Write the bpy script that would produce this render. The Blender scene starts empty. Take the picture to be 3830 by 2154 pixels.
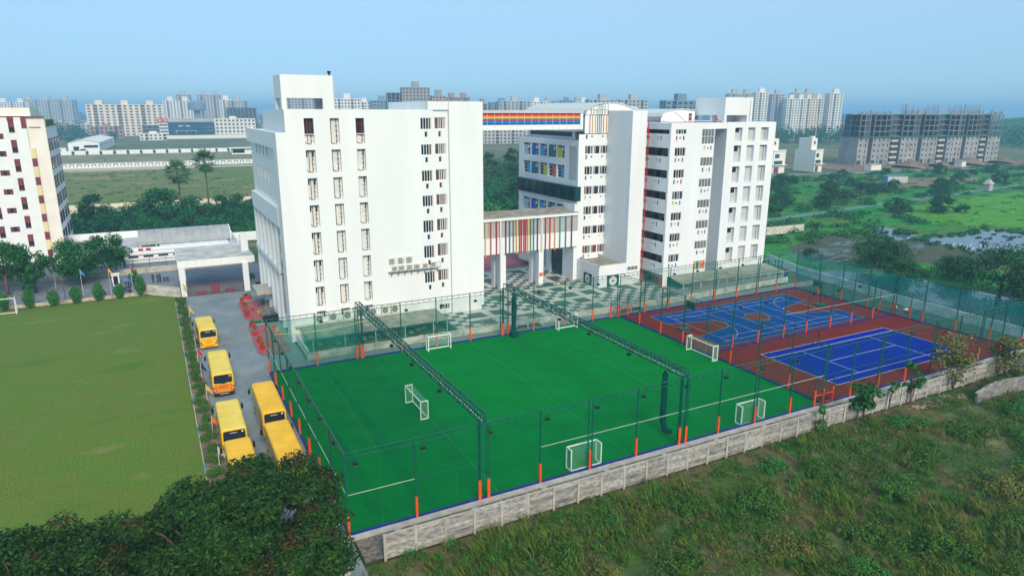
import bpy, math, random
import numpy as np
from mathutils import Vector, Matrix
random.seed(11)
RNG = np.random.default_rng(11)
S = bpy.context.scene
COL = S.collection
R = math.radians
PI = math.pi

# ------------------------------------------------------------------ camera
cam_d = bpy.data.cameras.new('camera')
cam = bpy.data.objects.new('camera', cam_d)
COL.objects.link(cam)
S.camera = cam
CAM = Vector((-9.65, -43.17, 29.26))
pitch, roll, yaw = R(14.496), R(0.156), R(27.676)
fw = Vector((math.sin(yaw) * math.cos(pitch), math.cos(yaw) * math.cos(pitch), -math.sin(pitch)))
rt = Vector((math.cos(yaw), -math.sin(yaw), 0))
up = rt.cross(fw)
r2 = math.cos(roll) * rt + math.sin(roll) * up
u2 = -math.sin(roll) * rt + math.cos(roll) * up
mw = Matrix((r2, u2, -fw)).transposed().to_4x4()
mw.translation = CAM
cam.matrix_world = mw
cam_d.sensor_width = 36
cam_d.lens = 2563.0 / 3830 * 36
cam_d.clip_start = 0.5
cam_d.clip_end = 30000

# ------------------------------------------------------------------ sky, sun, exposure
SUN_EL, SUN_AZ = R(35), R(184)          # azimuth clockwise from +Y: behind the camera
W = bpy.data.worlds.new('World')
S.world = W
W.use_nodes = True
wn, wl = W.node_tree.nodes, W.node_tree.links
bg = wn['Background']
sky = wn.new('ShaderNodeTexSky')
sky.sky_type = 'NISHITA'
sky.sun_disc = False
sky.sun_elevation = SUN_EL
sky.sun_rotation = SUN_AZ
sky.air_density = 1.0
sky.dust_density = 0.0
sky.ozone_density = 4.0
tint = wn.new('ShaderNodeMix')
tint.data_type = 'RGBA'
tint.blend_type = 'MULTIPLY'
tint.inputs[0].default_value = 1
tint.inputs[7].default_value = (0.62, 0.80, 1.0, 1)
wl.new(sky.outputs[0], tint.inputs[6])
even = wn.new('ShaderNodeMix')                     # thin high haze evens the clear sky out
even.data_type = 'RGBA'
even.inputs[0].default_value = 0.85
tc = wn.new('ShaderNodeTexCoord')
sp = wn.new('ShaderNodeSeparateXYZ')
wl.new(tc.outputs['Generated'], sp.inputs[0])
hr = wn.new('ShaderNodeValToRGB')                  # paler and brighter away from the hazy horizon, alike all round
hr.color_ramp.elements[0].position = 0.0
hr.color_ramp.elements[0].color = (0.29, 0.50, 0.68, 1)
hr.color_ramp.elements[1].position = 0.30
hr.color_ramp.elements[1].color = (0.56, 0.745, 0.82, 1)
wl.new(sp.outputs[2], hr.inputs[0])
gain = wn.new('ShaderNodeMix')
gain.data_type = 'RGBA'
gain.blend_type = 'MULTIPLY'
gain.clamp_result = False
gain.inputs[0].default_value = 1
gain.inputs[7].default_value = (3.9, 4.0, 4.15, 1)
wl.new(hr.outputs[0], gain.inputs[6])
wl.new(gain.outputs[2], even.inputs[7])
wl.new(tint.outputs[2], even.inputs[6])
wl.new(even.outputs[2], bg.inputs[0])
bg.inputs[1].default_value = 0.15
sun_d = bpy.data.lights.new('sun', 'SUN')
sun_d.energy = 2.25
sun_d.angle = R(20)
sun_d.color = (1.0, 0.84, 0.62)
sun = bpy.data.objects.new('sun', sun_d)
COL.objects.link(sun)
sd = Vector((math.sin(SUN_AZ) * math.cos(SUN_EL), math.cos(SUN_AZ) * math.cos(SUN_EL), math.sin(SUN_EL)))
sun.rotation_euler = sd.to_track_quat('Z', 'Y').to_euler()
S.view_settings.view_transform = 'Standard'
S.view_settings.look = 'None'
S.view_settings.exposure = 0.80
S.view_settings.gamma = 1
S.view_settings.use_curve_mapping = False
S.render.engine = 'CYCLES'
S.cycles.use_denoising = True
S.cycles.max_bounces = 8
S.cycles.diffuse_bounces = 3
S.cycles.glossy_bounces = 3
S.cycles.transparent_max_bounces = 40
S.cycles.volume_bounces = 1

# ------------------------------------------------------------------ materials
MATS = {}
def mat(name, col, rough=0.7, var=0.12, scale=0.6, col2=None, metal=0.0, bump=0.0, bscale=8.0, spec=0.3, island=None, detail=5, stretch=None, trans=0.0):
    if name in MATS: return MATS[name]
    m = bpy.data.materials.new(name); m.use_nodes = True
    n, l = m.node_tree.nodes, m.node_tree.links
    b = n['Principled BSDF']
    b.inputs['Roughness'].default_value = rough
    b.inputs['Metallic'].default_value = metal
    b.inputs['Specular IOR Level'].default_value = spec
    geo = n.new('ShaderNodeNewGeometry')
    noi = n.new('ShaderNodeTexNoise'); noi.inputs['Scale'].default_value = scale; noi.inputs['Detail'].default_value = detail
    src = geo.outputs['Position']
    if stretch:
        mp = n.new('ShaderNodeMapping'); mp.inputs['Scale'].default_value = stretch
        l.new(src, mp.inputs[0]); src = mp.outputs[0]
    l.new(src, noi.inputs['Vector'])
    ramp = n.new('ShaderNodeValToRGB')
    c1 = tuple(max(0, c * (1 - var)) for c in col); c2 = col2 if col2 else tuple(min(1, c * (1 + var)) for c in col)
    ramp.color_ramp.elements[0].position = 0.32; ramp.color_ramp.elements[1].position = 0.68
    ramp.color_ramp.elements[0].color = (*c1, 1); ramp.color_ramp.elements[1].color = (*c2, 1)
    l.new(noi.outputs['Fac'], ramp.inputs[0])
    out = ramp.outputs[0]
    if island:
        r2_ = n.new('ShaderNodeValToRGB'); cr = r2_.color_ramp
        cr.elements[0].color = (*island[0], 1); cr.elements[1].color = (*island[-1], 1)
        for i, c in enumerate(island[1:-1]):
            e = cr.elements.new((i + 1) / (len(island) - 1)); e.color = (*c, 1)
        l.new(geo.outputs['Random Per Island'], r2_.inputs[0])
        mx = n.new('ShaderNodeMix'); mx.data_type = 'RGBA'; mx.inputs[0].default_value = 0.65
        l.new(out, mx.inputs[6]); l.new(r2_.outputs[0], mx.inputs[7]); out = mx.outputs[2]
    l.new(out, b.inputs['Base Color'])
    if bump:
        nb = n.new('ShaderNodeTexNoise'); nb.inputs['Scale'].default_value = bscale; nb.inputs['Detail'].default_value = 4
        l.new(geo.outputs['Position'], nb.inputs['Vector'])
        bp = n.new('ShaderNodeBump'); bp.inputs['Strength'].default_value = bump; bp.inputs['Distance'].default_value = 0.05
        l.new(nb.outputs['Fac'], bp.inputs['Height']); l.new(bp.outputs[0], b.inputs['Normal'])
    MATS[name] = m
    return m

def layered(name, cols, scale, fine, rough=0.95, bump=0.0, stretch=None, cuts=None, fineamt=0.35, mid=None):
    """ground covers: a wide noise picks among several colours, finer noise breaks them up"""
    if name in MATS: return MATS[name]
    m = bpy.data.materials.new(name); m.use_nodes = True
    n, l = m.node_tree.nodes, m.node_tree.links
    b = n['Principled BSDF']; b.inputs['Roughness'].default_value = rough; b.inputs['Specular IOR Level'].default_value = 0.15
    geo = n.new('ShaderNodeNewGeometry'); src = geo.outputs['Position']
    if stretch:
        mp = n.new('ShaderNodeMapping'); mp.inputs['Scale'].default_value = stretch
        l.new(src, mp.inputs[0]); src = mp.outputs[0]
    a = n.new('ShaderNodeTexNoise'); a.inputs['Scale'].default_value = scale; a.inputs['Detail'].default_value = 8; a.inputs['Roughness'].default_value = 0.62
    l.new(src, a.inputs['Vector'])
    rp = n.new('ShaderNodeValToRGB'); cr = rp.color_ramp
    k = len(cols); cuts = cuts or [0.34 + 0.32 * i / (k - 1) for i in range(k)]
    cr.elements[0].position = cuts[0]; cr.elements[0].color = (*cols[0], 1)
    cr.elements[1].position = cuts[-1]; cr.elements[1].color = (*cols[-1], 1)
    for i in range(1, k - 1):
        e = cr.elements.new(cuts[i]); e.color = (*cols[i], 1)
    l.new(a.outputs['Fac'], rp.inputs[0])
    f = n.new('ShaderNodeTexNoise'); f.inputs['Scale'].default_value = fine; f.inputs['Detail'].default_value = 4
    l.new(geo.outputs['Position'], f.inputs['Vector'])
    mr = n.new('ShaderNodeMapRange'); mr.inputs[1].default_value = 0.3; mr.inputs[2].default_value = 0.7
    mr.inputs[3].default_value = 1 - fineamt; mr.inputs[4].default_value = 1 + fineamt
    l.new(f.outputs['Fac'], mr.inputs[0])
    mx = n.new('ShaderNodeMix'); mx.data_type = 'RGBA'; mx.blend_type = 'MULTIPLY'; mx.inputs[0].default_value = 1
    l.new(rp.outputs[0], mx.inputs[6]); l.new(mr.outputs[0], mx.inputs[7])
    l.new(mx.outputs[2], b.inputs['Base Color'])
    if bump:
        bp = n.new('ShaderNodeBump'); bp.inputs['Strength'].default_value = bump; bp.inputs['Distance'].default_value = 0.1
        l.new(f.outputs['Fac'], bp.inputs['Height']); l.new(bp.outputs[0], b.inputs['Normal'])
    MATS[name] = m
    return m

def netmat(name, col, alpha):
    m = bpy.data.materials.new(name); m.use_nodes = True
    n, l = m.node_tree.nodes, m.node_tree.links
    n.remove(n['Principled BSDF'])
    d = n.new('ShaderNodeBsdfDiffuse'); d.inputs[0].default_value = (*col, 1)
    t = n.new('ShaderNodeBsdfTransparent')
    mx = n.new('ShaderNodeMixShader')
    geo = n.new('ShaderNodeNewGeometry')
    noi = n.new('ShaderNodeTexNoise'); noi.inputs['Scale'].default_value = 0.5; noi.inputs['Detail'].default_value = 3
    l.new(geo.outputs['Position'], noi.inputs['Vector'])
    mr = n.new('ShaderNodeMapRange'); mr.inputs[1].default_value = 0.3; mr.inputs[2].default_value = 0.7
    mr.inputs[3].default_value = alpha * 0.6; mr.inputs[4].default_value = alpha * 1.4
    l.new(noi.outputs['Fac'], mr.inputs[0]); l.new(mr.outputs[0], mx.inputs[0])
    l.new(t.outputs[0], mx.inputs[1]); l.new(d.outputs[0], mx.inputs[2])
    l.new(mx.outputs[0], n['Material Output'].inputs[0])
    MATS[name] = m
    return m

M = MATS
mat('white_paint', (0.745, 0.785, 0.82), 0.65, 0.035, 0.5, col2=(0.775, 0.815, 0.845), stretch=(1, 1, 0.12), detail=8)
mat('white_trim', (0.78, 0.81, 0.83), 0.5, 0.02)
mat('grey_trim', (0.50, 0.52, 0.53), 0.6, 0.06)
mat('ac_body', (.56, .55, .50), .6, .1)
mat('ac_grille', (.13, .135, .14), .6, .15)
mat('cream_shaft', (0.66, 0.67, 0.66), 0.8, 0.08, 1.2)
mat('cream', (0.72, 0.66, 0.52), 0.8, 0.06, 0.5)
mat('dark_glass', (0.012, 0.02, 0.035), 0.12, 0.3, 0.8, spec=0.6)
mat('teal_glass', (0.008, 0.05, 0.065), 0.1, 0.3, 0.3, spec=0.6)
mat('grey_glass', (0.16, 0.18, 0.19), 0.2, 0.25, 0.8, spec=0.5)
mat('red_glass', (0.14, 0.03, 0.03), 0.3, 0.4, 1.5, spec=0.5)
mat('brown_glass', (0.13, 0.065, 0.045), 0.3, 0.4, 1.5, spec=0.5)
mat('maroon_dark', (0.035, 0.006, 0.012), 0.7, 0.2)
mat('maroon', (0.18, 0.035, 0.055), 0.7, 0.15)
mat('pipe_grey', (0.11, 0.09, 0.10), 0.5, 0.15)
mat('pipe_red', (0.42, 0.008, 0.03), 0.4, 0.1)
mat('stair_dark', (0.21, 0.165, 0.16), .9, .15)
mat('concrete', (0.40, 0.39, 0.36), 0.9, 0.18, 1.2, bump=0.2)
mat('concrete_dark', (0.20, 0.195, 0.18), 0.9, 0.25, 1.5, bump=0.2)
mat('wall_dirty', (0.50, 0.49, 0.45), 0.9, 0.3, 0.9, col2=(0.66, 0.65, 0.6), stretch=(1, 1, 2.5))
mat('plank_a', (0.24, 0.235, 0.225), 0.9, 0.3, 1.4, col2=(0.40, 0.395, 0.38), detail=8, bump=0.3, stretch=(1.6, 1.6, 3.2))
mat('plank_b', (0.17, 0.17, 0.165), 0.9, 0.35, 1.1, col2=(0.31, 0.305, 0.295), detail=8, bump=0.3, stretch=(1.6, 1.6, 3.2))
mat('plank_c', (0.31, 0.305, 0.29), 0.9, 0.3, 1.7, col2=(0.52, 0.515, 0.50), detail=8, bump=0.3, stretch=(1.6, 1.6, 3.2))
mat('awning', (0.23, 0.225, 0.18), 0.85, 0.25, 0.7, col2=(0.33, 0.32, 0.27))
mat('green_paint', (0.003, 0.10, 0.078), 0.45, 0.2, 2.0)
mat('orange_pad', (0.75, 0.085, 0.008), 0.55, 0.12, 1.5)
mat('blue_kerb', (0.006, 0.02, 0.20), 0.6, 0.3)
mat('goal_white', (0.82, 0.83, 0.83), 0.4, 0.03)
mat('black', (0.012, 0.013, 0.015), 0.5, 0.2)
mat('steel', (0.45, 0.46, 0.47), 0.4, 0.1, metal=0.6)
mat('lamp_face', (0.35, 0.38, 0.45), 0.2, 0.1)
mat('turf', (0.0005, 0.165, 0.026), 0.95, 0.10, 0.35, spec=0.02, detail=10)
mat('turf_shadowed', (0.0005, 0.142, 0.026), 0.95, 0.12, 0.5, spec=0.02, detail=8)  # turf colour with the shadow of net folds painted in
mat('court_red', (0.15, 0.020, 0.018), 0.85, 0.12, 0.5, spec=0.05)
mat('court_blue', (0.001, 0.050, 0.27), 0.8, 0.1, 0.5, spec=0.05)
mat('court_royal', (0.001, 0.012, 0.30), 0.8, 0.1, 0.5, spec=0.05)
mat('rail_pale', (0.42, 0.46, 0.42), .6, .1)
mat('rope', (0.05, 0.14, 0.05), .8, .1)
mat('line_white', (0.62, 0.66, 0.68), 0.7, 0.05)
mat('line_yellow', (0.45, 0.42, 0.14), 0.7, 0.1)
mat('tile_dark', (0.055, 0.085, 0.09), 0.55, 0.2, 0.8)
mat('tile_light', (0.52, 0.50, 0.44), 0.55, 0.12, 0.8)
mat('grout', (0.22, 0.22, 0.20), 0.9, 0.1)
layered('asphalt', [(0.155, 0.20, 0.235), (0.195, 0.245, 0.28), (0.235, 0.28, 0.31)], 0.25, 3.0, fineamt=0.12)
layered('road_blue', [(0.14, 0.165, 0.21), (0.18, 0.205, 0.245), (0.21, 0.235, 0.27)], 0.2, 2.0, fineamt=0.12)
mat('paver_red', (0.30, 0.10, 0.12), 0.85, 0.25, 3.0, detail=8)
mat('paver_grey', (0.20, 0.205, 0.205), 0.9, 0.2, 2.0, detail=8)
layered('lawn', [(0.058, 0.150, 0.014), (0.110, 0.158, 0.026), (0.085, 0.165, 0.020), (0.20, 0.185, 0.07)], 0.10, 6.0, fineamt=0.35, bump=0.4, stretch=(1, 1.6, 1), cuts=[.30, .47, .58, .72])
layered('wild_ground', [(0.018, 0.065, 0.008), (0.04, 0.09, 0.012), (0.11, 0.085, 0.045), (0.04, 0.10, 0.012)], 0.12, 1.6, fineamt=0.35)
layered('field_green', [(0.25, 0.20, 0.13), (0.13, 0.16, 0.05), (0.09, 0.16, 0.035), (0.23, 0.19, 0.11)], 0.035, 0.9, stretch=(0.6, 1.6, 1))
layered('ground_mix', [(0.08, 0.12, 0.04), (0.17, 0.15, 0.09), (0.06, 0.11, 0.035), (0.20, 0.17, 0.12)], 0.012, 0.4)
layered('marsh', [(0.008, 0.15, 0.028), (0.020, 0.20, 0.028), (0.075, 0.15, 0.035), (0.008, 0.115, 0.030)], 0.06, 0.8, fineamt=0.4)
layered('meadow', [(0.035, 0.20, 0.015), (0.085, 0.27, 0.02), (0.03, 0.17, 0.018)], 0.05, 0.7, fineamt=0.3, stretch=(1, 3, 1))
layered('mud', [(0.04, 0.07, 0.045), (0.08, 0.085, 0.06), (0.025, 0.09, 0.03)], 0.2, 1.2)
layered('dirt', [(0.16, 0.12, 0.085), (0.22, 0.17, 0.12), (0.12, 0.10, 0.075)], 0.2, 1.5)
layered('rubble', [(0.05, 0.05, 0.05), (0.20, 0.18, 0.16), (0.09, 0.085, 0.08)], 0.9, 4.0, bump=0.8)
mat('brick_red', (0.20, 0.07, 0.045), 0.9, 0.25, 2.0)
mat('trunk', (0.11, 0.08, 0.06), 0.95, 0.3, 2.0)
mat('twig', (0.10, 0.065, 0.055), 0.95, 0.3, 2.0)
LEAF = {
 'leaf_big': [(0.002, 0.014, 0.003), (0.006, 0.033, 0.005), (0.014, 0.058, 0.006), (0.055, 0.125, 0.010)],
 'leaf_pod': [(0.060, 0.020, 0.008), (0.10, 0.042, 0.018), (0.05, 0.028, 0.010)],
 'leaf_street': [(0.004, 0.055, 0.010), (0.012, 0.10, 0.012), (0.035, 0.16, 0.016)],
 'leaf_shrub': [(0.014, 0.11, 0.018), (0.03, 0.17, 0.022), (0.055, 0.21, 0.03)],
 'leaf_weed': [(0.004, 0.042, 0.004), (0.015, 0.085, 0.006), (0.05, 0.135, 0.01), (0.12, 0.16, 0.02)],
 'leaf_hedge': [(0.02, 0.09, 0.012), (0.045, 0.14, 0.016), (0.09, 0.17, 0.022)],
 'leaf_far': [(0.004, 0.062, 0.020), (0.010, 0.105, 0.028), (0.025, 0.15, 0.03)],
 'leaf_dark': [(0.005, 0.045, 0.014), (0.012, 0.08, 0.02), (0.028, 0.12, 0.024)],
 'leaf_dry': [(0.02, 0.085, 0.012), (0.06, 0.12, 0.018), (0.14, 0.15, 0.03), (0.19, 0.13, 0.045), (0.03, 0.10, 0.015)],
 'leaf_palm': [(0.02, 0.085, 0.025), (0.05, 0.14, 0.035), (0.11, 0.18, 0.06)],
 'leaf_palm_dry': [(0.14, 0.10, 0.055), (0.08, 0.06, 0.035)],
 'blade_wild': [(0.010, 0.060, 0.006), (0.035, 0.12, 0.008), (0.085, 0.165, 0.012), (0.17, 0.18, 0.03), (0.24, 0.17, 0.06)],
 'blade_green': [(0.015, 0.11, 0.015), (0.035, 0.17, 0.02), (0.075, 0.22, 0.028)],
}
for k_, v_ in LEAF.items():
    mat(k_, v_[len(v_) // 2], 0.75, 0.35, 0.25 if 'blade' in k_ else 0.7, island=v_, spec=0.2)
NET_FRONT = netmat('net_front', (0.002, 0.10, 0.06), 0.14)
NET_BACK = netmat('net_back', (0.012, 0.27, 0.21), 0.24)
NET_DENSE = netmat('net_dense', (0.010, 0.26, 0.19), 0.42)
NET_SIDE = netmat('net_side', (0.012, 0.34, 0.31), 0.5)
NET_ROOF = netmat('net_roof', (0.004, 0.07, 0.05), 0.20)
NET_GOAL = netmat('net_goal', (0.25, 0.60, 0.42), 0.22)
NET_BUNDLE = netmat('net_bundle', (0.004, 0.075, 0.06), 0.9)
def flat(name, col, rough=0.6):
    return mat(name, col, rough, 0.06, 0.8)
COLS = dict(red=(0.55, 0.015, 0.02), crimson=(0.40, 0.01, 0.03), yellow=(0.75, 0.42, 0.02), white=(0.75, 0.75, 0.73), navy=(0.01, 0.02, 0.14),
            teal=(0.01, 0.25, 0.28), blue=(0.015, 0.12, 0.55), sky=(0.05, 0.32, 0.62), lime=(0.55, 0.55, 0.02), coral=(0.65, 0.12, 0.08),
            green=(0.01, 0.22, 0.06), orange=(0.78, 0.18, 0.02), purple=(0.25, 0.04, 0.22), dteal=(0.02, 0.17, 0.23), pale=(0.38, 0.52, 0.58), gold=(0.62, 0.30, 0.02))
for k_, v_ in COLS.items(): flat('c_' + k_, v_)

# ------------------------------------------------------------------ mesh building
ORG = {}
class MB:
    def __init__(s): s.v, s.f, s.m = [], [], []
    def quad(s, a, b, c, d, mi=0):
        i = len(s.v); s.v += [a, b, c, d]; s.f.append((i, i + 1, i + 2, i + 3)); s.m.append(mi)
    def poly(s, pts, mi=0):
        i = len(s.v); s.v += pts; s.f.append(tuple(range(i, i + len(pts)))); s.m.append(mi)
    def box(s, x0, x1, y0, y1, z0, z1, mi=0):
        if x0 > x1: x0, x1 = x1, x0
        if y0 > y1: y0, y1 = y1, y0
        i = len(s.v)
        s.v += [(x0, y0, z0), (x1, y0, z0), (x1, y1, z0), (x0, y1, z0), (x0, y0, z1), (x1, y0, z1), (x1, y1, z1), (x0, y1, z1)]
        s.f += [(i + 3, i + 2, i + 1, i), (i + 4, i + 5, i + 6, i + 7), (i, i + 1, i + 5, i + 4), (i + 1, i + 2, i + 6, i + 5), (i + 2, i + 3, i + 7, i + 6), (i + 3, i, i + 4, i + 7)]
        s.m += [mi] * 6
    def bar(s, p, q, w, h=None, mi=0):
        p, q = Vector(p), Vector(q); d = (q - p)
        if d.length < 1e-6: return
        d.normalize(); h = h or w
        ref = Vector((0, 0, 1)) if abs(d.z) < 0.95 else Vector((1, 0, 0))
        a = d.cross(ref).normalized() * (w / 2); b = a.cross(d).normalized() * (h / 2)
        i = len(s.v)
        for e in (p, q):
            s.v += [tuple(e - a - b), tuple(e + a - b), tuple(e + a + b), tuple(e - a + b)]
        s.f += [(i, i + 1, i + 2, i + 3), (i + 7, i + 6, i + 5, i + 4)] + [(i + k, i + 4 + k, i + 4 + (k + 1) % 4, i + (k + 1) % 4) for k in range(4)]
        s.m += [mi] * 6
    def tube(s, pts, radii, n=6, mi=0, cap=True):
        pts = [Vector(p) for p in pts]; i0 = len(s.v)
        if not hasattr(radii, '__len__'): radii = [radii] * len(pts)
        for k, p in enumerate(pts):
            d = (pts[min(k + 1, len(pts) - 1)] - pts[max(k - 1, 0)]).normalized()
            ref = Vector((0, 0, 1)) if abs(d.z) < 0.9 else Vector((1, 0, 0))
            a = d.cross(ref).normalized(); b = a.cross(d)
            for j in range(n):
                t = 2 * PI * j / n; s.v.append(tuple(p + (a * math.cos(t) + b * math.sin(t)) * radii[k]))
        for k in range(len(pts) - 1):
            for j in range(n):
                s.f.append((i0 + k * n + j, i0 + (k + 1) * n + j, i0 + (k + 1) * n + (j + 1) % n, i0 + k * n + (j + 1) % n)); s.m.append(mi)
        if cap:
            s.f.append(tuple(i0 + j for j in range(n))); s.m.append(mi)
            s.f.append(tuple(i0 + (len(pts) - 1) * n + j for j in reversed(range(n)))); s.m.append(mi)
    def prism(s, poly, z0, z1, mi=0):
        n = len(poly); i = len(s.v)
        s.v += [(x, y, z0) for x, y in poly] + [(x, y, z1) for x, y in poly]
        s.f += [tuple(i + k for k in reversed(range(n))), tuple(i + n + k for k in range(n))] + [(i + k, i + (k + 1) % n, i + n + (k + 1) % n, i + n + k) for k in range(n)]
        s.m += [mi] * (n + 2)
    def facade(s, P, u, U, z0, z1, holes, d, mi=0, mr=None, back=None):
        """a wall sheet with openings cut in it and reveals of depth d; back = material index that closes each opening"""
        mr = mi if mr is None else mr
        n = (u[1], -u[0])
        def pt(a, z, k=0.0): return (P[0] + u[0] * a - n[0] * k, P[1] + u[1] * a - n[1] * k, z)
        zs = sorted({z0, z1} | {min(max(h[2], z0), z1) for h in holes} | {min(max(h[3], z0), z1) for h in holes})
        for za, zb in zip(zs, zs[1:]):
            if zb - za < 1e-5: continue
            cut = sorted((h[0], h[1]) for h in holes if h[2] < zb - 1e-6 and h[3] > za + 1e-6)
            a = 0.0
            for c0, c1 in cut + [(U, U)]:
                if c0 > a + 1e-6: s.quad(pt(a, za), pt(c0, za), pt(c0, zb), pt(a, zb), mi)
                a = max(a, c1)
        for a, b, za, zb in holes:
            s.quad(pt(a, za), pt(a, za, d), pt(a, zb, d), pt(a, zb), mr)
            s.quad(pt(b, za, d), pt(b, za), pt(b, zb), pt(b, zb, d), mr)
            s.quad(pt(a, zb), pt(a, zb, d), pt(b, zb, d), pt(b, zb), mr)
            s.quad(pt(a, za, d), pt(a, za), pt(b, za), pt(b, za, d), mr)
            if back is not None: s.quad(pt(a, za, d), pt(b, za, d), pt(b, zb, d), pt(a, zb, d), back)
    def mesh(s, name, mats, off=(0, 0, 0), smooth=False):
        me = bpy.data.meshes.new(name)
        o = Vector(off)
        me.from_pydata([(x - o.x, y - o.y, z - o.z) for x, y, z in s.v], [], s.f)
        if not isinstance(mats, (list, tuple)): mats = [mats]
        for m_ in mats: me.materials.append(MATS[m_] if isinstance(m_, str) else m_)
        if len(mats) > 1: me.polygons.foreach_set('material_index', s.m)
        if smooth: me.polygons.foreach_set('use_smooth', [True] * len(s.f))
        me.update()
        return me
    def part(s, name, mats, parent, label=None, smooth=False):
        """one mesh object under parent; s holds world coordinates"""
        o = bpy.data.objects.new(name, s.mesh(name, mats, ORG[parent.name], smooth))
        COL.objects.link(o); o.parent = parent; ORG[o.name] = ORG[parent.name]
        if label: o['label'] = label
        return o
    def single(s, name, mats, label, cat, loc=(0, 0, 0), group=None, kind=None, smooth=False):
        o = bpy.data.objects.new(name, s.mesh(name, mats, loc, smooth))
        COL.objects.link(o); o.location = loc; ORG[o.name] = Vector(loc)
        tag(o, label, cat, group, kind)
        return o
def tag(o, label=None, cat=None, group=None, kind=None):
    if label: o['label'] = label
    if cat: o['category'] = cat
    if group: o['group'] = group
    if kind: o['kind'] = kind
def thing(name, label, cat, loc=(0, 0, 0), group=None, rz=0):
    o = bpy.data.objects.new(name, None); o.empty_display_size = 0.3
    COL.objects.link(o); o.location = loc; o.rotation_euler = (0, 0, rz); ORG[o.name] = Vector(loc)
    tag(o, label, cat, group)
    return o
def inst(name, me, parent, loc, rz=0, scale=None):
    """a part that shares its mesh with its twins; loc in world coordinates"""
    o = bpy.data.objects.new(name, me); COL.objects.link(o); o.parent = parent
    o.location = Vector(loc) - ORG[parent.name]; ORG[o.name] = Vector(loc)
    if rz: o.rotation_euler = (0, 0, rz)
    if scale: o.scale = scale
    return o
def dup(root, loc, rz=None, label=None, scale=None):
    r = root.copy(); COL.objects.link(r); r.location = loc; ORG[r.name] = Vector(loc)
    if rz is not None: r.rotation_euler = (0, 0, rz)
    if scale: r.scale = scale
    if label: r['label'] = label
    for ch in list(root.children):
        c = ch.copy(); COL.objects.link(c); c.parent = r
        for g in ch.children:
            d = g.copy(); COL.objects.link(d); d.parent = c
    return r
def structure(name, mb, mats, smooth=False, loc=(0, 0, 0)):
    o = bpy.data.objects.new(name, mb.mesh(name, mats, loc, smooth)); COL.objects.link(o); o.location = loc; ORG[o.name] = Vector(loc)
    o['kind'] = 'structure'
    return o
def sheet(name, pts, z, m):
    b = MB(); b.poly([(x, y, z) for x, y in pts]); return structure(name, b, m)
def rect(name, x0, x1, y0, y1, z, m): return sheet(name, [(x0, y0), (x1, y0), (x1, y1), (x0, y1)], z, m)
ORD = ['first', 'second', 'third', 'fourth', 'fifth', 'sixth', 'seventh', 'eighth', 'ninth', 'tenth', 'eleventh', 'twelfth', 'thirteenth', 'fourteenth', 'fifteenth', 'sixteenth', 'seventeenth', 'eighteenth', 'nineteenth', 'twentieth'] + ['twenty-' + w for w in 'first second third fourth fifth sixth seventh eighth ninth'.split()] + ['thirtieth']

WIN = {}
def window(parent, pos, rz, w, h, cols, panes, frame='white_trim', fw_=0.06, rows=(0, 1), name='window'):
    """frame (part) with panes (sub-parts). pos = lower left corner seen from outside; the plane runs along local +x, outside is local -y"""
    key = (round(w, 2), round(h, 2), tuple(cols), tuple(rows), frame, fw_)
    if key not in WIN:
        b = MB(); f = fw_
        b.box(0, w, -0.03, 0.06, 0, f); b.box(0, w, -0.03, 0.06, h - f, h)
        for c in cols:
            x = c * w; x = min(max(x, f / 2), w - f / 2)
            b.box(x - f / 2, x + f / 2, -0.034, 0.064, f, h - f)
        for r_ in rows[1:-1]:
            b.box(f, w - f, -0.027, 0.057, r_ * h - f / 2, r_ * h + f / 2)
        fm = b.mesh('window_frame', frame)
        pm = []
        for r0, r1 in zip(rows, rows[1:]):
            for c0, c1 in zip(cols, cols[1:]):
                pb = MB(); pb.box(c0 * w, c1 * w, 0.02, 0.035, r0 * h, r1 * h)
                pm.append(pb)
        WIN[key] = (fm, pm, {})
    fm, pm, cache = WIN[key]
    o = inst(name, fm, parent, pos, rz)
    for i, pb in enumerate(pm):
        g = panes[i % len(panes)]
        if g is None: continue
        if (i, g) not in cache: cache[(i, g)] = pb.mesh('pane', g)
        p = bpy.data.objects.new('pane', cache[(i, g)]); COL.objects.link(p); p.parent = o
    return o
# ================================================================== GROUND
b = MB(); b.quad((-9000, -9000, -0.35), (9000, -9000, -0.35), (9000, 12000, -0.35), (-9000, 12000, -0.35)); structure('ground', b, 'ground_mix')
# gently rolling waste ground in front of the compound
b = MB(); nx, ny = 64, 30
def wild_z(x, y):
    d = max(0.0, -3.9 - y)
    return -0.02 + min(1, d / 3) * (0.35 * math.sin(x * 0.31 + 1) * math.sin(y * 0.43 + 2) + 0.25 * math.sin(x * 0.13 + y * 0.21) - 0.25)
for i in range(nx):
    for j in range(ny):
        xs = [-30 + 190 * (i + k) / nx for k in (0, 1)]; ys = [-62 + 58.1 * (j + k) / ny for k in (0, 1)]
        b.quad(*[(x, y, wild_z(x, y)) for x, y in ((xs[0], ys[0]), (xs[1], ys[0]), (xs[1], ys[1]), (xs[0], ys[1]))])
structure('waste_ground', b, 'wild_ground', smooth=True)
rect('rubble_strip', 0.2, 95, -3.5, -0.32, 0.012, 'rubble')
b = MB(); b.box(0.0, 86, -0.75, -0.15, 0, 0.1)
for x in np.arange(3, 86, 6.1): b.box(x, x + 0.5, -3.4, -0.75, 0.0, 0.09)
structure('kerb_strip', b, 'concrete')
rect('lawn', -75, -8.3, -40, 79.9, 0.0, 'lawn')
rect('flower_bed', -8.3, -6.72, -20, 73.5, 0.03, 'dirt')
rect('driveway', -6.72, 0.0, -14, 76.2, 0.004, 'asphalt')
rect('driveway_apron', 0.0, 4.6, 35.2, 76.2, 0.004, 'asphalt')
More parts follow.
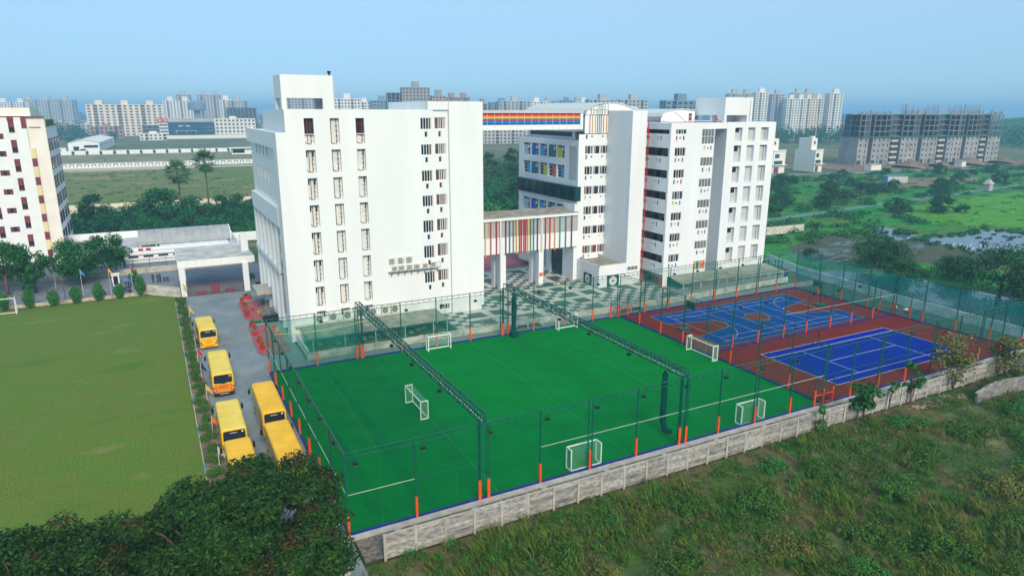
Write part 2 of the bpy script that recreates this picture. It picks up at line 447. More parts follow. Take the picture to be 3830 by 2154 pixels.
b = MB(); b.prism([(0.33, 68.2), (0.1, 58.9), (1.2, 57.2), (4.2, 57.2), (4.2, 68.4)], 0.0, 0.13)
b.prism([(0.06, 54.2), (-0.22, 43.1), (0.05, 41.7), (0.7, 41.3), (3.6, 41.3), (3.6, 54.2)], 0.0, 0.13)
structure('pavement', b, 'paver_red')
b = MB()
for k in range(46):                                     # painted edging along the lawn
    y = 2 + k * 1.55
    b.box(-8.39, -8.31, y, y + 1.45, 0, 0.10, int(k % 5 == 3))
structure('lawn_edging', b, ['concrete', 'c_sky'])
# ================================================================== TURF AND COURTS
rect('turf', 0, 49.15, 0, 35, 0.016, 'turf')
for x0, x1, nm in ((2.0, 3.6, 0), (5.6, 7.2, 0)):
    sheet('net_shadow_strip', [(x0, 1.5), (x1, 1.5), (x1 - 0.5, 21), (x1 - 1.0, 33), (x0 + 0.3, 33), (x0 + 0.4, 20)], 0.021, 'turf_shadowed')  # darker strips drawn as the shadow of the net's folds
b = MB()
b.box(24.97, 25.03, 0.3, 34.7, 0.02, 0.024); b.box(36.5, 36.56, 0.3, 34.7, 0.02, 0.024); b.box(12.0, 12.06, 0.3, 34.7, 0.02, 0.024)
structure('turf_lines', b, mat('faint_line', (0.01, 0.21, 0.065), 0.9, 0.4, 3.0))
rect('court_surface', 49.35, 86, 0, 35, 0.016, 'court_red')
BX0, BX1, BY0, BY1 = 53.15, 81.1, 18.25, 32.9
CXc, CYc = (BX0 + BX1) / 2, (BY0 + BY1) / 2
rect('basketball_court', BX0, BX1, BY0, BY1, 0.020, 'court_blue')
def ring(b, cx, cy, r, w, a0=0, a1=360, n=48, z=0.029):
    for k in range(n):
        t0, t1 = R(a0 + (a1 - a0) * k / n), R(a0 + (a1 - a0) * (k + 1) / n)
        b.quad(*[(cx + rr * math.cos(t), cy + rr * math.sin(t), z) for rr, t in ((r - w / 2, t0), (r + w / 2, t0), (r + w / 2, t1), (r - w / 2, t1))])
def line(b, x0, y0, x1, y1, w=0.045, z=0.029):
    b.bar((x0, y0, z - 0.002), (x1, y1, z - 0.002), w, 0.004)
b = MB()
for s, xb in ((1, BX0), (-1, BX1)):
    b.poly([(xb, CYc - 3.1, 0.024), (xb + s * 5.8, CYc - 1.8, 0.024), (xb + s * 5.8, CYc + 1.8, 0.024), (xb, CYc + 3.1, 0.024)][::s])
    pts = [(xb + s * 5.8 + s * 1.8 * math.cos(R(t)), CYc + 1.8 * math.sin(R(t)), 0.0255) for t in range(-90, 91, 10)]
    b.poly(pts[::s])
b.poly([(CXc + 1.8 * math.cos(R(t)), CYc + 1.8 * math.sin(R(t)), 0.024) for t in range(0, 360, 10)])
structure('court_key', b, 'court_red')
b = MB()
for s, xb in ((1, BX0), (-1, BX1)):
    ring(b, xb + s * 1.2, CYc, 6.25, 0.07, -90 if s > 0 else 90, 90 if s > 0 else 270)
    ring(b, xb + s * 5.8, CYc, 1.8, 0.07, -90 if s > 0 else 90, 90 if s > 0 else 270)
    line(b, xb, CYc - 3.1, xb + s * 5.8, CYc - 1.8); line(b, xb, CYc + 3.1, xb + s * 5.8, CYc + 1.8); line(b, xb + s * 5.8, CYc - 1.8, xb + s * 5.8, CYc + 1.8)
ring(b, CXc, CYc, 1.8, 0.07); line(b, CXc, BY0, CXc, BY1)
for p in ((BX0, BY0, BX1, BY0), (BX0, BY1, BX1, BY1), (BX0, BY0, BX0, BY1), (BX1, BY0, BX1, BY1)): line(b, *p, w=0.05)
structure('basketball_lines', b, 'line_yellow')
b = MB()
for y in (CYc - 6.1, CYc - 4.6, CYc + 4.6, CYc + 6.1): line(b, BX0 + 2.2, y, BX1 - 2.2, y, z=0.032)
for x in (BX0 + 2.2, BX0 + 8.6, CXc - 2.4, CXc + 2.4, BX1 - 8.6, BX1 - 2.2): line(b, x, CYc - 6.1, x, CYc + 6.1, z=0.035)
structure('tennis_training_lines', b, 'line_white')
TX, TY = 55.12, 2.72
rect('tennis_court', TX, TX + 23.77, TY, TY + 10.97, 0.020, 'court_royal')
b = MB()
for y in (0, 1.37, 9.6, 10.97): line(b, TX, TY + y, TX + 23.77, TY + y, 0.065)
for x in (0, 23.77): line(b, TX + x, TY, TX + x, TY + 10.97, 0.065, 0.031)
for x in (5.485, 18.285): line(b, TX + x, TY + 1.37, TX + x, TY + 9.6, 0.065, 0.031)
line(b, TX + 5.485, TY + 5.485, TX + 18.285, TY + 5.485, 0.065, 0.033)
structure('tennis_lines', b, 'line_white')
rect('paved_strip', -0.4, 93, 35.2, 37.6, 0.008, 'paver_grey')
rect('dirt_strip', 86.2, 96.5, -3.4, 56, 0.006, 'mud')

# ================================================================== FENCES
H = 6.47
pb = MB(); pb.box(-0.055, 0.055, -0.055, 0.055, 0, H); POST = pb.mesh('post', 'green_paint')
pb = MB()
for x in (-0.2, 0.2): pb.box(x - 0.045, x + 0.045, -0.045, 0.045, 0, H)
for k in range(1, 13): pb.box(-0.155, 0.155, -0.025, 0.025, k * 0.5 - 0.025, k * 0.5 + 0.025)
LADDER = pb.mesh('post', 'green_paint')
pb = MB(); pb.box(-0.085, 0.085, -0.085, 0.085, 0.05, 1.75); PAD = pb.mesh('post_pad', 'orange_pad')
pb = MB()
for x in (-0.2, 0.2): pb.box(x - 0.08, x + 0.08, -0.08, 0.08, 0.05, 1.75)
LPAD = pb.mesh('post_pad', 'orange_pad')
pb = MB(); pb.box(-0.045, 0.045, -0.045, 0.045, 0, 3.2); SHORT = pb.mesh('gate_post', 'green_paint')
def fence(name, label, A, B, stops, ladders, net, white=(), lowrail=3.2, pads=True, start_post=True, end_post=True, gates=(), truss=True):
    A, B = Vector((*A, 0)), Vector((*B, 0)); d = (B - A).normalized(); rz = math.atan2(d.y, d.x)
    root = thing(name, label, 'fence', A)
    at = lambda t, z=0: A + d * t + Vector((0, 0, z))
    for i, t in enumerate(stops):
        if (i == 0 and not start_post) or (i == len(stops) - 1 and not end_post): continue
        lad = i in ladders
        p = inst('post', LADDER if lad else POST, root, at(t), rz)
        if pads:
            q = bpy.data.objects.new('post_pad', LPAD if lad and i % 2 else PAD); COL.objects.link(q); q.parent = p
    for i, (t0, t1) in enumerate(zip(stops, stops[1:])):
        t0 += 0.06; t1 -= 0.06
        if truss:
            b = MB(); b.bar(at(t0, H - 0.05), at(t1, H - 0.05), 0.07); b.bar(at(t0, H - 0.42), at(t1, H - 0.42), 0.05)
            n = max(2, round((t1 - t0) / 0.75))
            for k in range(1, n): b.bar(at(t0 + (t1 - t0) * k / n, H - 0.42), at(t0 + (t1 - t0) * k / n, H - 0.05), 0.04)
            b.part('top_truss', 'green_paint', root)
        else:
            b = MB(); b.bar(at(t0, H - 0.05), at(t1, H - 0.05), 0.07); b.part('top_rail', 'green_paint', root)
        b = MB(); b.bar(at(t0, lowrail), at(t1, lowrail), 0.04); b.part('mid_rail', 'rail_pale' if i in white else 'green_paint', root)
        b = MB(); a_, c_ = at(t0, 0.22), at(t1, 0.22); o_ = Vector((0, 0, H - 0.66)); m_ = (a_ + c_) / 2 + Vector((-d.y, d.x, 0)) * 0.04
        b.quad(tuple(a_), tuple(m_), tuple(m_ + o_), tuple(a_ + o_)); b.quad(tuple(m_), tuple(c_), tuple(c_ + o_), tuple(m_ + o_))
        b.part('net_panel', NET_DENSE if net is NET_BACK and i < 2 else net, root)
        b = MB(); b.bar(at(t0, 0.1), at(t1, 0.1), 0.16, 0.2); b.part('kerb', 'blue_kerb', root)
    for t in gates:
        p = inst('gate_post', SHORT, root, at(t), rz)
        q = bpy.data.objects.new('post_pad', PAD); COL.objects.link(q); q.parent = p
    if gates:
        b = MB(); g0, g1 = min(gates), max(gates)
        b.bar(at(g0, 1.15), at(g1, 1.15), 0.09); b.bar(at(g0, 0.2), at(g1, 0.2), 0.09); b.part('gate_rail', 'orange_pad', root)
    return root
FX = [0, 5.07, 10.26, 15.6, 20.4, 25.25, 30.13, 34.8, 39.5, 44.35, 49.2, 53.4, 58.0, 62.6, 67.3, 72.0, 76.7, 81.4, 86]
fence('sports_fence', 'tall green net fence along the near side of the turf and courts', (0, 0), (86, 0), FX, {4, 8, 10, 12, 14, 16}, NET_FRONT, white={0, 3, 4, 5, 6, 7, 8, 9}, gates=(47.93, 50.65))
FY = [0, 4.6, 9.2, 13.2, 17.5, 21.84, 26.26, 30.67, 35.0]
fence('sports_fence', 'green net fence between the turf and the bus driveway', (0, 35), (0, 0), [35 - y for y in FY[::-1]], {1, 3, 5, 7}, NET_FRONT, white={0, 1, 2, 3, 4, 5, 6, 7}, start_post=True, end_post=False)
BX = [0, 5.4, 10.7, 15.8, 20.5, 25.2, 29.8, 34.7, 39.7, 44.4, 48.95, 53.75, 58.25, 62.9, 67.6, 72.4, 77.0, 81.5, 86]
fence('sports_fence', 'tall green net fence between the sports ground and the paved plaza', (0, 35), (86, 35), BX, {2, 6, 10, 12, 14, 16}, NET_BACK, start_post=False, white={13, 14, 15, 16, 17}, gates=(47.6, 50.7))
RY = [0, 3.65, 8.1, 12.7, 17.1, 21.4, 26.0, 30.3, 35]
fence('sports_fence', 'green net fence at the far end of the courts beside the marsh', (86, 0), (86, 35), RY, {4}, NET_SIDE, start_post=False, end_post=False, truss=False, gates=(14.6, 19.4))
DY = [0, 4.4, 8.8, 13.0, 17.1, 21.4, 25.8, 30.4, 35]
fence('sports_fence', 'green net fence dividing the green turf from the red courts', (49.25, 0), (49.25, 35), DY, {4}, NET_FRONT, start_post=False, end_post=False)
MX = [0, 4.4, 8.9, 13.6, 18.0, 22.8, 27.2, 31.9, 36.75]
fence('sports_fence', 'green net fence between the basketball court and the tennis court', (49.25, 17.1), (86, 17.1), MX, set(), NET_FRONT, start_post=False, end_post=False, white={3, 4, 5, 6, 7})
# floodlights hang from the fences on short hooks
b = MB(); b.tube([(0, 0, 0), (0, 0, -0.25), (0.1, 0, -0.42)], 0.02, 5); b.box(-0.06, 0.24, -0.17, 0.17, -0.74, -0.52); FLB = b
b = MB(); b.box(-0.05, 0.22, -0.15, 0.15, -0.76, -0.742); FLF = b
fl_body, fl_face = FLB.mesh('lamp_body', 'black'), FLF.mesh('lamp_face', 'lamp_face')
def floodlight(loc, rz, label):
    t = thing('floodlight', label, 'floodlight', loc, 'floodlights hanging from the green fences', rz)
    for me, nm in ((fl_body, 'lamp_body'), (fl_face, 'lamp_face')):
        o = bpy.data.objects.new(nm, me); COL.objects.link(o); o.parent = t
    return t
for i, x in enumerate([0.75, 5.8, 11.2, 16.35, 21.15, 26.0, 30.9, 35.55, 40.25, 45.1, 49.9, 54.15, 58.75, 63.3, 68.0]):
    floodlight((x, 0.12, H - 0.44), PI / 2, f'black floodlight on the near fence, {ORD[i]} counted from its left corner')
for i, y in enumerate([4.0, 8.6, 12.6, 17.0, 21.2, 25.7, 30.0]):
    floodlight((0.12, y, H - 0.44), 0, f'black floodlight above the bus driveway fence, {ORD[i]} counted from the near corner')
for i, x in enumerate([6.1, 16.5, 21.2, 25.9, 35.4, 40.4, 45.1, 54.4, 59, 63.6, 68.3, 73.1, 77.7]):
    floodlight((x, 34.9, H - 0.44), -PI / 2, f'dark floodlight on the fence before the plaza, {ORD[i]} counted from the white building')
for i, x in enumerate([54.4, 58.9, 63.6, 68.0, 72.8, 77.2]):
    floodlight((x, 17.0, H - 0.44), -PI / 2, f'dark floodlight between the two ball courts, {ORD[i]} counted from the turf')

# ------------------------------------------------------------------ truss portals over the turf
def portal(x0, label):
    root = thing('truss_portal', label, 'truss', (x0 + 0.25, 0, 0), 'lattice portals spanning the turf')
    xs = (x0, x0 + 0.5); zs = (6.5, 7.15)
    for x in xs:
        for z in zs:
            b = MB(); b.bar((x, -0.1, z), (x, 35.1, z), 0.09); b.part('chord', 'green_paint', root)
    n = 34
    for k in range(n + 1):
        y = -0.1 + 35.2 * k / n; b = MB()
        for x in xs: b.bar((x, y, zs[0]), (x, y, zs[1]), 0.06)
        for z in zs: b.bar((xs[0], y, z), (xs[1], y, z), 0.04)
        if k < n:
            y2 = y + 35.2 / n
            for x in xs: b.bar((x, y, zs[k % 2]), (x, y2, zs[1 - k % 2]), 0.045)
            b.bar((xs[k % 2], y, zs[1]), (xs[1 - k % 2], y2, zs[1]), 0.03)
        b.part('lattice_bay', 'green_paint', root)
    for y in (-0.12, 34.98):
        for x in (x0 - 0.12, x0 + 0.62):
            b = MB()
            for dx, dy in ((-0.1, 0), (0.1, 0), (0, 0.2)): b.bar((x + dx, y + dy, 0), (x + dx, y + dy, 6.5), 0.06)
            for k in range(1, 13):
                z = k * 0.5; b.bar((x - 0.1, y, z), (x + 0.1, y, z), 0.035); b.bar((x + 0.1, y, z), (x, y + 0.2, z), 0.03)
            p = b.part('tower_leg', 'green_paint', root)
            b = MB()
            for k in range(3): b.box(x - 0.12, x + 0.12, y - 0.09, y + 0.02, 0.1 + k * 0.55, 0.6 + k * 0.55)
            b.part('post_pad', 'orange_pad', p)
        b = MB(); b.box(x0 - 0.3, x0 + 0.8, y - 0.12, y + 0.25, 6.42, 6.48); b.part('bearing_plate', 'green_paint', root)
    b = MB(); b.tube([(x0 + 0.25, 0.2 + k * 3.48, 6.56 + 0.05 * (k % 2)) for k in range(11)], 0.035, 5); b.part('cable_conduit', 'line_white', root)
portal(10.28, 'green lattice truss portal over the turf nearest the bus driveway')
portal(30.1, 'green lattice truss portal over the turf nearest the red courts')
for tx, nm in ((10.28, 'left'), (30.1, 'right')):
    for i, y in enumerate((7.5, 14.5, 20.5)):
        for s in (-1, 1):
            floodlight((tx + 0.25 + s * 0.42, y + (0.8 if s > 0 else 0), 6.9), 0 if s > 0 else PI, f'small floodlight on the {"bus side" if s < 0 else "court side"} of the {"truss nearer the buses" if nm == "left" else "truss nearer the courts"}, {ORD[i]} from the front')
# bundled nets, ropes, the net roof of the left bay
def bundle(name, label, pts, rad):
    b = MB(); b.tube(pts, rad, 10); b.single(name, NET_BUNDLE, label, 'net', pts[-1], smooth=True)
bundle('gathered_net', 'dark green net gathered into a column at the back of the truss', [(31.3, 34.2, 6.5), (31.25, 34.2, 5.2), (31.2, 34.1, 3.5), (31.1, 34.0, 1.6), (31.1, 34.0, 0.5), (31.2, 33.9, 0.03)], [0.12, 0.32, 0.36, 0.30, 0.45, 0.6])
bundle('gathered_net', 'dark net bunched into a hanging sleeve above the near turf', [(30.4, 2.7, 6.1), (30.4, 2.7, 5.8), (30.35, 2.6, 3.5), (30.35, 2.6, 1.2), (30.5, 2.4, 0.35), (31.0, 2.0, 0.22)], [0.1, 0.25, 0.30, 0.32, 0.30, 0.2])
b = MB(); nx_, ny_ = 8, 14
def rz_(x, y): return 6.3 - 0.5 * math.sin(PI * x / 10.2) * (0.6 + 0.4 * math.sin(PI * y / 35)) - 0.12 * math.sin(y * 0.9) * math.sin(PI * x / 10.2)
for i in range(nx_):
    for j in range(ny_):
        q = [(0.1 + 10.1 * (i + a) / nx_, 0.1 + 29.5 * (j + c) / ny_) for a, c in ((0, 0), (1, 0), (1, 1), (0, 1))]
        b.quad(*[(x, y, rz_(x, y)) for x, y in q])
b.single('roof_net', NET_ROOF, 'sagging dark green net roof over the left bay of turf', 'net', (5, 15, 6), smooth=True)
b = MB(); pts = [(0.1, 29.7, 6.25), (2.6, 29.7, 5.95), (5.2, 29.7, 6.0), (7.6, 29.7, 6.1), (10.2, 29.7, 6.4)]
b.tube(pts, 0.028, 5); b.single('yellow_rope', 'line_yellow', 'yellow rope along the back edge of the net roof', 'rope', (5, 29.7, 6))
for i, (x0, x1) in enumerate(((2.4, 3.4), (5.3, 6.1), (8.2, 8.3))):
    b = MB(); b.tube([(x0, 0.1, rz_(x0, 0.1)), (x0 + 0.1, 8, rz_(x0, 8)), (x0 + 0.3, 16, rz_(x0, 16)), (x1, 29.5, rz_(x1, 29.5))], 0.009, 4)
    b.tube([(x0, 0.05, rz_(x0, 0.1)), (x0 + 0.15, 0.03, 3), (x0 + 0.1, 0.02, 0.1)], 0.009, 4)
    b.single('thin_rope', 'rope', f'thin rope over the net roof, {ORD[i]} counted from the bus driveway', 'rope', (x0, 0.1, 0), 'ropes of the net roof')
# ------------------------------------------------------------------ goals
def goal(label, x, y, rz, w=3.0, h=1.9, d=0.75, net=True):
    t = thing('football_goal', label, 'goal', (x, y, 0.02), 'white football goals', rz)
    r_ = 0.05
    def bars(name, ps):
        b = MB()
        for p, q in ps: b.bar(p, q, 0.09)
        o = bpy.data.objects.new(name, b.mesh(name, 'goal_white')); COL.objects.link(o); o.parent = t
    for s in (-w / 2, w / 2):
        bars('goal_post', [((s, 0, 0), (s, 0, h))])
        bars('side_frame', [((s, 0, h), (s, d, h)), ((s, d, h), (s, d, 0)), ((s, d, 0.05), (s, 0, 0.05))])
    bars('crossbar', [((-w / 2, 0, h), (w / 2, 0, h))]); bars('ground_bar', [((-w / 2, d, 0.05), (w / 2, d, 0.05))])
    if net:
        b = MB(); k = w / 2
        b.quad((-k, d, 0), (k, d, 0), (k, d - 0.05, h), (-k, d - 0.05, h)); b.quad((-k, 0, h - 0.03), (k, 0, h - 0.03), (k, d, h - 0.03), (-k, d, h - 0.03))
        for s in (-k, k): b.quad((s, 0, 0), (s, d, 0), (s, d, h), (s, 0, h))
        o = bpy.data.objects.new('goal_net', b.mesh('goal_net', NET_GOAL)); COL.objects.link(o); o.parent = t
goal('white goal at the near fence between the two truss portals', 20.3, 1.1, PI)
goal('white goal at the near fence beside the red courts', 39.5, 0.95, PI)
goal('white goal standing under the sagging net roof', 11.1, 17.7, -PI / 2, w=4.5)
goal('white goal at the fence below the white building', 20.3, 33.5, 0)
goal('white goal at the plaza fence partly hidden by the truss', 39.25, 33.35, 0)
goal('wide white goal with its back to the red court fence', 48.0, 16.9, -PI / 2, w=4.6)
# ------------------------------------------------------------------ court equipment
def hoop(label, x, y, s):
    t = thing('basketball_hoop', label, 'basketball hoop', (x, y, 0.02))
    b = MB(); b.box(x - 0.75, x + 0.75, y - 0.55, y + 0.55, 0.02, 0.32); b.part('base', 'green_paint', t)
    b = MB(); b.tube([(x, y, 0.3), (x, y, 3.1)], 0.07, 8); b.bar((x, y, 3.0), (x + s * 0.9, y, 3.45), 0.09); b.part('pole', 'black', t)
    b = MB(); b.box(x + s * 0.9, x + s * 0.98, y - 0.9, y + 0.9, 2.9, 3.95); b.part('backboard', 'green_paint', t)
    b = MB(); cx = x + s * 1.25
    b.tube([(cx + 0.23 * math.cos(R(a)), y + 0.23 * math.sin(R(a)), 3.05) for a in range(0, 361, 30)], 0.02, 5, cap=False); b.part('rim', 'orange_pad', t)
hoop('basketball hoop on a green wheeled base nearest the turf', 53.3, 25.7, 1)
hoop('basketball hoop on a green wheeled base nearest the marsh', 80.5, 25.5, -1)
for i, (x, y, l) in enumerate([(67.0, 1.6, 'black tennis net post beside the near fence'), (67.0, 14.8, 'black tennis net post beside the middle fence'), (66.9, 18.6, 'black net post on the edge of the basketball court')]):
    b = MB(); b.tube([(x, y, 0.02), (x, y, 1.1)], 0.06, 8); b.box(x - 0.12, x + 0.12, y - 0.12, y + 0.12, 0.018, 0.05); b.single('net_post', 'black', l, 'post', (x, y, 0))
# ------------------------------------------------------------------ precast compound wall in front
wall = thing('precast_wall', 'long grey precast concrete wall along the near side of the sports ground', 'wall', (40, -3.6, 0))
pm = MB(); pm.box(-0.09, 0.09, -0.09, 0.09, -0.3, 1.82); PPOST = pm.mesh('wall_post', 'concrete')
npan, step = 40, 2.2; PL = {}
for k in range(npan + 1):
    x = 1.5 + k * step; inst('wall_post', PPOST, wall, (x, -3.6 + 0.03 * math.sin(k * 1.7), 0.02 * math.sin(k * 2.3)))
for k in range(npan):
    for r_ in range(6):
        m_ = random.choice(['plank_a', 'plank_a', 'plank_b', 'plank_c'])
        w_ = random.randrange(3)
        if (m_, w_) not in PL:
            q = MB(); t_ = 0.035 + 0.006 * w_
            q.box(0.09, step - 0.09, -t_, t_, 0.024, 0.30); q.box(0.09, step - 0.09, -t_ + 0.024, t_ - 0.024, 0.0, 0.024)
            PL[(m_, w_)] = q.mesh('plank', m_)
        inst('plank', PL[(m_, w_)], wall, (1.5 + k * step, -3.6 + random.uniform(-0.012, 0.012), -0.06 + r_ * 0.303))
b = MB(); b.box(1.5, 1.5 + npan * step, -3.66, -3.54, 1.76, 1.80); b.part('coping', 'concrete', wall)
# broken wall stub at the right
b = MB()
bx = [(64.3, -6.8, 0.9), (65.6, -7.0, 1.5), (67, -7.1, 1.75), (69, -7.3, 1.8), (72, -7.8, 1.75), (76, -8.3, 1.85), (84, -9.3, 1.8), (95, -10.5, 1.8)]
for (x0, y0, h0), (x1, y1, h1) in zip(bx, bx[1:]):
    for s in (-0.12, 0.12): b.quad((x0, y0 + s, -0.4), (x1, y1 + s, -0.4), (x1, y1 + s, h1), (x0, y0 + s, h0))
    b.quad((x0, y0 - 0.12, h0), (x1, y1 - 0.12, h1), (x1, y1 + 0.12, h1), (x0, y0 + 0.12, h0))
b.quad((64.3, -6.92, -0.4), (64.3, -6.92, 0.9), (64.3, -6.68, 0.9), (64.3, -6.68, -0.4))
bw = b.single('broken_wall', 'plank_b', 'weathered grey wall with a broken stepped end beyond the grass', 'wall', (75, -8.2, 0))
bk = MB(); bk.box(-0.1, 0.1, -0.14, 0.14, 0, 0.09); BRK = bk.mesh('brick', 'concrete')
for k in range(14):
    t = k / 13; x = 64.25 + 1.9 * t; inst('brick', BRK, bw, (x, -6.8 - 0.17 * (x - 64.3) - 0.02, 0.86 + 0.72 * t + random.uniform(-0.04, 0.05)), random.uniform(-0.4, 0.4))
# right-hand boundary wall beside the marsh
b = MB(); rw = [(91.0, -3.3), (91.7, 10), (92.2, 20), (94.2, 34), (95.4, 42), (98.9, 53)]
bwall = thing('boundary_wall', 'pale plastered wall between the courts and the flooded marsh', 'wall', (92.2, 20, 0))
for (x0, y0), (x1, y1) in zip(rw, rw[1:]):
    n = max(1, round(math.hypot(x1 - x0, y1 - y0) / 3))
    for k in range(n):
        a, c = k / n, (k + 1) / n - 0.01
        b = MB(); b.bar((x0 + (x1 - x0) * a, y0 + (y1 - y0) * a, 0.6), (x0 + (x1 - x0) * c, y0 + (y1 - y0) * c, 0.6), 0.18, 1.7); b.part('panel', 'white_paint', bwall)
b = MB()
for x, y in ((-1.6, 53.2), (-1.0, 53.2), (-2.6, 33.5)): b.box(x - .28, x + .28, y - .28, y + .28, .004, .012)
b.poly([(-3.9 + .55 * math.cos(R(a)) * (1 + .3 * math.sin(R(a * 3))), 13.2 + .35 * math.sin(R(a)), .0095) for a in range(0, 360, 24)], 1)
structure('drain_cover', b, ['concrete_dark', 'c_dteal'])
# ================================================================== PLAZA
b = MB(); b.prism([(24.6, 37.55), (64.6, 37.55), (88, 39.3), (88, 44), (64, 67.6), (24.6, 67.6)], 0.0, 0.885)
plaza = structure('plaza', b, 'grout')
ts = 1.2; tiles = []
for i in range(33):
    for j in range(26):
        x, y = 24.75 + i * ts, 37.65 + j * ts
        if x + ts > 64.2 or y + ts > 67.5: continue
        if x < 31.0 and y > 44.6: continue
        if x > 53.2 and y > 47.0 and not (x > 62.3 and y < 48.5): continue
        bi, bj = i // 3, j // 3
        h_ = math.sin(bi * 12.9898 + bj * 78.233) * 43758.5453; h_ -= math.floor(h_)
        u, w = i % 3, j % 3
        if h_ < 0.55: dk = (i + j) % 2
        elif h_ < 0.8: dk = 1 if (u == 0 or w == 0) and not (u == 2 or w == 2) or (u == 1 and w == 1) else 0
        else: dk = 0 if (u == 2 or w == 2) else 1
        tiles.append((math.hypot(x - CAM.x, y - CAM.y), x, y, dk))
tiles.sort()
TM = []
for nm in ('tile_light', 'tile_dark'):
    b = MB(); b.box(0.012, ts - 0.012, 0.012, ts - 0.012, 0, 0.02); TM.append(b.mesh('tile', nm))
for _, x, y, dk in tiles[:300]: inst('tile', TM[dk], plaza, (x, y, 0.883))
b = MB()
for _, x, y, dk in tiles[300:]: b.box(x + 0.012, x + ts - 0.012, y + 0.012, y + ts - 0.012, 0.883, 0.903, dk)
b.part('tile_paving', ['tile_light', 'tile_dark'], plaza)['kind'] = 'stuff'
rect('forecourt', 24, 110, 67.7, 100, 0.02, 'paver_red')
# retaining wall with pilasters
rwall = thing('retaining_wall', 'low white retaining wall with pilasters along the foot of the plaza', 'wall', (40, 37.4, 0))
px = [4.92, 7.95, 10.57, 13.35, 16.3, 19.3, 22.4, 25.4, 28.7, 32.2, 35.8, 39.3, 43, 46.6, 50.4, 54.4, 58.4, 62.45, 66, 69.6, 73.2, 76.9, 81, 85.3, 88]
pil = MB(); pil.box(-0.22, 0.22, -0.16, 0.1, 0, 0.97); PIL = pil.mesh('pilaster', 'wall_dirty')
for x in px: inst('pilaster', PIL, rwall, (x, 37.42 if x < 64 else 37.42 + (x - 64) * 0.05, 0))
for x0, x1 in zip(px, px[1:]):
    b = MB(); k0, k1 = max(0, x0 - 64) * .05, max(0, x1 - 64) * .05
    b.bar((x0 + .2, 37.46 + k0, 0.44), (x1 - .2, 37.46 + k1, 0.44), 0.16, 0.88); b.part('wall_panel', 'wall_dirty', rwall)
def railing(name, label, pts, h=0.95, mat_='steel', gap=0.22, parent=None):
    """posts, rails and bars along a polyline of (x,y,z)"""
    t = parent or thing(name, label, 'railing', pts[0])
    pts = [Vector(p) for p in pts]
    for p, q in zip(pts, pts[1:]):
        d = q - p; n = max(1, round(d.length / 1.8)); Z = Vector((0, 0, 1))
        for k in range(n + 1 if q == pts[-1] else n):
            b = MB(); c = p + d * k / n; b.bar(c, c + Z * h, 0.06); b.part('railing_post', mat_, t)
        for zz in (h, 0.15): b = MB(); b.bar(p + Z * zz, q + Z * zz, 0.05); b.part('rail', mat_, t)
        b = MB(); m_ = int(d.length / gap)
        for k in range(1, m_): c = p + d * k / m_; b.bar(c + Z * 0.15, c + Z * (h - 0.02), 0.022)
        b.part('baluster', mat_, t)
    return t
railing('railing', 'white picket railing along the plaza edge left of the first steps', [(24.6, 37.6, 0.88), (31.9, 37.6, 0.88)])
railing('railing', 'white picket railing along the plaza edge between the two flights of steps', [(37.2, 37.6, 0.88), (49.0, 37.6, 0.88)])
railing('railing', 'white picket railing along the plaza edge right of the second steps', [(55.0, 37.6, 0.88), (64.4, 37.6, 0.88)])
railing('railing', 'white picket railing along the terrace below the right-hand awning', [(66, 40.3, 0.9), (88, 39.3, 0.9)], mat_='grey_trim')
def steps(label, x0, x1):
    t = thing('entry_steps', label, 'steps', ((x0 + x1) / 2, 36.6, 0))
    b = MB(); b.box(x0 + 1.0, x1 - 1.0, 35.9, 37.3, 0.74, 0.86); b.part('landing', 'concrete', t)
    for s, xe in ((-1, x0 + 1.0), (1, x1 - 1.0)):
        for k in range(4):
            b = MB(); b.box(xe + s * k * 0.26, xe + s * (k + 1) * 0.26, 35.95, 37.25, 0.58 - k * 0.17, 0.70 - k * 0.17); b.part('step', 'concrete', t)
    b = MB(); b.box((x0 + x1) / 2 - 0.08, (x0 + x1) / 2 + 0.08, 36.0, 36.15, 0, 0.74); b.part('landing_leg', 'concrete', t)
    for y in (35.9, 37.3): railing('', '', [(x0, y, 0.05), (x0 + 1.0, y, 0.86), (x1 - 1.0, y, 0.86), (x1, y, 0.05)], 0.9, 'steel', parent=t)
steps('grey landing with steps down to the turf beside the gathered net', 31.8, 37.0)
steps('grey landing with steps down beside the fence gate of the red courts', 49.4, 54.7)

# ================================================================== LEFT SCHOOL BUILDING
LB = thing('school_building', 'tall white school block with three columns of deep shafts, left of the footbridges', 'building', (18, 45, 0))
rows_shaft = [(25.12, 28.29), (21.67, 24.46), (18.25, 21.0), (14.8, 17.62), (11.18, 14.14), (7.59, 10.55), (4.35, 7.0)]
cols_shaft = [(7.77, 8.94), (10.95, 12.09), (14.17, 15.28)]
hs = [(a - 5.5, c - 5.5, z0, z1) for a, c in cols_shaft for z0, z1 in rows_shaft] + [(a - 5.5, c - 5.5, 2.72, 3.72) for a, c in cols_shaft]
b = MB()
b.facade((5.5, 45), (1, 0), 15.0, 0.0, 29.3, hs, 0.5, 0, 0, 1)
rows_win = [(26.78, 28.29), (23.42, 24.84), (19.91, 21.4), (16.5, 18.02), (12.92, 14.62), (9.32, 11.11), (5.76, 7.4)]
hw = [(22.83 - 20.5, 24.37 - 20.5, z0, z1) for z0, z1 in rows_win] + [(23.4 - 20.5, 23.82 - 20.5, z0 - 1.0, z0 - 0.26) for z0, z1 in rows_win]
b.facade((20.5, 45), (1, 0), 4.12, 0.0, 29.3, hw, 0.22, 0, 0, 0)
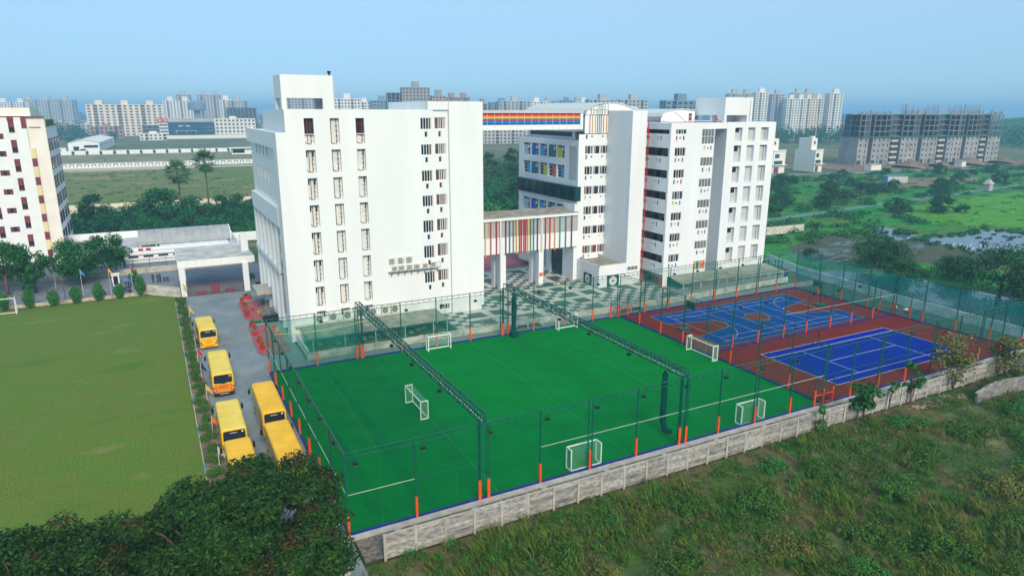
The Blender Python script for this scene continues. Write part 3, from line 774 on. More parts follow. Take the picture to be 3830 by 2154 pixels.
he = [(25.0 - 24.62, 26.6 - 24.62, z0 + .04, z1 + .05) for z0, z1 in rows_win] + [(25.53 - 24.62, 25.95 - 24.62, z0 - 1.0, z0 - 0.24) for z0, z1 in rows_win] + [(25.1 - 24.62, 26.7 - 24.62, 1.5, 2.29), (25.6 - 24.62, 26.0 - 24.62, 0.1, 1.38)]
b.facade((24.62, 45.45), (1, 0), 2.31, 0.0, 29.3, he, 0.22, 0, 0, 0)
b.quad((24.62, 45, 0), (24.62, 45.45, 0), (24.62, 45.45, 29.3), (24.62, 45, 29.3))
b.quad((26.93, 45.45, 0), (26.93, 45, 0), (26.93, 45, 29.3), (26.93, 45.45, 29.3))
b.quad((26.93, 45, 0.88), (31.55, 45, 0.88), (31.55, 45, 30.45), (26.93, 45, 30.45))
b.quad((31.55, 45, 1.55), (31.95, 45, 1.55), (31.95, 45, 30.45), (31.55, 45, 30.45))
b.quad((31.95, 45, 1.55), (31.95, 62, 1.55), (31.95, 62, 30.45), (31.95, 45, 30.45))
b.quad((31.55, 45, 0.88), (31.55, 62, 0.88), (31.55, 62, 1.55), (31.55, 45, 1.55)); b.quad((31.55, 45, 1.55), (31.55, 62, 1.55), (31.95, 62, 1.55), (31.95, 45, 1.55))
b.box(24.0, 26.92, 45.2, 62, 29.32, 30.44); b.box(26.94, 31.94, 45.6, 62, 29.3, 30.43)
b.quad((26.93, 45, 29.3), (26.93, 45.2, 29.3), (26.93, 45.2, 30.45), (26.93, 45, 30.45)); b.quad((26.93, 45, 30.45), (31.95, 45, 30.45), (31.95, 62, 30.45), (26.93, 62, 30.45))
b.quad((5.5, 52, 26.6), (5.5, 45, 26.6), (5.5, 45, 29.3), (5.5, 52, 29.3))
b.box(5.52, 31.9, 45.9, 62, 0, 29.1)                       # body behind the front sheet
b.box(5.5, 24.0, 45.0, 45.25, 29.3, 29.36)
b.part('wall', ['white_paint', 'cream_shaft'], LB)
b = MB(); b.quad((4.33, 45, 0), (5.5, 45, 0), (5.5, 45, 26.62), (4.33, 45, 26.62))
b.box(4.34, 4.9, 45.02, 72.5, 24.6, 26.6); b.box(4.33, 4.9, 45.02, 47.6, 0, 24.6); b.box(4.33, 4.9, 48.3, 72.2, 14.6, 17.05); b.box(4.33, 5.0, 51.2, 72.2, 7.85, 8.5)
ys = [66.4, 63.2, 60.0, 56.9]
hol = [(72.5 - y - .6, 72.5 - y + .6, z0, z1) for y in ys for z0, z1 in ((23.0, 24.5), (19.75, 21.35), (17.06, 18.05))] + [(72.5 - y - 1.1, 72.5 - y + 1.1, 8.6, 14.2) for y in (69.6, 65.6, 61.6, 57.6, 53.8)] + [(72.5 - y - 1.1, 72.5 - y + 1.1, 0.6, 7.6) for y in (69.6, 65.6, 61.6, 57.6, 53.8)]
b.facade((4.9, 72.5), (0, -1), 24.9, 0, 24.6, hol, 0.25, 0, 0, 0)
b.box(5.16, 12, 46, 72.5, 0, 26.4); b.box(4.9, 5.5, 72.3, 72.5, 24.6, 26.62)
for y in (71.6, 67.6, 63.6, 59.6, 55.7, 51.9): b.box(4.4, 4.9, y - .35, y + .35, 0.1, 7.84); b.box(4.4, 4.9, y - .3, y + .3, 8.51, 14.59)
b.part('wing', 'white_paint', LB)
b = MB(); b.box(4.62, 4.9, 48.7, 51.1, 2.7, 13.3); b.part('glass_strip', 'teal_glass', LB)
for y in ys:
    for z0, z1 in ((23.0, 24.5), (19.75, 21.35), (17.06, 18.05)): window(LB, (5.05, y + .6, z0), -PI / 2, 1.2, z1 - z0, (0, .5, 1), ['dark_glass', 'grey_glass'])
for i, y in enumerate((69.6, 65.6, 61.6, 57.6, 53.8)):
    window(LB, (5.05, y + 1.1, 8.6), -PI / 2, 2.2, 5.6, (0, .5, 1), ['teal_glass', 'dark_glass'], rows=(0, .4, .75, 1))
    window(LB, (5.05, y + 1.1, 0.6), -PI / 2, 2.2, 7.0, (0, .5, 1), ['white_paint', 'pale_panel' if 'pale_panel' in M else 'white_trim'], rows=(0, .6, 1))
for z0, z1 in rows_win:
    window(LB, (22.83, 45.14, z0), 0, 1.54, z1 - z0, (0, .27, .52, .76, 1), ['dark_glass', 'dark_glass', 'dark_glass', 'brown_glass'], fw_=0.07)
    window(LB, (25.0, 45.6, z0 + .04), 0, 1.6, z1 - z0, (0, .36, .56, .74, .88, 1), ['brown_glass', 'grey_glass', 'red_glass', 'grey_glass', 'grey_glass'], fw_=0.07)
    window(LB, (23.4, 45.14, z0 - 1.0), 0, .42, .74, (0, 1), ['dark_glass'], fw_=.05); window(LB, (25.53, 45.6, z0 - 1.0), 0, .42, .76, (0, 1), ['red_glass'], fw_=.05)
window(LB, (25.1, 45.6, 1.5), 0, 1.6, .79, (0, .3, .55, .8, 1), ['dark_glass', 'grey_glass'])
for ci, (a, c) in enumerate(cols_shaft):
    for ri, (z0, z1) in enumerate(rows_shaft):
        b = MB()
        for x in ((a + .42, c - .35) if ci == 0 else (a + .16, c - .3) if ci == 1 else (a + .1, c - .22)): b.tube([(x, 45.42, z0 + .1), (x, 45.42, z1)], 0.045, 6)
        b.tube([(a + .1, 45.4, z0 + .35), (a + .3, 45.4, z0 + .1), (c - .3, 45.4, z0 + .06)], 0.035, 5)
        for k in range(4): b.box(c - .42, c - .18, 45.36, 45.4, z0 + .4 + k * .6, z0 + .46 + k * .6)
        b.part('drain_pipe', 'pipe_grey', LB)
        if ri == 0 and ci != 1:
            b = MB(); b.box(a + .005, c - .005, 45.42, 45.49, z0 + 1.28, z1 - .005); b.part('painted_shade', 'maroon_dark', LB)  # dark sheet puts the shading of the upper shaft into colour
            b = MB(); b.box(a + .005, c - .005, 45.2, 45.49, z0 + 1.2, z0 + 1.275); b.part('ledge', 'white_paint', LB)
        elif ci != 1:
            for x0, x1 in (((a + .04, a + .27), (c - .4, c - .14)) if ci == 0 else ((c - .3, c - .12),)):
                b = MB(); b.box(x0, x1, 45.42, 45.49, z1 - .85, z1 - .22); b.part('vent_window', 'dark_glass', LB)
    window(LB, (a, 45.3, 2.72), 0, c - a, 1.0, (0, .25, .5, .75, 1), ['dark_glass'])
# rooftop frame
b = MB(); b.box(5.36, 11.62, 45.02, 50, 30.66, 33.36); b.box(5.36, 5.92, 45.03, 45.6, 29.3, 30.66); b.box(5.36, 5.92, 49.4, 49.98, 29.3, 30.66); b.box(10.25, 11.61, 45.03, 45.4, 29.3, 30.66); b.box(11.1, 11.6, 45.4, 49.98, 29.3, 30.66); b.box(10.2, 11.09, 49.4, 49.97, 29.3, 30.66)
b.part('rooftop_frame', 'white_paint', LB)
b = MB(); b.tube([(11.7, 45.0, 29.4), (11.7, 45.0, 33.5)], .05, 6); b.part('vent_pipe', 'grey_trim', LB)
b = MB(); b.tube([(11.35, 45.6, 33.36), (11.35, 45.6, 33.62)], .12, 8); b.tube([(11.35, 45.6, 33.62), (11.35, 45.6, 33.9)], [.2, .24], 8); b.part('vent_cowl', 'black', LB)
b = MB(); b.tube([(25.0, 45.3, 30.5), (25.4, 45.25, 30.55), (25.9, 45.3, 30.5)], .06, 6); b.part('red_cover', 'pipe_red', LB)
# air conditioners
b = MB(); b.box(0, .78, 0, .32, 0, .66); AB = b.mesh('body', 'ac_body')
b = MB(); b.tube([(.3, -.012, .33), (.3, .01, .33)], .26, 14); AF = b.mesh('fan_grille', 'ac_grille')
b = MB(); b.tube([(.3, -.02, .33), (.3, -.01, .33)], .09, 8); AH = b.mesh('fan_hub', 'white_trim')
b = MB(); b.box(0, .95, 0, .45, 0, 1.2); BB_ = b.mesh('body', 'ac_body')
b = MB(); b.tube([(.47, -.012, .6), (.47, .01, .6)], .40, 16); BF = b.mesh('fan_grille', 'ac_grille')
b = MB(); b.tube([(.47, -.02, .6), (.47, -.01, .6)], .14, 8); BH = b.mesh('fan_hub', 'steel')
def aircon(label, x, z, big=False, group='outdoor air conditioning units'):
    t = thing('air_conditioner', label, 'air conditioner', (x, 44.62 if not big else 44.45, z), group)
    for nm, me in (('body', BB_ if big else AB), ('fan_grille', BF if big else AF), ('fan_hub', BH if big else AH)):
        o = bpy.data.objects.new(nm, me); COL.objects.link(o); o.parent = t
for i, x in enumerate((17.75, 19.0, 20.2)): aircon(f'small white air conditioner hung above the bracket shelf, {ORD[i]} from the left', x, 9.22)
for i, x in enumerate((18.1, 19.1, 20.25, 21.32, 22.56, 23.7)): aircon(f'white air conditioner standing on the bracket shelf, {ORD[i]} from the left', x, 8.08)
for i, x in enumerate((7.42, 9.2, 11.1, 12.9, 14.6, 16.3, 17.67)): aircon(f'large white fan unit on the low ledge, {ORD[i]} from the left corner', x, 2.24, True, 'large fan units on the low ledge')
sh = thing('bracket_shelf', 'narrow steel shelf on brackets carrying air conditioners on the white wall', 'shelf', (21.2, 44.6, 8))
b = MB(); b.box(17.6, 24.95, 44.4, 44.98, 8.0, 8.07); b.part('shelf_board', 'steel', sh)
for k in range(8):
    x = 18.0 + k * .95; b = MB(); b.bar((x, 44.42, 7.97), (x, 44.97, 7.97), .07); b.bar((x, 44.45, 7.95), (x, 44.97, 7.3), .07); b.part('bracket', 'maroon', sh)
b = MB()
for p, q in (((24.95, 44.4, 8.05), (24.95, 44.4, 8.8)), ((24.95, 44.4, 8.8), (23.5, 44.4, 8.8)), ((24.95, 44.4, 8.8), (24.95, 44.97, 8.8))): b.bar(p, q, .04)
b.part('guard_frame', 'steel', sh)
b = MB(); b.box(4.85, 18.7, 44.35, 44.98, 2.08, 2.23); b.part('ledge', 'wall_dirty', LB)
# sheet awning under the ledge
def sheet_awning(name, label, xs, y0, z0, y1, z1, posts):
    t = thing(name, label, 'awning', ((xs[0] + xs[-1]) / 2, y1, 0))
    for a, c in zip(xs, xs[1:]):
        b = MB(); dz = random.uniform(-.015, .015)
        i = len(b.v)
        b.v += [(a, y1, z1 + dz), (c - .03, y1, z1 + dz), (c - .03, y0, z0 + dz), (a, y0, z0 + dz)]; b.v += [(x, y, z - .05) for x, y, z in b.v[i:i + 4]]
        b.f += [(0, 1, 2, 3), (7, 6, 5, 4), (0, 4, 5, 1), (1, 5, 6, 2), (2, 6, 7, 3), (3, 7, 4, 0)]; b.m += [0] * 6
        b.part('roof_panel', 'awning', t)
    for x in posts: b = MB(); b.bar((x, y1 + .1, .0), (x, y1 + .1, z1 - .05), .1); b.part('awning_post', 'grey_trim', t)
    return t
sheet_awning('sheet_awning', 'grey sheet awning over the service area below the left white block', [5.4 + k * 1.72 for k in range(12)], 44.95, 2.02, 39.9, 1.75, [6, 10, 14, 18, 22, 24])
sheet_awning('sheet_awning', 'grey sheet awning along the foot of the right white block', [65.0 + k * 1.9 for k in range(13)], 43.25, 2.62, 39.6, 2.0, [65.3, 69, 73, 77, 81, 85, 88])
b = MB(); b.box(4.87, 5.05, 38.0, 44.9, 0, 1.1); b.box(5.05, 24.4, 44.3, 44.95, 0, .86); b.single('service_wall', 'white_paint', 'low white side wall of the service area at the left corner of the white block', 'wall', (5, 41, 0))
b = MB()
for k, x in enumerate(np.arange(7, 23.5, 1.1)): b.box(x, x + .7, 42 + .6 * math.sin(k * 2.1), 43 + .6 * math.sin(k * 2.1), 0, .5 + .3 * math.sin(k * 5))
b.single('stored_crates', 'concrete_dark', 'dim stored crates under the left sheet awning', 'crates', (15, 42, 0), kind='stuff')

# ================================================================== FOOTBRIDGES
FB = thing('footbridge', 'wide covered footbridge on white columns with coloured vertical tubes', 'footbridge', (43, 53.4, 0.9))
b = MB(); b.box(32.0, 53.6, 53.2, 57.6, 12.62, 12.78); b.part('roof', 'grey_trim', FB)
b = MB(); b.quad((32, 53.2, 12.78), (53.6, 53.2, 12.78), (53.6, 57.6, 13.25), (32, 57.6, 13.25)); b.box(32, 53.6, 57.4, 57.6, 12.78, 13.25); b.part('roof_slope', 'awning', FB)
b = MB(); b.box(32.0, 53.6, 53.16, 53.3, 12.3, 12.62); b.part('fascia', 'white_trim', FB)
b = MB(); b.box(32.0, 53.6, 53.42, 57.4, 6.95, 9.6); b.part('deck', 'white_paint', FB)
mat('bridge_glass', (0.42, 0.41, 0.39), 0.3, 0.06, 0.6)
for k in range(18):
    x = 32 + k * 1.2; b = MB(); b.box(x + .015, x + 1.185, 53.46, 53.52, 9.62, 12.3); b.part('glazing_panel', 'bridge_glass', FB)
    b = MB(); b.box(x + .01, x + 1.19, 53.38, 53.415, 7.0, 9.58); b.part('cladding_panel', 'white_trim', FB)
b = MB(); b.box(32, 53.6, 57.3, 57.36, 9.6, 12.62); b.box(32.0, 53.6, 53.5, 57.3, 9.6, 9.7); b.part('rear_glazing', 'bridge_glass', FB)
for x in (38.91, 46.29): b = MB(); b.tube([(x, 53.3, 7), (x, 53.3, 12.4)], .08, 6); b.part('bridge_post', 'white_trim', FB)
for x0, x1 in ((38.9, 39.9), (46.05, 46.95)):
    for y in (53.45, 55.85):
        b = MB()
        for k in range(4): b.box(x0, x1, y, y + 1.05, .9 + k * 1.515, .9 + (k + 1) * 1.515 - .02)
        b.box(x0 + .03, x1 - .03, y + .03, y + 1.02, .9, 6.95); b.part('column', 'white_paint', FB)
SX = [36.12, 37.07, 38.09, 38.75, 39.74, 40.44, 41.11, 41.7, 42.24, 42.57, 43.05, 43.38, 43.78, 44.29, 44.84, 45.57, 46.45, 47.1, 47.94, 48.93, 49.88, 51.02, 52.18]
SC = 'yellow red crimson white navy dteal teal yellow red crimson red crimson yellow teal dteal navy white crimson red yellow teal dteal navy'.split()
for x, c in zip(SX + [33.2, 34.4, 35.2], SC + ['teal', 'red', 'navy']):
    b = MB(); b.bar((x, 53.12, 6.75), (x, 53.12, 12.35), .13); b.part('coloured_tube', 'c_' + c, FB)
b = MB(); b.box(46.15, 46.85, 53.41, 53.44, 2.45, 3.05); b.single('notice_board', 'c_coral', 'small orange notice on the right-hand bridge column', 'sign', (46.5, 53.4, 2.5))

RBG = thing('rainbow_bridge', 'high enclosed bridge with rainbow striped glazing joining the two white blocks', 'footbridge', (43, 53.4, 26.3))
b = MB(); b.box(31.95, 53.9, 53.2, 57.4, 28.87, 29.3); b.part('roof', 'grey_trim', RBG)
b = MB(); b.box(31.95, 53.9, 53.45, 57.2, 26.3, 27.1); b.box(31.95, 53.9, 53.6, 57.2, 27.1, 28.86); b.part('deck', 'white_paint', RBG)
bands = [(.18, (0.55, 0.012, 0.045)), (.13, (0.80, 0.14, 0.03)), (.14, (0.82, 0.42, 0.06)), (.13, (0.01, 0.24, 0.09)), (.12, (0.33, 0.04, 0.16)), (.16, (0.0, 0.19, 0.60)), (.14, (0.0, 0.10, 0.40))]
z = 28.84; BM = []
for i, (f, c) in enumerate(bands):
    h = 1.70 * f; mat(f'rainbow_{i}', c, .25, .06, .8, spec=.5); q = MB(); q.box(.015, 1.275, 0, .05, 0, h - .004); BM.append((q.mesh('rainbow_pane', f'rainbow_{i}'), z - h)); z -= h
for k in range(16):
    x = 53.43 - 1.29 * (k + 1)
    for me, zz in BM: inst('rainbow_pane', me, RBG, (x, 53.42, zz))
    b = MB(); b.box(x - .02, x + .012, 53.38, 53.47, 27.12, 28.85); b.part('mullion', 'white_trim', RBG)
    b = MB(); b.box(x + .01, x + 1.27, 53.4, 53.44, 26.32, 27.08); b.part('cladding_panel', 'white_trim', RBG)
b = MB(); b.box(53.43, 53.95, 53.3, 57.3, 26.3, 28.86); b.part('end_wall', 'white_paint', RBG)

# ================================================================== RIGHT SCHOOL BUILDING
RB = thing('school_building', 'large white school block with coloured windows and stair tower, right of the footbridges', 'building', (70, 45, 0.9))
def shellbox(name, x0, x1, y0, y1, z0, z1, m='white_paint'):
    b = MB(); b.box(x0, x1, y0, y1, z0, z1); return b.part(name, m, RB)
# west block with the coloured classroom windows
WY = [(73.1, 70.4), (70.1, 67.3), (66.95, 64.3), (63.8, 61.15), (60.8, 58.4)]
WR = [(21.35, 23.53), (17.98, 20.2), (11.2, 13.4)]
b = MB()
b.facade((53.7, 75), (0, -1), 21.0, 16.95, 24.56, [(75 - a, 75 - c, z0, z1) for a, c in WY for z0, z1 in WR[:2]] + [(75 - 57.06, 75 - 54.5, 17.9, 23.5)], .35, 0, 0, 0)
b.facade((53.7, 75), (0, -1), 21.0, 0.9, 14.48, [(75 - a, 75 - c, WR[2][0], WR[2][1]) for a, c in WY] + [(75 - 57.1, 75 - 54.3, 10.2, 12.6)], .35, 0, 0, 0)
FRW = [(22.26, 23.61), (18.83, 20.23), (15.52, 16.92), (12.1, 13.5), (8.73, 10.13), (5.35, 6.75)]
fh = [(54.97 - 53.7, 56.6 - 53.7, a, c) for a, c in FRW] + [(56.72 - 53.7, 57.94 - 53.7, a, c) for a, c in FRW] + [(58.05 - 53.7, 59.68 - 53.7, a, c) for a, c in FRW]
SMZ = [25.42] + [a - .16 for a, c in FRW]
for zt in SMZ: fh += [(1.38, 1.74, zt - .74, zt), (2.42, 2.78, zt - .47, zt - .14), (4.58, 4.94, zt - .47, zt - .14), (5.6, 5.94, zt - .74, zt)]
b.facade((53.7, 54), (1, 0), 6.0, 0.9, 25.5, fh, .22, 0, 0, 0)
b.box(54.06, 66, 54.4, 75, .9, 24.56); b.quad((53.7, 54, 24.56), (59.7, 54, 24.56), (59.7, 75, 24.56), (53.7, 75, 24.56)); b.quad((53.7, 54, 16.95), (53.7, 75, 16.95), (54.1, 75, 16.95), (54.1, 54, 16.95))
b.quad((53.7, 75, 14.48), (53.7, 54, 14.48), (54.1, 54, 14.48), (54.1, 75, 14.48)); b.box(53.7, 66, 74.9, 75, .9, 24.56)
b.part('wall', 'white_paint', RB)
b = MB(); b.box(53.15, 54.3, 53.92, 74.6, 14.5, 16.93); b.part('glass_band', 'teal_glass', RB)
for k in range(7): y = 72.5 - k * 2.9; b = MB(); b.box(53.11, 53.148, y - .55, y + .55, 14.7, 16.7); b.part('vent_panel', 'dteal_glass' if 'dteal_glass' in M else 'dark_glass', RB)
PC = [['pale', 'blue', 'sky', 'dteal', 'lime'], ['sky', 'dteal', 'lime', 'coral', 'sky'], ['pale', 'blue', 'sky', 'dteal', 'lime']]
PS = [[0, 0, 0, 0, 0], [1, 0, 1, 1, 1], [0, 0, 0, 0, 0]]
for (z0, z1), cs, ss in zip(WR, PC, PS):
    for (a, c), col, s in zip(WY, cs, ss):
        w, h = a - c, z1 - z0
        o = window(RB, (53.92, a, z0), -PI / 2, w, h, (0, .5 if s else .62, 1), ['dark_glass', 'dark_glass', 'teal_glass'], rows=(0, .27, .54, .8, 1), fw_=.07)
        q = MB(); f0, f1 = (.5, .98) if s else (.02, .62); q.box(f0 * w, f1 * w, -.12, -.05, .04, h * .8)
        p = bpy.data.objects.new('coloured_panel', q.mesh('coloured_panel', 'c_' + col)); COL.objects.link(p); p.parent = o
        q = MB(); zt = h * .74; q.quad((w * .68, -.05, zt), (w * .96, -.05, zt), (w * .96, -.45, zt - .28), (w * .68, -.45, zt - .28)); q.quad((w * .68, -.455, zt - .28), (w * .96, -.455, zt - .28), (w * .96, -.055, zt), (w * .68, -.055, zt))
        if not s: p = bpy.data.objects.new('open_sash', q.mesh('open_sash', 'pale_sash' if 'pale_sash' in M else 'grey_trim')); COL.objects.link(p); p.parent = o
lo = MB(); lo.box(0, .16, -2.56, 0, 0, .09); LOU = lo.mesh('louvre_slat', 'white_trim')
for k in range(28): inst('louvre_slat', LOU, RB, (53.72, 57.06, 17.95 + k * .198))
FP = [['brown_glass', 'dark_glass', 'grey_glass'], ['dark_glass', 'dark_glass', 'grey_glass'], ['grey_glass', 'dark_glass', 'brown_glass'], ['grey_glass', 'dark_glass', 'brown_glass'], ['brown_glass', 'dark_glass', 'red_glass'], ['brown_glass', 'red_glass', 'grey_glass']]
for (z0, z1), pn in zip(FRW, FP):
    h = z1 - z0
    window(RB, (54.97, 54.1, z0), 0, 1.63, h, (0, .29, .66, 1), pn, fw_=.06)
    window(RB, (56.72, 54.1, z0), 0, 1.22, h, (0, .25, 1), ['grey_glass', 'red_glass' if z0 < 6 else 'dark_glass'], fw_=.06)
    window(RB, (58.05, 54.1, z0), 0, 1.63, h, (0, .3, .65, 1), pn[::-1], fw_=.06)
SQ = ['c_navy', 'c_lime', 'c_crimson', 'c_dteal', 'dark_glass', 'c_purple', 'c_blue', 'grey_glass']
for i, zt in enumerate(SMZ):
    for j, (x, w, h, dz) in enumerate(((55.08, .36, .74, 0), (56.12, .36, .33, .14), (58.28, .36, .33, .14), (59.3, .34, .74, 0))):
        window(RB, (x, 54.1, zt - dz - h), 0, w, h, (0, 1), [SQ[(i * 3 + j * 5) % 8]], fw_=.035)
# arch with coloured tubes
arc = [(54.8, 25.6), (54.8, 28.6), (55.0, 29.35), (55.8, 29.85), (57.2, 30.3), (58.6, 30.56), (59.8, 30.64), (61.2, 30.55), (62.8, 30.25), (64.2, 29.8), (65.5, 29.35)]
b = MB()
b.poly([(x, 54.02, z) for x, z in reversed(arc)] + [(54.8, 54.02, 25.6), (65.5, 54.02, 25.6)][1:], 0)
b.part('gable_wall', 'white_paint', RB)
mat('barrel_roof', (0.50, 0.58, 0.60), .45, .06, .4, spec=.4)
def barrel(prof, y0, y1):
    b = MB()
    for (x0, z0), (x1, z1) in zip(prof, prof[1:]): b.quad((x0, y0, z0), (x1, y0, z1), (x1, y1, z1), (x0, y1, z0))
    b.poly([(x, y1, z) for x, z in prof])
    for (x0, z0), (x1, z1) in zip(prof, prof[1:]): b.bar((x0, y0, z0), (x1, y0, z1), .1, .12)
    return b
barrel(arc[1:], 53.85, 74.8).part('barrel_roof', 'barrel_roof', RB)
for x, c in zip((55.73, 56.25, 56.83, 57.23, 57.63, 57.99, 58.47, 59.07), 'coral gold lime dteal blue purple coral gold'.split()):
    b = MB(); b.bar((x, 53.9, 25.6), (x, 53.9, 28.7), .075); b.part('coloured_tube', 'c_' + c, RB)
    b = MB(); b.bar((x + .2, 53.9, 28.5), (x + .2, 53.9, 29.7 if x < 57 else 30.25), .05); b.part('dark_tube', 'black', RB)
b = MB(); b.bar((55.0, 53.88, 28.72), (59.7, 53.88, 28.72), .05); b.bar((55.3, 53.88, 29.55), (59.7, 53.88, 29.55), .05); b.part('tie_rail', 'white_trim', RB)
shellbox('penthouse', 55.2, 66, 57.5, 74, 24.5, 25.9); b = MB(); b.box(55.1, 55.2, 58.5, 73, 25.0, 25.7); b.part('strip_window', 'dark_glass', RB)
b = MB(); b.box(54.9, 66, 54.05, 74.6, 25.9, 28.3); b.part('upper_storey', 'white_paint', RB)
shellbox('tower', 59.4, 62.3, 47.3, 62, .9, 29.32); shellbox('link_wall', 62.3, 64.4, 49.4, 62, .9, 27.3)
# low entrance box with two emblem boards
b = MB(); b.box(53.95, 61.8, 47.34, 54, .9, 4.45); b.part('entrance_box', 'white_paint', RB)
b = MB()
for k in range(13): b.box(54.1, 59.3, 47.5 + k * .49, 47.5 + k * .49 + .42, 4.46, 4.5)
b.part('box_roof', 'awning', RB)
for x0, x1, y0, y1 in ((53.95, 54.1, 47.34, 54), (53.95, 59.4, 47.34, 47.5)): b = MB(); b.box(x0, x1, y0, y1, 4.45, 4.62); b.part('box_parapet', 'white_paint', RB)
for x, y in ((54.6, 53.4), (58.6, 53.5)):
    b = MB(); b.tube([(x, y, 4.5), (x, y, 4.9)], .3, 10); b.tube([(x, y, 4.9), (x, y, 5.0)], [.36, .1], 10); b.part('roof_vent', 'steel', RB)
def emblem(label, m_board, place):
    t = thing('emblem_board', label, 'sign', place(0, 0, 0))
    q = lambda a, z, k: place(a, z, k)
    def disc(r0, r1, k, m, nm):
        b = MB()
        for i in range(24):
            t0, t1 = 2 * PI * i / 24, 2 * PI * (i + 1) / 24
            b.quad(*[q(r * math.cos(t_), .92 + r * math.sin(t_), k) for r, t_ in ((r0, t0), (r1, t0), (r1, t1), (r0, t1))])
        b.part(nm, m, t)
    b = MB(); c = [q(*p) for p in ((-1.18, 0, .0), (1.18, 0, 0), (1.18, 1.85, 0), (-1.18, 1.85, 0))]; d = [q(*p) for p in ((-1.18, 0, .05), (1.18, 0, .05), (1.18, 1.85, .05), (-1.18, 1.85, .05))]
    b.quad(*d); [b.quad(c[i], c[(i + 1) % 4], d[(i + 1) % 4], d[i]) for i in range(4)]; b.part('board', m_board, t)
    disc(0, .78, .056, 'line_white', 'emblem_disc'); disc(.52, .56, .062, 'grey_trim', 'emblem_ring'); disc(.70, .72, .062, 'grey_trim', 'emblem_ring')
    b = MB(); b.quad(q(-.22, .78, .064), q(0, .72, .064), q(0, 1.05, .064), q(-.22, 1.1, .064)); b.quad(q(.03, .72, .064), q(.24, .78, .064), q(.24, 1.1, .064), q(.03, 1.05, .064)); b.part('book_mark', 'black', t)
emblem('maroon board with a round white book emblem on the west side of the entrance box', 'maroon_dark', lambda a, z, k: (53.94 - k, 50.55 - a, .95 + z))
mat('board_green', (0.012, 0.05, 0.05), .6, .1)
emblem('dark green board with a round white book emblem on the front of the entrance box', 'board_green', lambda a, z, k: (56.8 + a, 47.33 - k, .95 + z))
window(RB, (59.6, 47.27, 3.3), 0, 2.2, .7, (0, .36, .68, 1), ['grey_glass'])
# undercroft beside the bridge: white pier with niche, dark glazing, louvred wall
b = MB(); b.box(53.05, 53.7, 53.8, 57.3, .9, 14.0); b.part('pier', 'white_paint', RB)
b = MB(); b.box(53.3, 53.69, 57.4, 61.4, .9, 10.5); b.part('dark_glazing', 'teal_glass', RB)
b = MB(); b.box(53.0, 53.69, 61.4, 66, .9, 10.4); b.part('louvre_wall', 'white_paint', RB)
lo = MB(); lo.box(0, .1, -1.3, 0, 0, .07); LO2 = lo.mesh('louvre_slat', 'grey_trim')
for k in range(30): inst('louvre_slat', LO2, RB, (52.91, 64.2, 1.6 + k * .15))
# stair block
SO = [(25.73, 26.39), (22.2, 23.52), (18.75, 20.02), (15.28, 16.55), (11.8, 13.05), (8.3, 9.6), (4.8, 6.1)]
hw = []
for z0, z1 in SO:
    hw.append((.1, 5.78, z0, z1))
    for a in ((.15, .5), (4.0, 4.35)) : pass
b = MB()
smal = []
for i, (z0, z1) in enumerate(SO):
    zt = z0 - .32 if i else z0 - .3
    for y0, y1, h, dz in ((49.42, 49.07, .74, 0), (48.81, 48.47, .34, .2), (46.6, 46.28, .34, .2), (45.88, 45.5, .74, .02)): smal.append((49.5 - y0, 49.5 - y1, zt - dz - h, zt - dz))
b.facade((63.95, 49.5), (0, -1), 6.2, 2.84, 27.42, hw + smal, .3)
b.facade((63.95, 43.3), (1, 0), 1.0, .6, 27.42, [], .1)
SF = [(25.68, 26.43), (22.24, 23.57), (18.75, 20.1), (15.3, 16.62), (11.85, 13.15), (8.35, 9.7), (4.9, 6.2)]
SR = [(24.02, 26.42), (20.51, 21.89), (17.05, 18.42), (13.6, 14.95), (10.1, 11.48), (6.65, 8.0), (3.02, 4.58)]
fh = [(64.75 - 64.95 + .2, 67.15 - 64.95, a, c) for a, c in SF] + [(70.45 - 64.95, 73.12 - 64.95, a, c) for a, c in SR]
for (a, c) in SF: fh += [(.06, .4, a - 1.0, a - .25), (.76, 1.13, a - .8, a - .42), (1.5, 1.86, a - 1.0, a - .25)]
for (a, c) in SR[:-1]: fh += [(5.96, 6.32, a - 1.0, a - .27), (6.75, 7.12, a - .8, a - .47), (7.42, 7.76, a - 1.0, a - .27)]
b.facade((64.95, 43.3), (1, 0), 8.25, 2.43, 27.42, fh, .25)
b.quad((73.2, 43.3, 2.43), (73.2, 49, 2.43), (73.2, 49, 27.42), (73.2, 43.3, 27.42))
b.quad((64.95, 43.3, 2.43), (63.95, 43.3, 2.43), (63.95, 49.5, 2.84), (73.2, 49.5, 2.43)); b.quad((63.95, 43.3, 27.42), (73.2, 43.3, 27.42), (73.2, 62, 27.42), (63.95, 62, 27.42))
b.box(73.21, 75.79, 43.31, 49, 26.46, 27.44); b.box(64.4, 73.19, 49.5, 62, .6, 27.4)
b.part('stair_block_wall', 'white_paint', RB)
b = MB(); b.box(64.3, 73.1, 43.6, 43.75, .7, 26.4); b.box(65.5, 65.7, 43.8, 49.3, .7, 26.4); b.box(64.2, 73.1, 49.3, 49.45, .7, 26.4); b.part('stairwell_back_wall', 'stair_dark', RB)
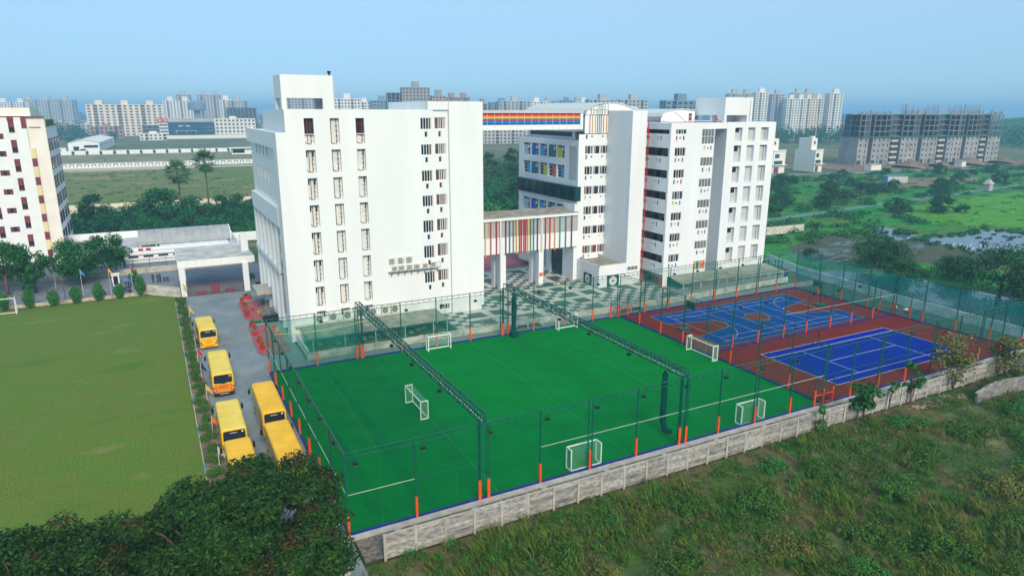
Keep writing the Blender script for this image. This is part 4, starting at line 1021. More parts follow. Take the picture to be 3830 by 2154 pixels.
for k, (z0, z1) in enumerate(SO):
    b = MB()
    for q in range(7): b.box(64.6, 65.4, 43.8 + q * .3, 44.1 + q * .3, z0 - .35 + (6 - q) * .18, z0 - .1 + (6 - q) * .18)
    b.part('stair_flight', 'black', RB); b = MB(); b.box(64.3, 65.5, 43.8, 49.3, z0 - .55, z0 - .36); b.part('stair_landing', 'stair_dark', RB)
    b = MB(); b.box(65.1, 65.45, 47.2, 47.8, z0 - .36, z1 + .4); b.part('stair_column', 'black', RB)
    window(RB, (65.95 - 1.2 + .2, 43.42, SF[k][0]), 0, 2.2, SF[k][1] - SF[k][0], (0, .26, .5, .74, 1), [['grey_glass', 'dark_glass'], ['dark_glass', 'dark_glass', 'brown_glass'], ['dark_glass', 'brown_glass']][k % 3], fw_=.06)
    h = SR[k][1] - SR[k][0]
    window(RB, (70.45, 43.42, SR[k][0]), 0, 2.67, h, (0, .25, .5, .75, 1), ['grey_glass'] if k < 6 else ['c_gold', 'c_dteal', 'c_gold', 'c_coral'], rows=(0, .52, 1) if k == 0 else (0, 1), fw_=.06)
    for j, (x, w, h, zt) in enumerate(((65.01, .34, .75, -.25), (65.71, .37, .38, -.42), (66.45, .36, .75, -.25))):
        window(RB, (x, 43.42, SF[k][0] + zt - h), 0, w, h, (0, 1), [SQ[(k * 5 + j * 3 + 2) % 8]], fw_=.035)
    if k < 6:
        for j, (x, w, h, zt) in enumerate(((70.91, .36, .73, -.27), (71.7, .37, .33, -.47), (72.37, .34, .73, -.27))):
            window(RB, (x, 43.42, SR[k][0] + zt - h), 0, w, h, (0, 1), [SQ[(k * 3 + j * 5 + 1) % 8] if not (k == 0 and j == 2) else 'c_green'], fw_=.035)
    zt = SO[k][0] - .32
    for j, (y, w, h, dz) in enumerate(((49.42, .35, .74, 0), (48.81, .34, .34, .2), (46.6, .32, .34, .2), (45.88, .38, .74, .02))):
        window(RB, (64.08, y, zt - dz - h), -PI / 2, w, h, (0, 1), [['maroon_dark', 'dark_glass', 'c_navy', 'c_crimson'][(k + j) % 4]], fw_=.035)
    b = MB(); b.tube([(63.7, 49.2, z0 + .5), (63.86, 49.2, z0 + .5)], .36, 14); b.tube([(63.66, 49.2, z0 + .5), (63.7, 49.2, z0 + .5)], .1, 8); b.part('hose_reel', 'c_red', RB)
for y in (44.0, 48.9): b = MB(); b.box(64.0, 64.5, y - .25, y + .25, .6, 2.83); b.part('red_column', 'c_red', RB)
b = MB(); b.box(66.2, 66.4, 44, 49, .6, 2.8); b.part('lobby_glazing', 'teal_glass', RB)
b = MB(); b.box(73.2, 75.8, 48.6, 48.8, .6, 26.4); b.part('recess_wall', 'white_paint', RB)
# right block with shafts
b = MB()
RS = [(24.35, 26.6), (20.93, 23.68), (17.45, 20.2), (13.98, 16.72), (10.52, 13.26), (7.08, 9.8), (3.6, 6.3)]
RC = [(77.62, 79.28), (80.58, 82.26), (83.62, 85.4)]
b.facade((75.8, 43.3), (1, 0), 11.25, 2.65, 27.5, [(a - 75.8, c - 75.8, z0, z1) for a, c in RC for z0, z1 in RS], .5, 0, 0, 1)
b.quad((75.8, 60, 2.65), (75.8, 43.3, 2.65), (75.8, 43.3, 27.5), (75.8, 60, 27.5)); b.quad((87.05, 43.3, 2.65), (87.05, 60, 2.65), (87.05, 60, 27.5), (87.05, 43.3, 27.5)); b.quad((75.8, 43.3, 27.5), (87.05, 43.3, 27.5), (87.05, 60, 27.5), (75.8, 60, 27.5))
b.box(75.82, 87.03, 44.3, 60, .3, 27.4)
mat('shaft_grey', (0.50, 0.53, 0.56), .8, .08, .8)
b.part('right_block_wall', ['white_paint', 'shaft_grey'], RB)
for ri, (z0, z1) in enumerate(RS):
    a, c = RC[0]; b = MB(); b.box(a + .01, c - .35, 43.72, 43.79, z1 - .95 if ri else z1 - .75, z1 - .02); b.part('vent_window', 'dark_glass', RB)
    a, c = RC[2]; b = MB()
    for x in (a + .35, c - .4): b.tube([(x, 43.72, z0 + .1), (x, 43.72, z1)], .035, 6)
    b.part('drain_pipe', 'pipe_grey', RB); b = MB(); b.box(a + .02, a + .3, 43.72, 43.79, z1 - .75, z1 - .05); b.part('vent_window', 'maroon_dark', RB)
# rooftop volumes
b = MB(); b.box(75.0, 81.2, 43.32, 50.4, 28.62, 31.46); b.box(75.0, 75.5, 43.33, 44.9, 27.46, 28.62); b.box(80.05, 81.19, 43.33, 50.3, 27.5, 28.62); b.box(75.1, 80.05, 46.4, 46.6, 27.5, 28.62); b.part('rooftop_frame', 'white_paint', RB)
b = MB(); b.tube([(80.6, 43.25, 27.5), (80.6, 43.25, 31.2)], .05, 6); b.part('vent_pipe', 'grey_trim', RB)
arc2 = [(67.3, 27.4), (67.3, 28.3), (67.6, 28.9), (68.6, 29.25), (70.0, 29.5), (71.4, 29.62), (73, 29.56), (74.7, 29.4)]
b = MB(); b.poly([(x, 50.02, z) for x, z in reversed(arc2)] + [(74.7, 50.02, 27.4)]); b.part('gable_wall', 'white_paint', RB)
barrel(arc2[1:], 49.85, 66).part('barrel_roof', 'barrel_roof', RB)
window(RB, (73.2, 49.95, 27.65), 0, .8, 1.3, (0, 1), ['maroon'], rows=(0, .5, 1))
b = MB(); pr = [(67, 29.2), (68.5, 29.9), (70.5, 30.25), (72.5, 30.1), (74.5, 29.4)]
for (y0, z0), (y1, z1) in zip(pr, pr[1:]): b.quad((61, y0, z0), (76.5, y0, z0), (76.5, y1, z1), (61, y1, z1))
b.box(61, 76.5, 67, 74.5, 27.4, 29.2); b.part('far_barrel_roof', 'barrel_roof', RB)
b = MB(); b.tube([(62.5, 47.1, 27.9), (62.55, 47.1, 20), (62.55, 47.1, 1)], .09, 6); b.tube([(62.5, 47.1, 27.9), (63.9, 47.6, 27.7), (64.0, 43.4, 27.55), (66, 43.28, 27.56), (74.4, 43.28, 27.56), (74.4, 45.2, 28.4)], .06, 6)
b.tube([(70.2, 47, 27.5), (70.2, 49.8, 29.0), (70.0, 49.8, 29.1)], .05, 6); b.tube([(64.0, 49.4, 28.3), (67.2, 49.4, 28.3), (67.3, 49.4, 27.5)], .05, 6)
b.part('red_pipe', 'pipe_red', RB)
# ================================================================== LEFT: HOSTEL, GATE, LOW BUILDINGS
HB = thing('hostel_building', 'cream and white hostel block with maroon windows at the left edge', 'building', (-30, 112, 0))
mat('hostel_white', (0.74, 0.775, 0.79), .75, .04, .5); mat('hostel_buff', (0.76, 0.73, 0.67), .75, .04, .5); mat('hostel_yellow', (0.70, 0.60, 0.34), .8, .08)
b = MB(); fl_ = [27.3, 23.85, 20.4, 16.95, 13.45, 9.95, 6.45]
HW = [(-31.35, -30.45, z - 2.35 if i else 25.1, z) for i, z in enumerate(fl_)] + [(-35.5, -34.6, z - 2.2 - 1.7, z - 1.7) for z in fl_[:-1]] + [(-39.6, -38.7, z - 2.3, z) for z in fl_[1:]]
HS = [(-33.75, -32.3, z - 3.0, z - 2.0) for z in [27.0, 23.9, 20.45, 17.0, 13.55, 10.05]] + [(-37.9, -36.6, z - 3.0, z - 2.0) for z in [27.0, 23.9, 20.45, 17.0, 13.55, 10.05]]
b.facade((-50, 112), (1, 0), 21.4, 0, 27.9, [(a + 50, c + 50, z0, z1) for a, c, z0, z1 in HW + HS], .25, 0, 0, 0)
b.box(-50, -28.62, 112.3, 135, 0, 27.85); b.quad((-28.6, 112, 0), (-28.6, 135, 0), (-28.6, 135, 27.9), (-28.6, 112, 27.9)); b.part('wall', 'hostel_white', HB)
b = MB(); b.box(-28.58, -25.75, 112.42, 131, 0, 26.15); b.box(-28.58, -25.8, 112.42, 114.5, 26.15, 27.88); b.part('buff_wall', 'hostel_buff', HB)
b = MB(); b.quad((-25.74, 112.44, 0), (-25.74, 131, 0), (-25.74, 131, 26.16), (-25.74, 112.44, 26.16)); b.part('end_wall', 'hostel_white', HB)
b = MB(); b.box(-50, -25.75, 111.9, 112.45, 27.9, 28.05); b.box(-28.3, -26.5, 112.3, 112.41, 26.0, 26.12); b.box(-25.75, -25.6, 112.4, 131, 26.16, 26.35); b.part('roof_band', 'maroon', HB)
for a, c, z0, z1 in HW:
    w, h = c - a, z1 - z0
    window(HB, (a, 112.1, z0), 0, w, h, (0, 1), ['maroon', 'dark_glass', 'maroon'], frame='maroon', rows=(0, .1, .45, 1), fw_=.07)
for a, c, z0, z1 in HS: window(HB, (a, 112.1, z0), 0, c - a, z1 - z0, (0, .3, .7, 1), ['maroon', 'dark_glass', 'maroon'], frame='maroon', fw_=.09)
b = MB(); b.box(-31.4, -30.4, 111.93, 111.99, 27.3, 27.89); b.box(-29.35, -28.6, 111.9, 111.99, 25.9, 27.89); b.part('maroon_panel', 'maroon', HB)
z = 22.4
for k in range(12):
    h = 1.95 if k % 2 == 0 else 1.48; b = MB(); b.box(-28.59, -27.85, 111.95, 112.4, z - h, z - .015); b.part('band_panel', 'hostel_yellow' if k % 2 == 0 else 'maroon', HB); z -= h
    if z < 2: break
for z in (23.9, 20.45, 17.0, 13.55, 10.1, 6.6, 3.2):
    for y0 in (113.0, 117.1, 122.2, 126.9):
        b = MB(); b.box(-25.73, -25.66, y0, y0 + 2.9, z - 2.2, z); p = b.part('window', 'maroon', HB)
        b = MB(); b.box(-25.655, -25.645, y0 + .35, y0 + 2.5, z - 2.0, z - .2); b.part('pane', 'dark_glass', p)
b = MB(); b.box(-50, -27.9, 113.5, 125, 27.9, 29.55); b.part('roof_room', 'hostel_buff', HB)
b = MB(); b.box(-28.5, -26.0, 113.2, 130, 26.2, 27.3); b.part('roof_hedge', 'leaf_hedge', HB)
# gate, canopy
CN = thing('gate_canopy', 'wide flat white entrance canopy on two columns over the bus gate', 'canopy', (-1.3, 77, 0))
b = MB(); b.box(-7.3, 4.28, 76.06, 88.6, 4.78, 5.7); b.part('slab', 'wall_dirty', CN)
b = MB(); b.box(-7.1, 4.2, 76.3, 88.4, 5.7, 5.74); b.part('roof_sheet', mat('canopy_top', (0.42, 0.44, 0.44), .8, .25, .5, col2=(0.55, 0.56, 0.55)), CN)
for k in range(9): x = -7.32 + k * 1.29; b = MB(); b.box(x + .015, x + 1.275, 75.98, 76.05, 4.72, 5.86); b.part('fascia_panel', 'white_trim', CN)
for k in range(9): y = 76.0 + k * 1.4; b = MB(); b.box(-7.38, -7.31, y + .02, y + 1.38, 4.72, 5.86); b.part('fascia_panel', 'white_trim', CN)
b = MB(); b.box(-7.25, -6.45, 76.1, 77.0, 0, 4.78)
for k in range(5): b.box(-7.33, -6.37, 76.02, 77.08, 2.7 + k * .42, 3.0 + k * .42)
b.part('column', 'white_paint', CN); b = MB(); b.box(2.25, 3.15, 75.6, 76.5, 0, 4.78); b.part('column', 'white_paint', CN)
b = MB(); b.box(2.9, 4.05, 81.2, 82.6, 5.74, 8.5); b.part('roof_duct', 'white_trim', CN)
GT = thing('gate', 'dark barred double gate with maroon panels across the driveway', 'gate', (-2.1, 75.9, 0))
for x0, x1, s in ((-6.4, -2.75, 1), (-1.55, 2.2, -1)):
    b = MB()
    for z in (.1, 1.72): b.bar((x0, 75.9, z), (x1, 75.9, z), .08)
    for x in (x0, x1): b.bar((x, 75.9, .1), (x, 75.9, 1.72), .08)
    b.part('gate_frame', 'maroon', GT)
    b = MB()
    for k in range(1, 23): x = x0 + (x1 - x0) * k / 23; b.bar((x, 75.9, .14), (x, 75.9, 1.68), .035)
    for k in range(1, 7): b.bar((x0 + .15 * k + .3, 75.86, .35 + k * .2), (x1 - .15 * k - .3, 75.86, .35 + k * .2), .03)
    b.part('gate_bar', 'pipe_grey', GT)
    b = MB(); m = (x0 + x1) / 2 + .3 * s; b.box(m - .75, m + .75, 75.8, 75.84, .15, .68); b.part('gate_panel', 'maroon', GT)
b = MB(); b.box(-2.72, -2.17, 75.86, 75.94, .1, 1.75); b.part('gate_panel', 'maroon', GT); b = MB(); b.box(-2.14, -1.58, 75.86, 75.94, .1, 1.75); b.part('gate_panel', 'maroon', GT)
b = MB(); b.bar((-12.5, 80.9, .8), (-7.45, 76.0, .8), .25, 1.6); b.single('side_wall', 'wall_dirty', 'peeling white wall between the lawn and the gate column', 'wall', (-10, 78.4, 0))
lw = thing('low_wall', 'low cream kerb wall with a wire fence along the back of the lawn', 'wall', (-30, 80.3, 0))
for k in range(22):
    x = -62 + k * 2.25; b = MB(); b.box(x, x + 2.2, 80.15, 80.5, 0, .5); b.part('wall_block', mat('kerb_cream', (0.45, 0.36, 0.25), .9, .35, 1.2, col2=(.62, .55, .42)), lw)
    b = MB(); b.bar((x, 82.8, 0), (x, 82.8, 2.0), .07); b.part('fence_post', 'black', lw)
rect('street', -90, 60, 81, 97.5, 0.002, 'road_blue'); rect('gate_road', -6.7, 4.6, 76.2, 81, 0.003, 'road_blue')
b = MB(); b.box(-90, 6, 97.6, 98.0, 0, 1.05); b.single('street_wall', 'concrete', 'low grey wall along the far side of the street', 'wall', (-20, 97.8, 0))
rect('upper_road', -90, 6, 98.0, 126, 0.95, 'road_blue'); b = MB(); b.box(6, 6.3, 97.6, 126, 0, .95); structure('upper_road_edge', b, 'concrete')
ff = thing('wire_fence', 'black post and rail fence on the low grey street wall', 'fence', (-15, 98.2, 1))
for k in range(20): x = -50 + k * 2.75; b = MB(); b.bar((x, 98.2, 1), (x, 98.2, 2.7), .07); b.part('fence_post', 'black', ff); b = MB(); b.bar((x, 98.2, 2.65), (x + 2.75, 98.2, 2.65), .05); b.part('fence_rail', 'black', ff)
LO = thing('low_building', 'long low white building with a flat roof behind the entrance canopy', 'building', (-8, 103, 1))
b = MB(); hl = [(1.8 + k * 2.55, 3.5 + k * 2.55, 1.9, 2.32) for k in range(12)]
b.facade((-27, 103), (1, 0), 32, .95, 3.2, hl, .3, 0, 0, 1); b.box(-27, 5, 103.4, 121, .95, 3.0); b.box(-27, 5, 102.6, 103.0, 2.6, 3.2); b.box(-27, -26.8, 103, 121, 3, 3.2); b.box(4.8, 5, 103, 121, 3, 3.2); b.box(-27, 5, 102.7, 102.95, 1.55, 1.7)
b.part('wall', ['white_paint', 'dark_glass'], LO)
b = MB(); b.box(-26.7, 4.7, 103.1, 120.9, 3.0, 3.06); b.part('roof', mat('roof_lilac', (0.45, 0.48, 0.52), .85, .2, .4), LO)
b = MB(); b.box(-14.5, -9, 104.5, 105, 3.06, 3.5); b.box(-9.5, 3, 104.6, 108.5, 3.06, 3.35); b.part('roof_kerb', 'white_paint', LO)
for i, x in enumerate((-13.2, -11.9)): b = MB(); b.box(x, x + .8, 103.6, 104.1, 3.06, 3.5); b.part('red_tank', 'c_crimson', LO)
VA = thing('vaulted_shelter', 'grey vaulted roof shelter on thin posts behind the entrance canopy', 'shelter', (-4, 111, 3))
b = MB(); pr = [(107.6 + 3.4 - 3.4 * math.cos(R(a)), 3.5 + 2.5 * math.sin(R(a))) for a in range(0, 181, 15)]
for k in range(12):
    x0 = -13 + k * 1.4
    for (y0, z0), (y1, z1) in zip(pr, pr[1:]): b.quad((x0, y0, z0), (x0 + 1.37, y0, z0), (x0 + 1.37, y1, z1), (x0, y1, z1))
b.part('roof', mat('vault_grey', (0.30, 0.33, 0.35), .6, .12, .5), VA)
b = MB()
for (y0, z0), (y1, z1) in zip(pr, pr[1:]): b.bar((3.8, y0, z0), (3.8, y1, z1), .14)
b.part('end_rib', 'white_trim', VA)
for k in range(7):
    for y in (107.7, 114.3): x = -12.8 + k * 2.75; b = MB(); b.bar((x, y, 3.0), (x, y, 3.6), .12); b.part('shelter_post', 'white_trim', VA)
b = MB(); b.box(-26, -13.3, 121.2, 121.6, .9, 4.4); b.box(-13, 30, 124, 124.4, 0, 2); b.single('garden_wall', 'white_paint', 'plain white wall behind the vaulted shelter and the low building', 'wall', (-15, 122, 0))
b = MB(); b.box(-17.4, -16.3, 89.2, 90.4, 0, 1.9); b.box(-17.5, -16.2, 89.1, 90.5, 1.9, 2.0); b.box(-17.2, -16.5, 89.15, 89.2, .2, 1.7, 1); b.single('guard_hut', ['white_paint', 'dark_glass'], 'small white guard hut beside the street behind the hedge balls', 'hut', (-16.8, 89.8, 0))
# ================================================================== FIELDS BEHIND
rect('scrub_ground', -120, 120, 126, 190.5, -.03, 'marsh')
rect('fallow_field', -220, 60, 190.5, 354, -.05, 'field_green')
rect('playing_field', -260, 60, 354, 501, -.06, mat('play_green', (0.17, 0.19, 0.085), .95, .25, .05, col2=(.25, .225, .13)))
rect('far_lot', -300, 130, 501, 760, -.07, 'ground_mix')
yw = thing('cream_wall', 'long cream panelled wall between the thicket and the fallow field', 'wall', (0, 191, 0))
for k in range(34): x = -70 + k * 4.0; b = MB(); b.box(x, x + 3.85, 191, 191.25, -.05, 2.35); b.box(x + 3.85, x + 4.0, 190.9, 191.3, -.05, 2.45); b.part('wall_panel', 'cream', yw)
pw = thing('patterned_wall', 'white wall with dark squared arch motifs beyond the fallow field', 'wall', (0, 354, 0))
q = MB(); q.box(0, 3.05, 0, .3, 1.4, 3.65); PWP = q.mesh('wall_panel', 'white_trim')
q = MB(); q.box(.7, 2.6, -.06, 0, 3.0, 3.3); q.box(.7, 1.0, -.06, 0, 1.9, 3.0); q.box(2.3, 2.6, -.06, 0, 1.9, 3.0); PWM = q.mesh('arch_motif', 'grey_trim2' if 'grey_trim2' in M else 'tile_dark')
for k in range(36):
    o = inst('wall_panel', PWP, pw, (-66 + k * 3.1, 354 - .04 * k, 0)); p = bpy.data.objects.new('arch_motif', PWM); COL.objects.link(p); p.parent = o
b = MB(); b.box(-70, 50, 353.4, 353.7, -.06, 1.4); b.part('wall_base', 'concrete', pw)
sw = thing('shrub_wall', 'white wall with evenly spaced dark shrubs behind the playing field', 'wall', (0, 501, 0))
for k in range(33):
    x = -85 + k * 4.0; b = MB(); b.box(x, x + 3.9, 501, 501.3, -.06, 2.6); b.part('wall_panel', 'white_trim', sw)
HA = thing('white_hall', 'white hall with a pale pitched metal roof beyond the playing field', 'building', (-48, 534, 0))
b = MB(); b.facade((-58, 534), (1, 0), 19, 0, 6.6, [(3, 6.5, .1, 4.0), (7, 10.5, .1, 2.2), (9.5, 18.2, 2.9, 4.8)], .4, 0, 0, 1); b.poly([(-58, 534, 6.6), (-39, 534, 6.6), (-48.5, 534, 8.6)]); b.quad((-39, 534, 0), (-33, 640, 0), (-33, 640, 6.6), (-39, 534, 6.6)); b.quad((-58, 640, 0), (-58, 534, 0), (-58, 534, 6.6), (-58, 640, 6.6)); b.part('wall', ['white_trim', 'dark_glass'], HA)
b = MB(); b.quad((-58.4, 533.5, 6.5), (-48.5, 533.5, 8.7), (-43, 640, 8.7), (-53, 640, 6.5)); b.quad((-48.5, 533.5, 8.7), (-38.6, 533.5, 6.5), (-32.6, 640, 6.5), (-43, 640, 8.7)); b.part('roof', mat('pale_roof', (.70, .72, .70), .5, .05), HA)
for k in range(4): b = MB(); y = 550 + k * 22; x = -39 + 6 * (y - 534) / 106; b.box(x - .1, x + .12, y, y + 4, 2.4, 4.8); b.part('window', 'dark_glass', HA)
b = MB(); b.box(-66, -59, 528, 534, 0, 3.2); b.box(-64, -62, 527.9, 528, 1.2, 2.4, 1); b.single('store_room', ['white_trim', 'dark_glass'], 'small white store room left of the white hall', 'building', (-62, 531, 0))
PV = thing('pavilion', 'small white pavilion with a flat sloping roof at the end of the shrub wall', 'building', (46, 464, 0))
b = MB(); b.facade((41.5, 464), (1, 0), 13, 0, 4.0, [(.5, 8.2, .8, 3.4)], .4, 0, 0, 1); b.box(41.5, 54.5, 464.4, 470, 0, 4.0); b.part('wall', ['white_trim', 'dark_glass'], PV); b = MB(); b.box(40, 55.5, 462, 470.5, 4.0, 4.35); b.part('roof', 'white_trim', PV)
# ================================================================== CITY
mat('far_white', (.74, .73, .69), .8, .04, .05); mat('far_cream', (.72, .64, .52), .8, .05, .05); mat('far_grey', (.42, .42, .42), .85, .1, .05); mat('far_conc', (.30, .29, .28), .9, .15, .08); mat('far_brick', (.34, .22, .18), .9, .15, .2); mat('far_win', (.05, .07, .09), .4, .3, .2); mat('far_blue', (.16, .24, .33), .5, .1, .1)
def city_block(label, x, y, w, d, h, rz=None, floors=None, bays=None, wall='far_white', win='far_win', style='flats', tops=1, name='apartment_building', slab=None):
    rz = -yaw * .45 if rz is None else rz
    t = thing(name, label, 'building', (x, y, -.1), None, rz); O = Vector((x, y, -.1)); ORG[t.name] = Vector((0, 0, 0))
    floors = floors or max(2, round(h / 3.1)); bays = bays or max(3, round(w / 4.5)); fh = h / floors; bw = w / bays
    b = MB()
    if style == 'frame':
        for k in range(floors + 1): b.box(-w / 2, w / 2, 0, d, k * fh - .15, k * fh + .15)
        b.part('floor_slab', wall, t); b = MB()
        for k in range(bays + 1):
            for yy in (0, d * .5, d): b.box(-w / 2 + k * bw - .25, -w / 2 + k * bw + .25, yy - .24, yy + .26, .1, h + .0)
        b.part('column', wall, t); b = MB(); b.box(-w / 2 + 1, w / 2 - 1, d * .55, d * .95, 0, h - .3); b.part('core', 'far_conc', t); b = MB()
        for k in range(bays * 3): x_ = -w / 2 + w * (k + .5) / (bays * 3); b.bar((x_, 0, h), (x_ + .2, 0, h + random.uniform(1, 3.2)), .18)
        b.part('rebar', 'far_conc', t); return t
    deep = [k for k in range(bays) if style == 'flats' and k % 4 == 1]
    hol = []
    b.box(-w / 2 + .1, w / 2 - .1, .8, d, 0, h - .05, 0)
    for k in range(bays):
        for f in range(floors):
            x0 = k * bw
            if k in deep: hol.append((x0 + .15 * bw, x0 + .9 * bw, f * fh + .35, f * fh + fh - .1))
            else: hol.append((x0 + .22 * bw, x0 + .76 * bw, f * fh + fh * .3, f * fh + fh * .84))
    b.facade((-w / 2, 0), (1, 0), w, 0, h, hol, .6, 0, 0, 1)
    b.quad((-w / 2, d, 0), (-w / 2, 0, 0), (-w / 2, 0, h), (-w / 2, d, h)); b.quad((w / 2, 0, 0), (w / 2, d, 0), (w / 2, d, h), (w / 2, 0, h)); b.box(-w / 2, w / 2, 0, d, h - .04, h + .5)
    b.part('wall', [wall, win], t)
    if deep:
        b = MB()
        for k in deep:
            for f in range(1, floors): b.box(-w / 2 + k * bw + .1 * bw, -w / 2 + k * bw + .95 * bw, -.9, .02, f * fh - .1, f * fh + .55)
        b.part('balcony', slab or wall, t)['kind'] = 'stuff'
    b = MB()
    for s, ww in ((-1, 0),) if True else (): pass
    for sx in (-w / 2, w / 2):
        sg = -1 if sx < 0 else 1; nb = max(1, round(d / 5))
        for k in range(nb):
            for f in range(floors): yy = d * (k + .35) / nb; b.box(sx - .05, sx + .05, yy, yy + d / nb * .3, f * fh + fh * .35, f * fh + fh * .8)
    b.part('window', win, t)['kind'] = 'stuff'
    for k in range(tops):
        cx = -w / 2 + w * (k + .5) / tops; tw = min(7, w / tops * .45); b = MB(); b.box(cx - tw / 2, cx + tw / 2, 1.5, min(d - .5, 7), h + .5, h + .5 + min(5.5, max(2.2, h * .13))); b.part('roof_room', wall, t)
    return t
CB = city_block
CB('long cream apartment block with dark balcony bays beyond the white hall', -26, 878, 77, 16, 34.5, 0, 11, 13, 'far_cream', tops=3)
CB('pale apartment slab partly behind the hostel roof', -187, 1292, 46, 16, 40, None, 13, 11, 'far_white', tops=2)
CB('wide pale blue apartment slab right of the hostel roof', -144, 1326, 78, 16, 44, None, 14, 18, 'far_grey', tops=3)
CB('grey three storey block between the hostel and the cream apartments', -80, 850, 40, 14, 13, 0, 4, 8, 'far_grey')
CB('low grey house beside the hostel corner', -105, 800, 24, 14, 10, .1, 3, 5, 'far_grey')
CB('unpainted brick block in front of the cream apartments', -44, 800, 30, 12, 12, 0, 3, 7, 'far_brick')
CB('small white shop row with a signboard below the cream apartments', -2, 735, 24, 10, 6, 0, 2, 6, 'far_white', tops=1)
CB('grey concrete podium frame under the cream apartments', 5, 850, 34, 10, 12, 0, 3, 6, 'far_conc', style='frame')
# hotel with the red sign
OY = thing('hotel_building', 'dark blue glass hotel front with a red OYO sign', 'building', (31, 775, 0), None, 0)
b = MB(); b.box(5, 58, 775, 800, 0, 18.6); b.part('wall', mat('hotel_blue', (.008, .05, .13), .4, .2, .1), OY)
b = MB(); b.box(5, 58, 774.5, 776, 16.6, 20.6); b.part('parapet', 'far_grey', OY); b = MB(); b.box(5, 13, 774.4, 774.9, 2, 16.4); b.part('side_bay', 'far_white', OY)
for k in range(4): b = MB(); b.box(5.5, 12.6, 774.3, 774.39, 3 + k * 3.3, 4.6 + k * 3.3); b.part('window', 'far_win', OY)
for k in range(3): b = MB(); b.box(50, 57.5, 774.8, 774.97, 4 + k * 3.6, 4.35 + k * 3.6); b.part('ledge', 'far_grey', OY)
b = MB(); b.box(20, 40, 774.6, 774.97, 7.5, 8.0); b.box(20, 20.5, 774.6, 774.97, 4, 7.5); b.box(39.5, 40, 774.6, 774.97, 4, 7.5); b.box(30, 30.4, 774.6, 774.97, 4, 7.5); b.part('porch_frame', 'far_grey', OY)
b = MB(); b.box(3.6, 13.0, 773.6, 774.3, 16.3, 20.4); sg = b.single('hotel_sign', 'c_red', 'red OYO signboard on the corner of the blue glass hotel', 'sign', (8, 774, 16.3))
def glyph(o, cx, ch):
    b = MB(); w, z0, h, t = 2.2, 17.05, 2.6, .62
    if ch == 'O':
        for i in range(20):
            a0, a1 = 2 * PI * i / 20, 2 * PI * (i + 1) / 20
            P_ = [(cx + (w / 2 - k) * math.cos(a), z0 + h / 2 + (h / 2 - k) * math.sin(a)) for k, a in ((t, a0), (0, a0), (0, a1), (t, a1))]
            b.quad(*[(x, 773.5, z) for x, z in P_])
    else:
        for p, q in (((cx - .95, 773.5, z0 + h), (cx, 773.5, z0 + h * .45)), ((cx + .95, 773.5, z0 + h), (cx, 773.5, z0 + h * .45)), ((cx, 773.5, z0 + h * .5), (cx, 773.5, z0))): b.bar(p, q, .1, t) if False else b.bar(p, q, t, .1)
    b.part('letter', 'line_white', o)
for cx, ch in ((5.9, 'O'), (8.4, 'Y'), (10.9, 'O')): glyph(sg, cx, ch)
for x0 in (23, 30): b = MB(); b.box(x0, x0 + 4, 774.6, 774.95, 12.2, 13.1); b.part('lettering', 'line_white', OY)
CB('white five storey block with rows of small windows beside the blue hotel', 79, 790, 46, 14, 19.5, 0, 5, 11, 'far_white', style='plain', tops=1)
b = MB(); b.box(8, 95, 757.6, 758.2, 0, 3.6); b.single('far_wall', 'far_white', 'white wall at the foot of the blue hotel', 'wall', (50, 758, 0))
CB('pale apartment tower rising behind the blue hotel', 39, 1117, 41, 18, 42, None, 14, 9, 'far_white', tops=2)
CB('taller pale tower rising behind the blue hotel', 50, 1190, 20, 18, 52, None, 16, 5, 'far_grey')
CB('tower topped with bare concrete floors right of the tall pale tower', 82, 1128, 32, 18, 51, None, 16, 7, 'far_grey', tops=2)
CB('white stepped tower right of the bare concrete top', 99, 1053, 17, 16, 43, None, 14, 4, 'far_white')
CB('pale tower behind the dark concrete frame', 112, 1030, 25, 16, 41, None, 13, 6, 'far_grey')
CB('dark concrete frame of an unfinished block above the white five storey block', 106, 946, 38, 14, 32, None, 10, 8, 'far_conc', style='frame')
b = MB(); b.tube([(57, 1000, 20), (57, 1000, 28), (57, 1000, 29), (57, 1000, 38), (57, 1000, 41)], [4, 4, 11, 11, 7], 16); b.single('water_tower', 'far_blue', 'blue and white striped water tower behind the blue hotel', 'water tower', (57, 1000, 0))
CB('pale flats seen through the left opening of the roof frame', 169, 879, 38, 14, 43, None, 14, 9, 'far_grey')
CB('pale flats seen through the right side of the roof frame', 213, 914, 28, 14, 44, None, 14, 7, 'far_grey')
CB('white flats with a blue glazed middle just right of the roof frame', 197, 752, 29, 14, 41.5, None, 12, 8, 'far_white')
CB('low white flats between two taller blocks above the white roofline', 240, 835, 14, 12, 39, None, 11, 4, 'far_white')
CB('blue grey glazed flats left of the raw concrete tower', 232, 735, 27, 14, 39.5, None, 11, 7, 'far_blue', slab='far_white')
CB('raw concrete tower with rebar on top above the white roofline', 233, 625, 28, 16, 51, None, 16, 8, 'far_conc', style='plain', tops=1)
CB('open concrete frame on the left of the raw concrete tower', 214, 632, 16, 14, 46, None, 14, 4, 'far_conc', style='frame')
CB('stepped concrete wing on the right of the raw concrete tower', 252, 612, 14, 14, 43, None, 13, 4, 'far_conc', style='plain')
CB('pale brick rooftop showing above the right end of the white roofline', 347, 786, 32, 14, 45, None, 13, 7, 'far_brick', tops=2)
CB('narrow brown flats beside the start of the rainbow bridge', 290, 591, 8, 12, 35.5, None, 11, 2, 'far_brick')
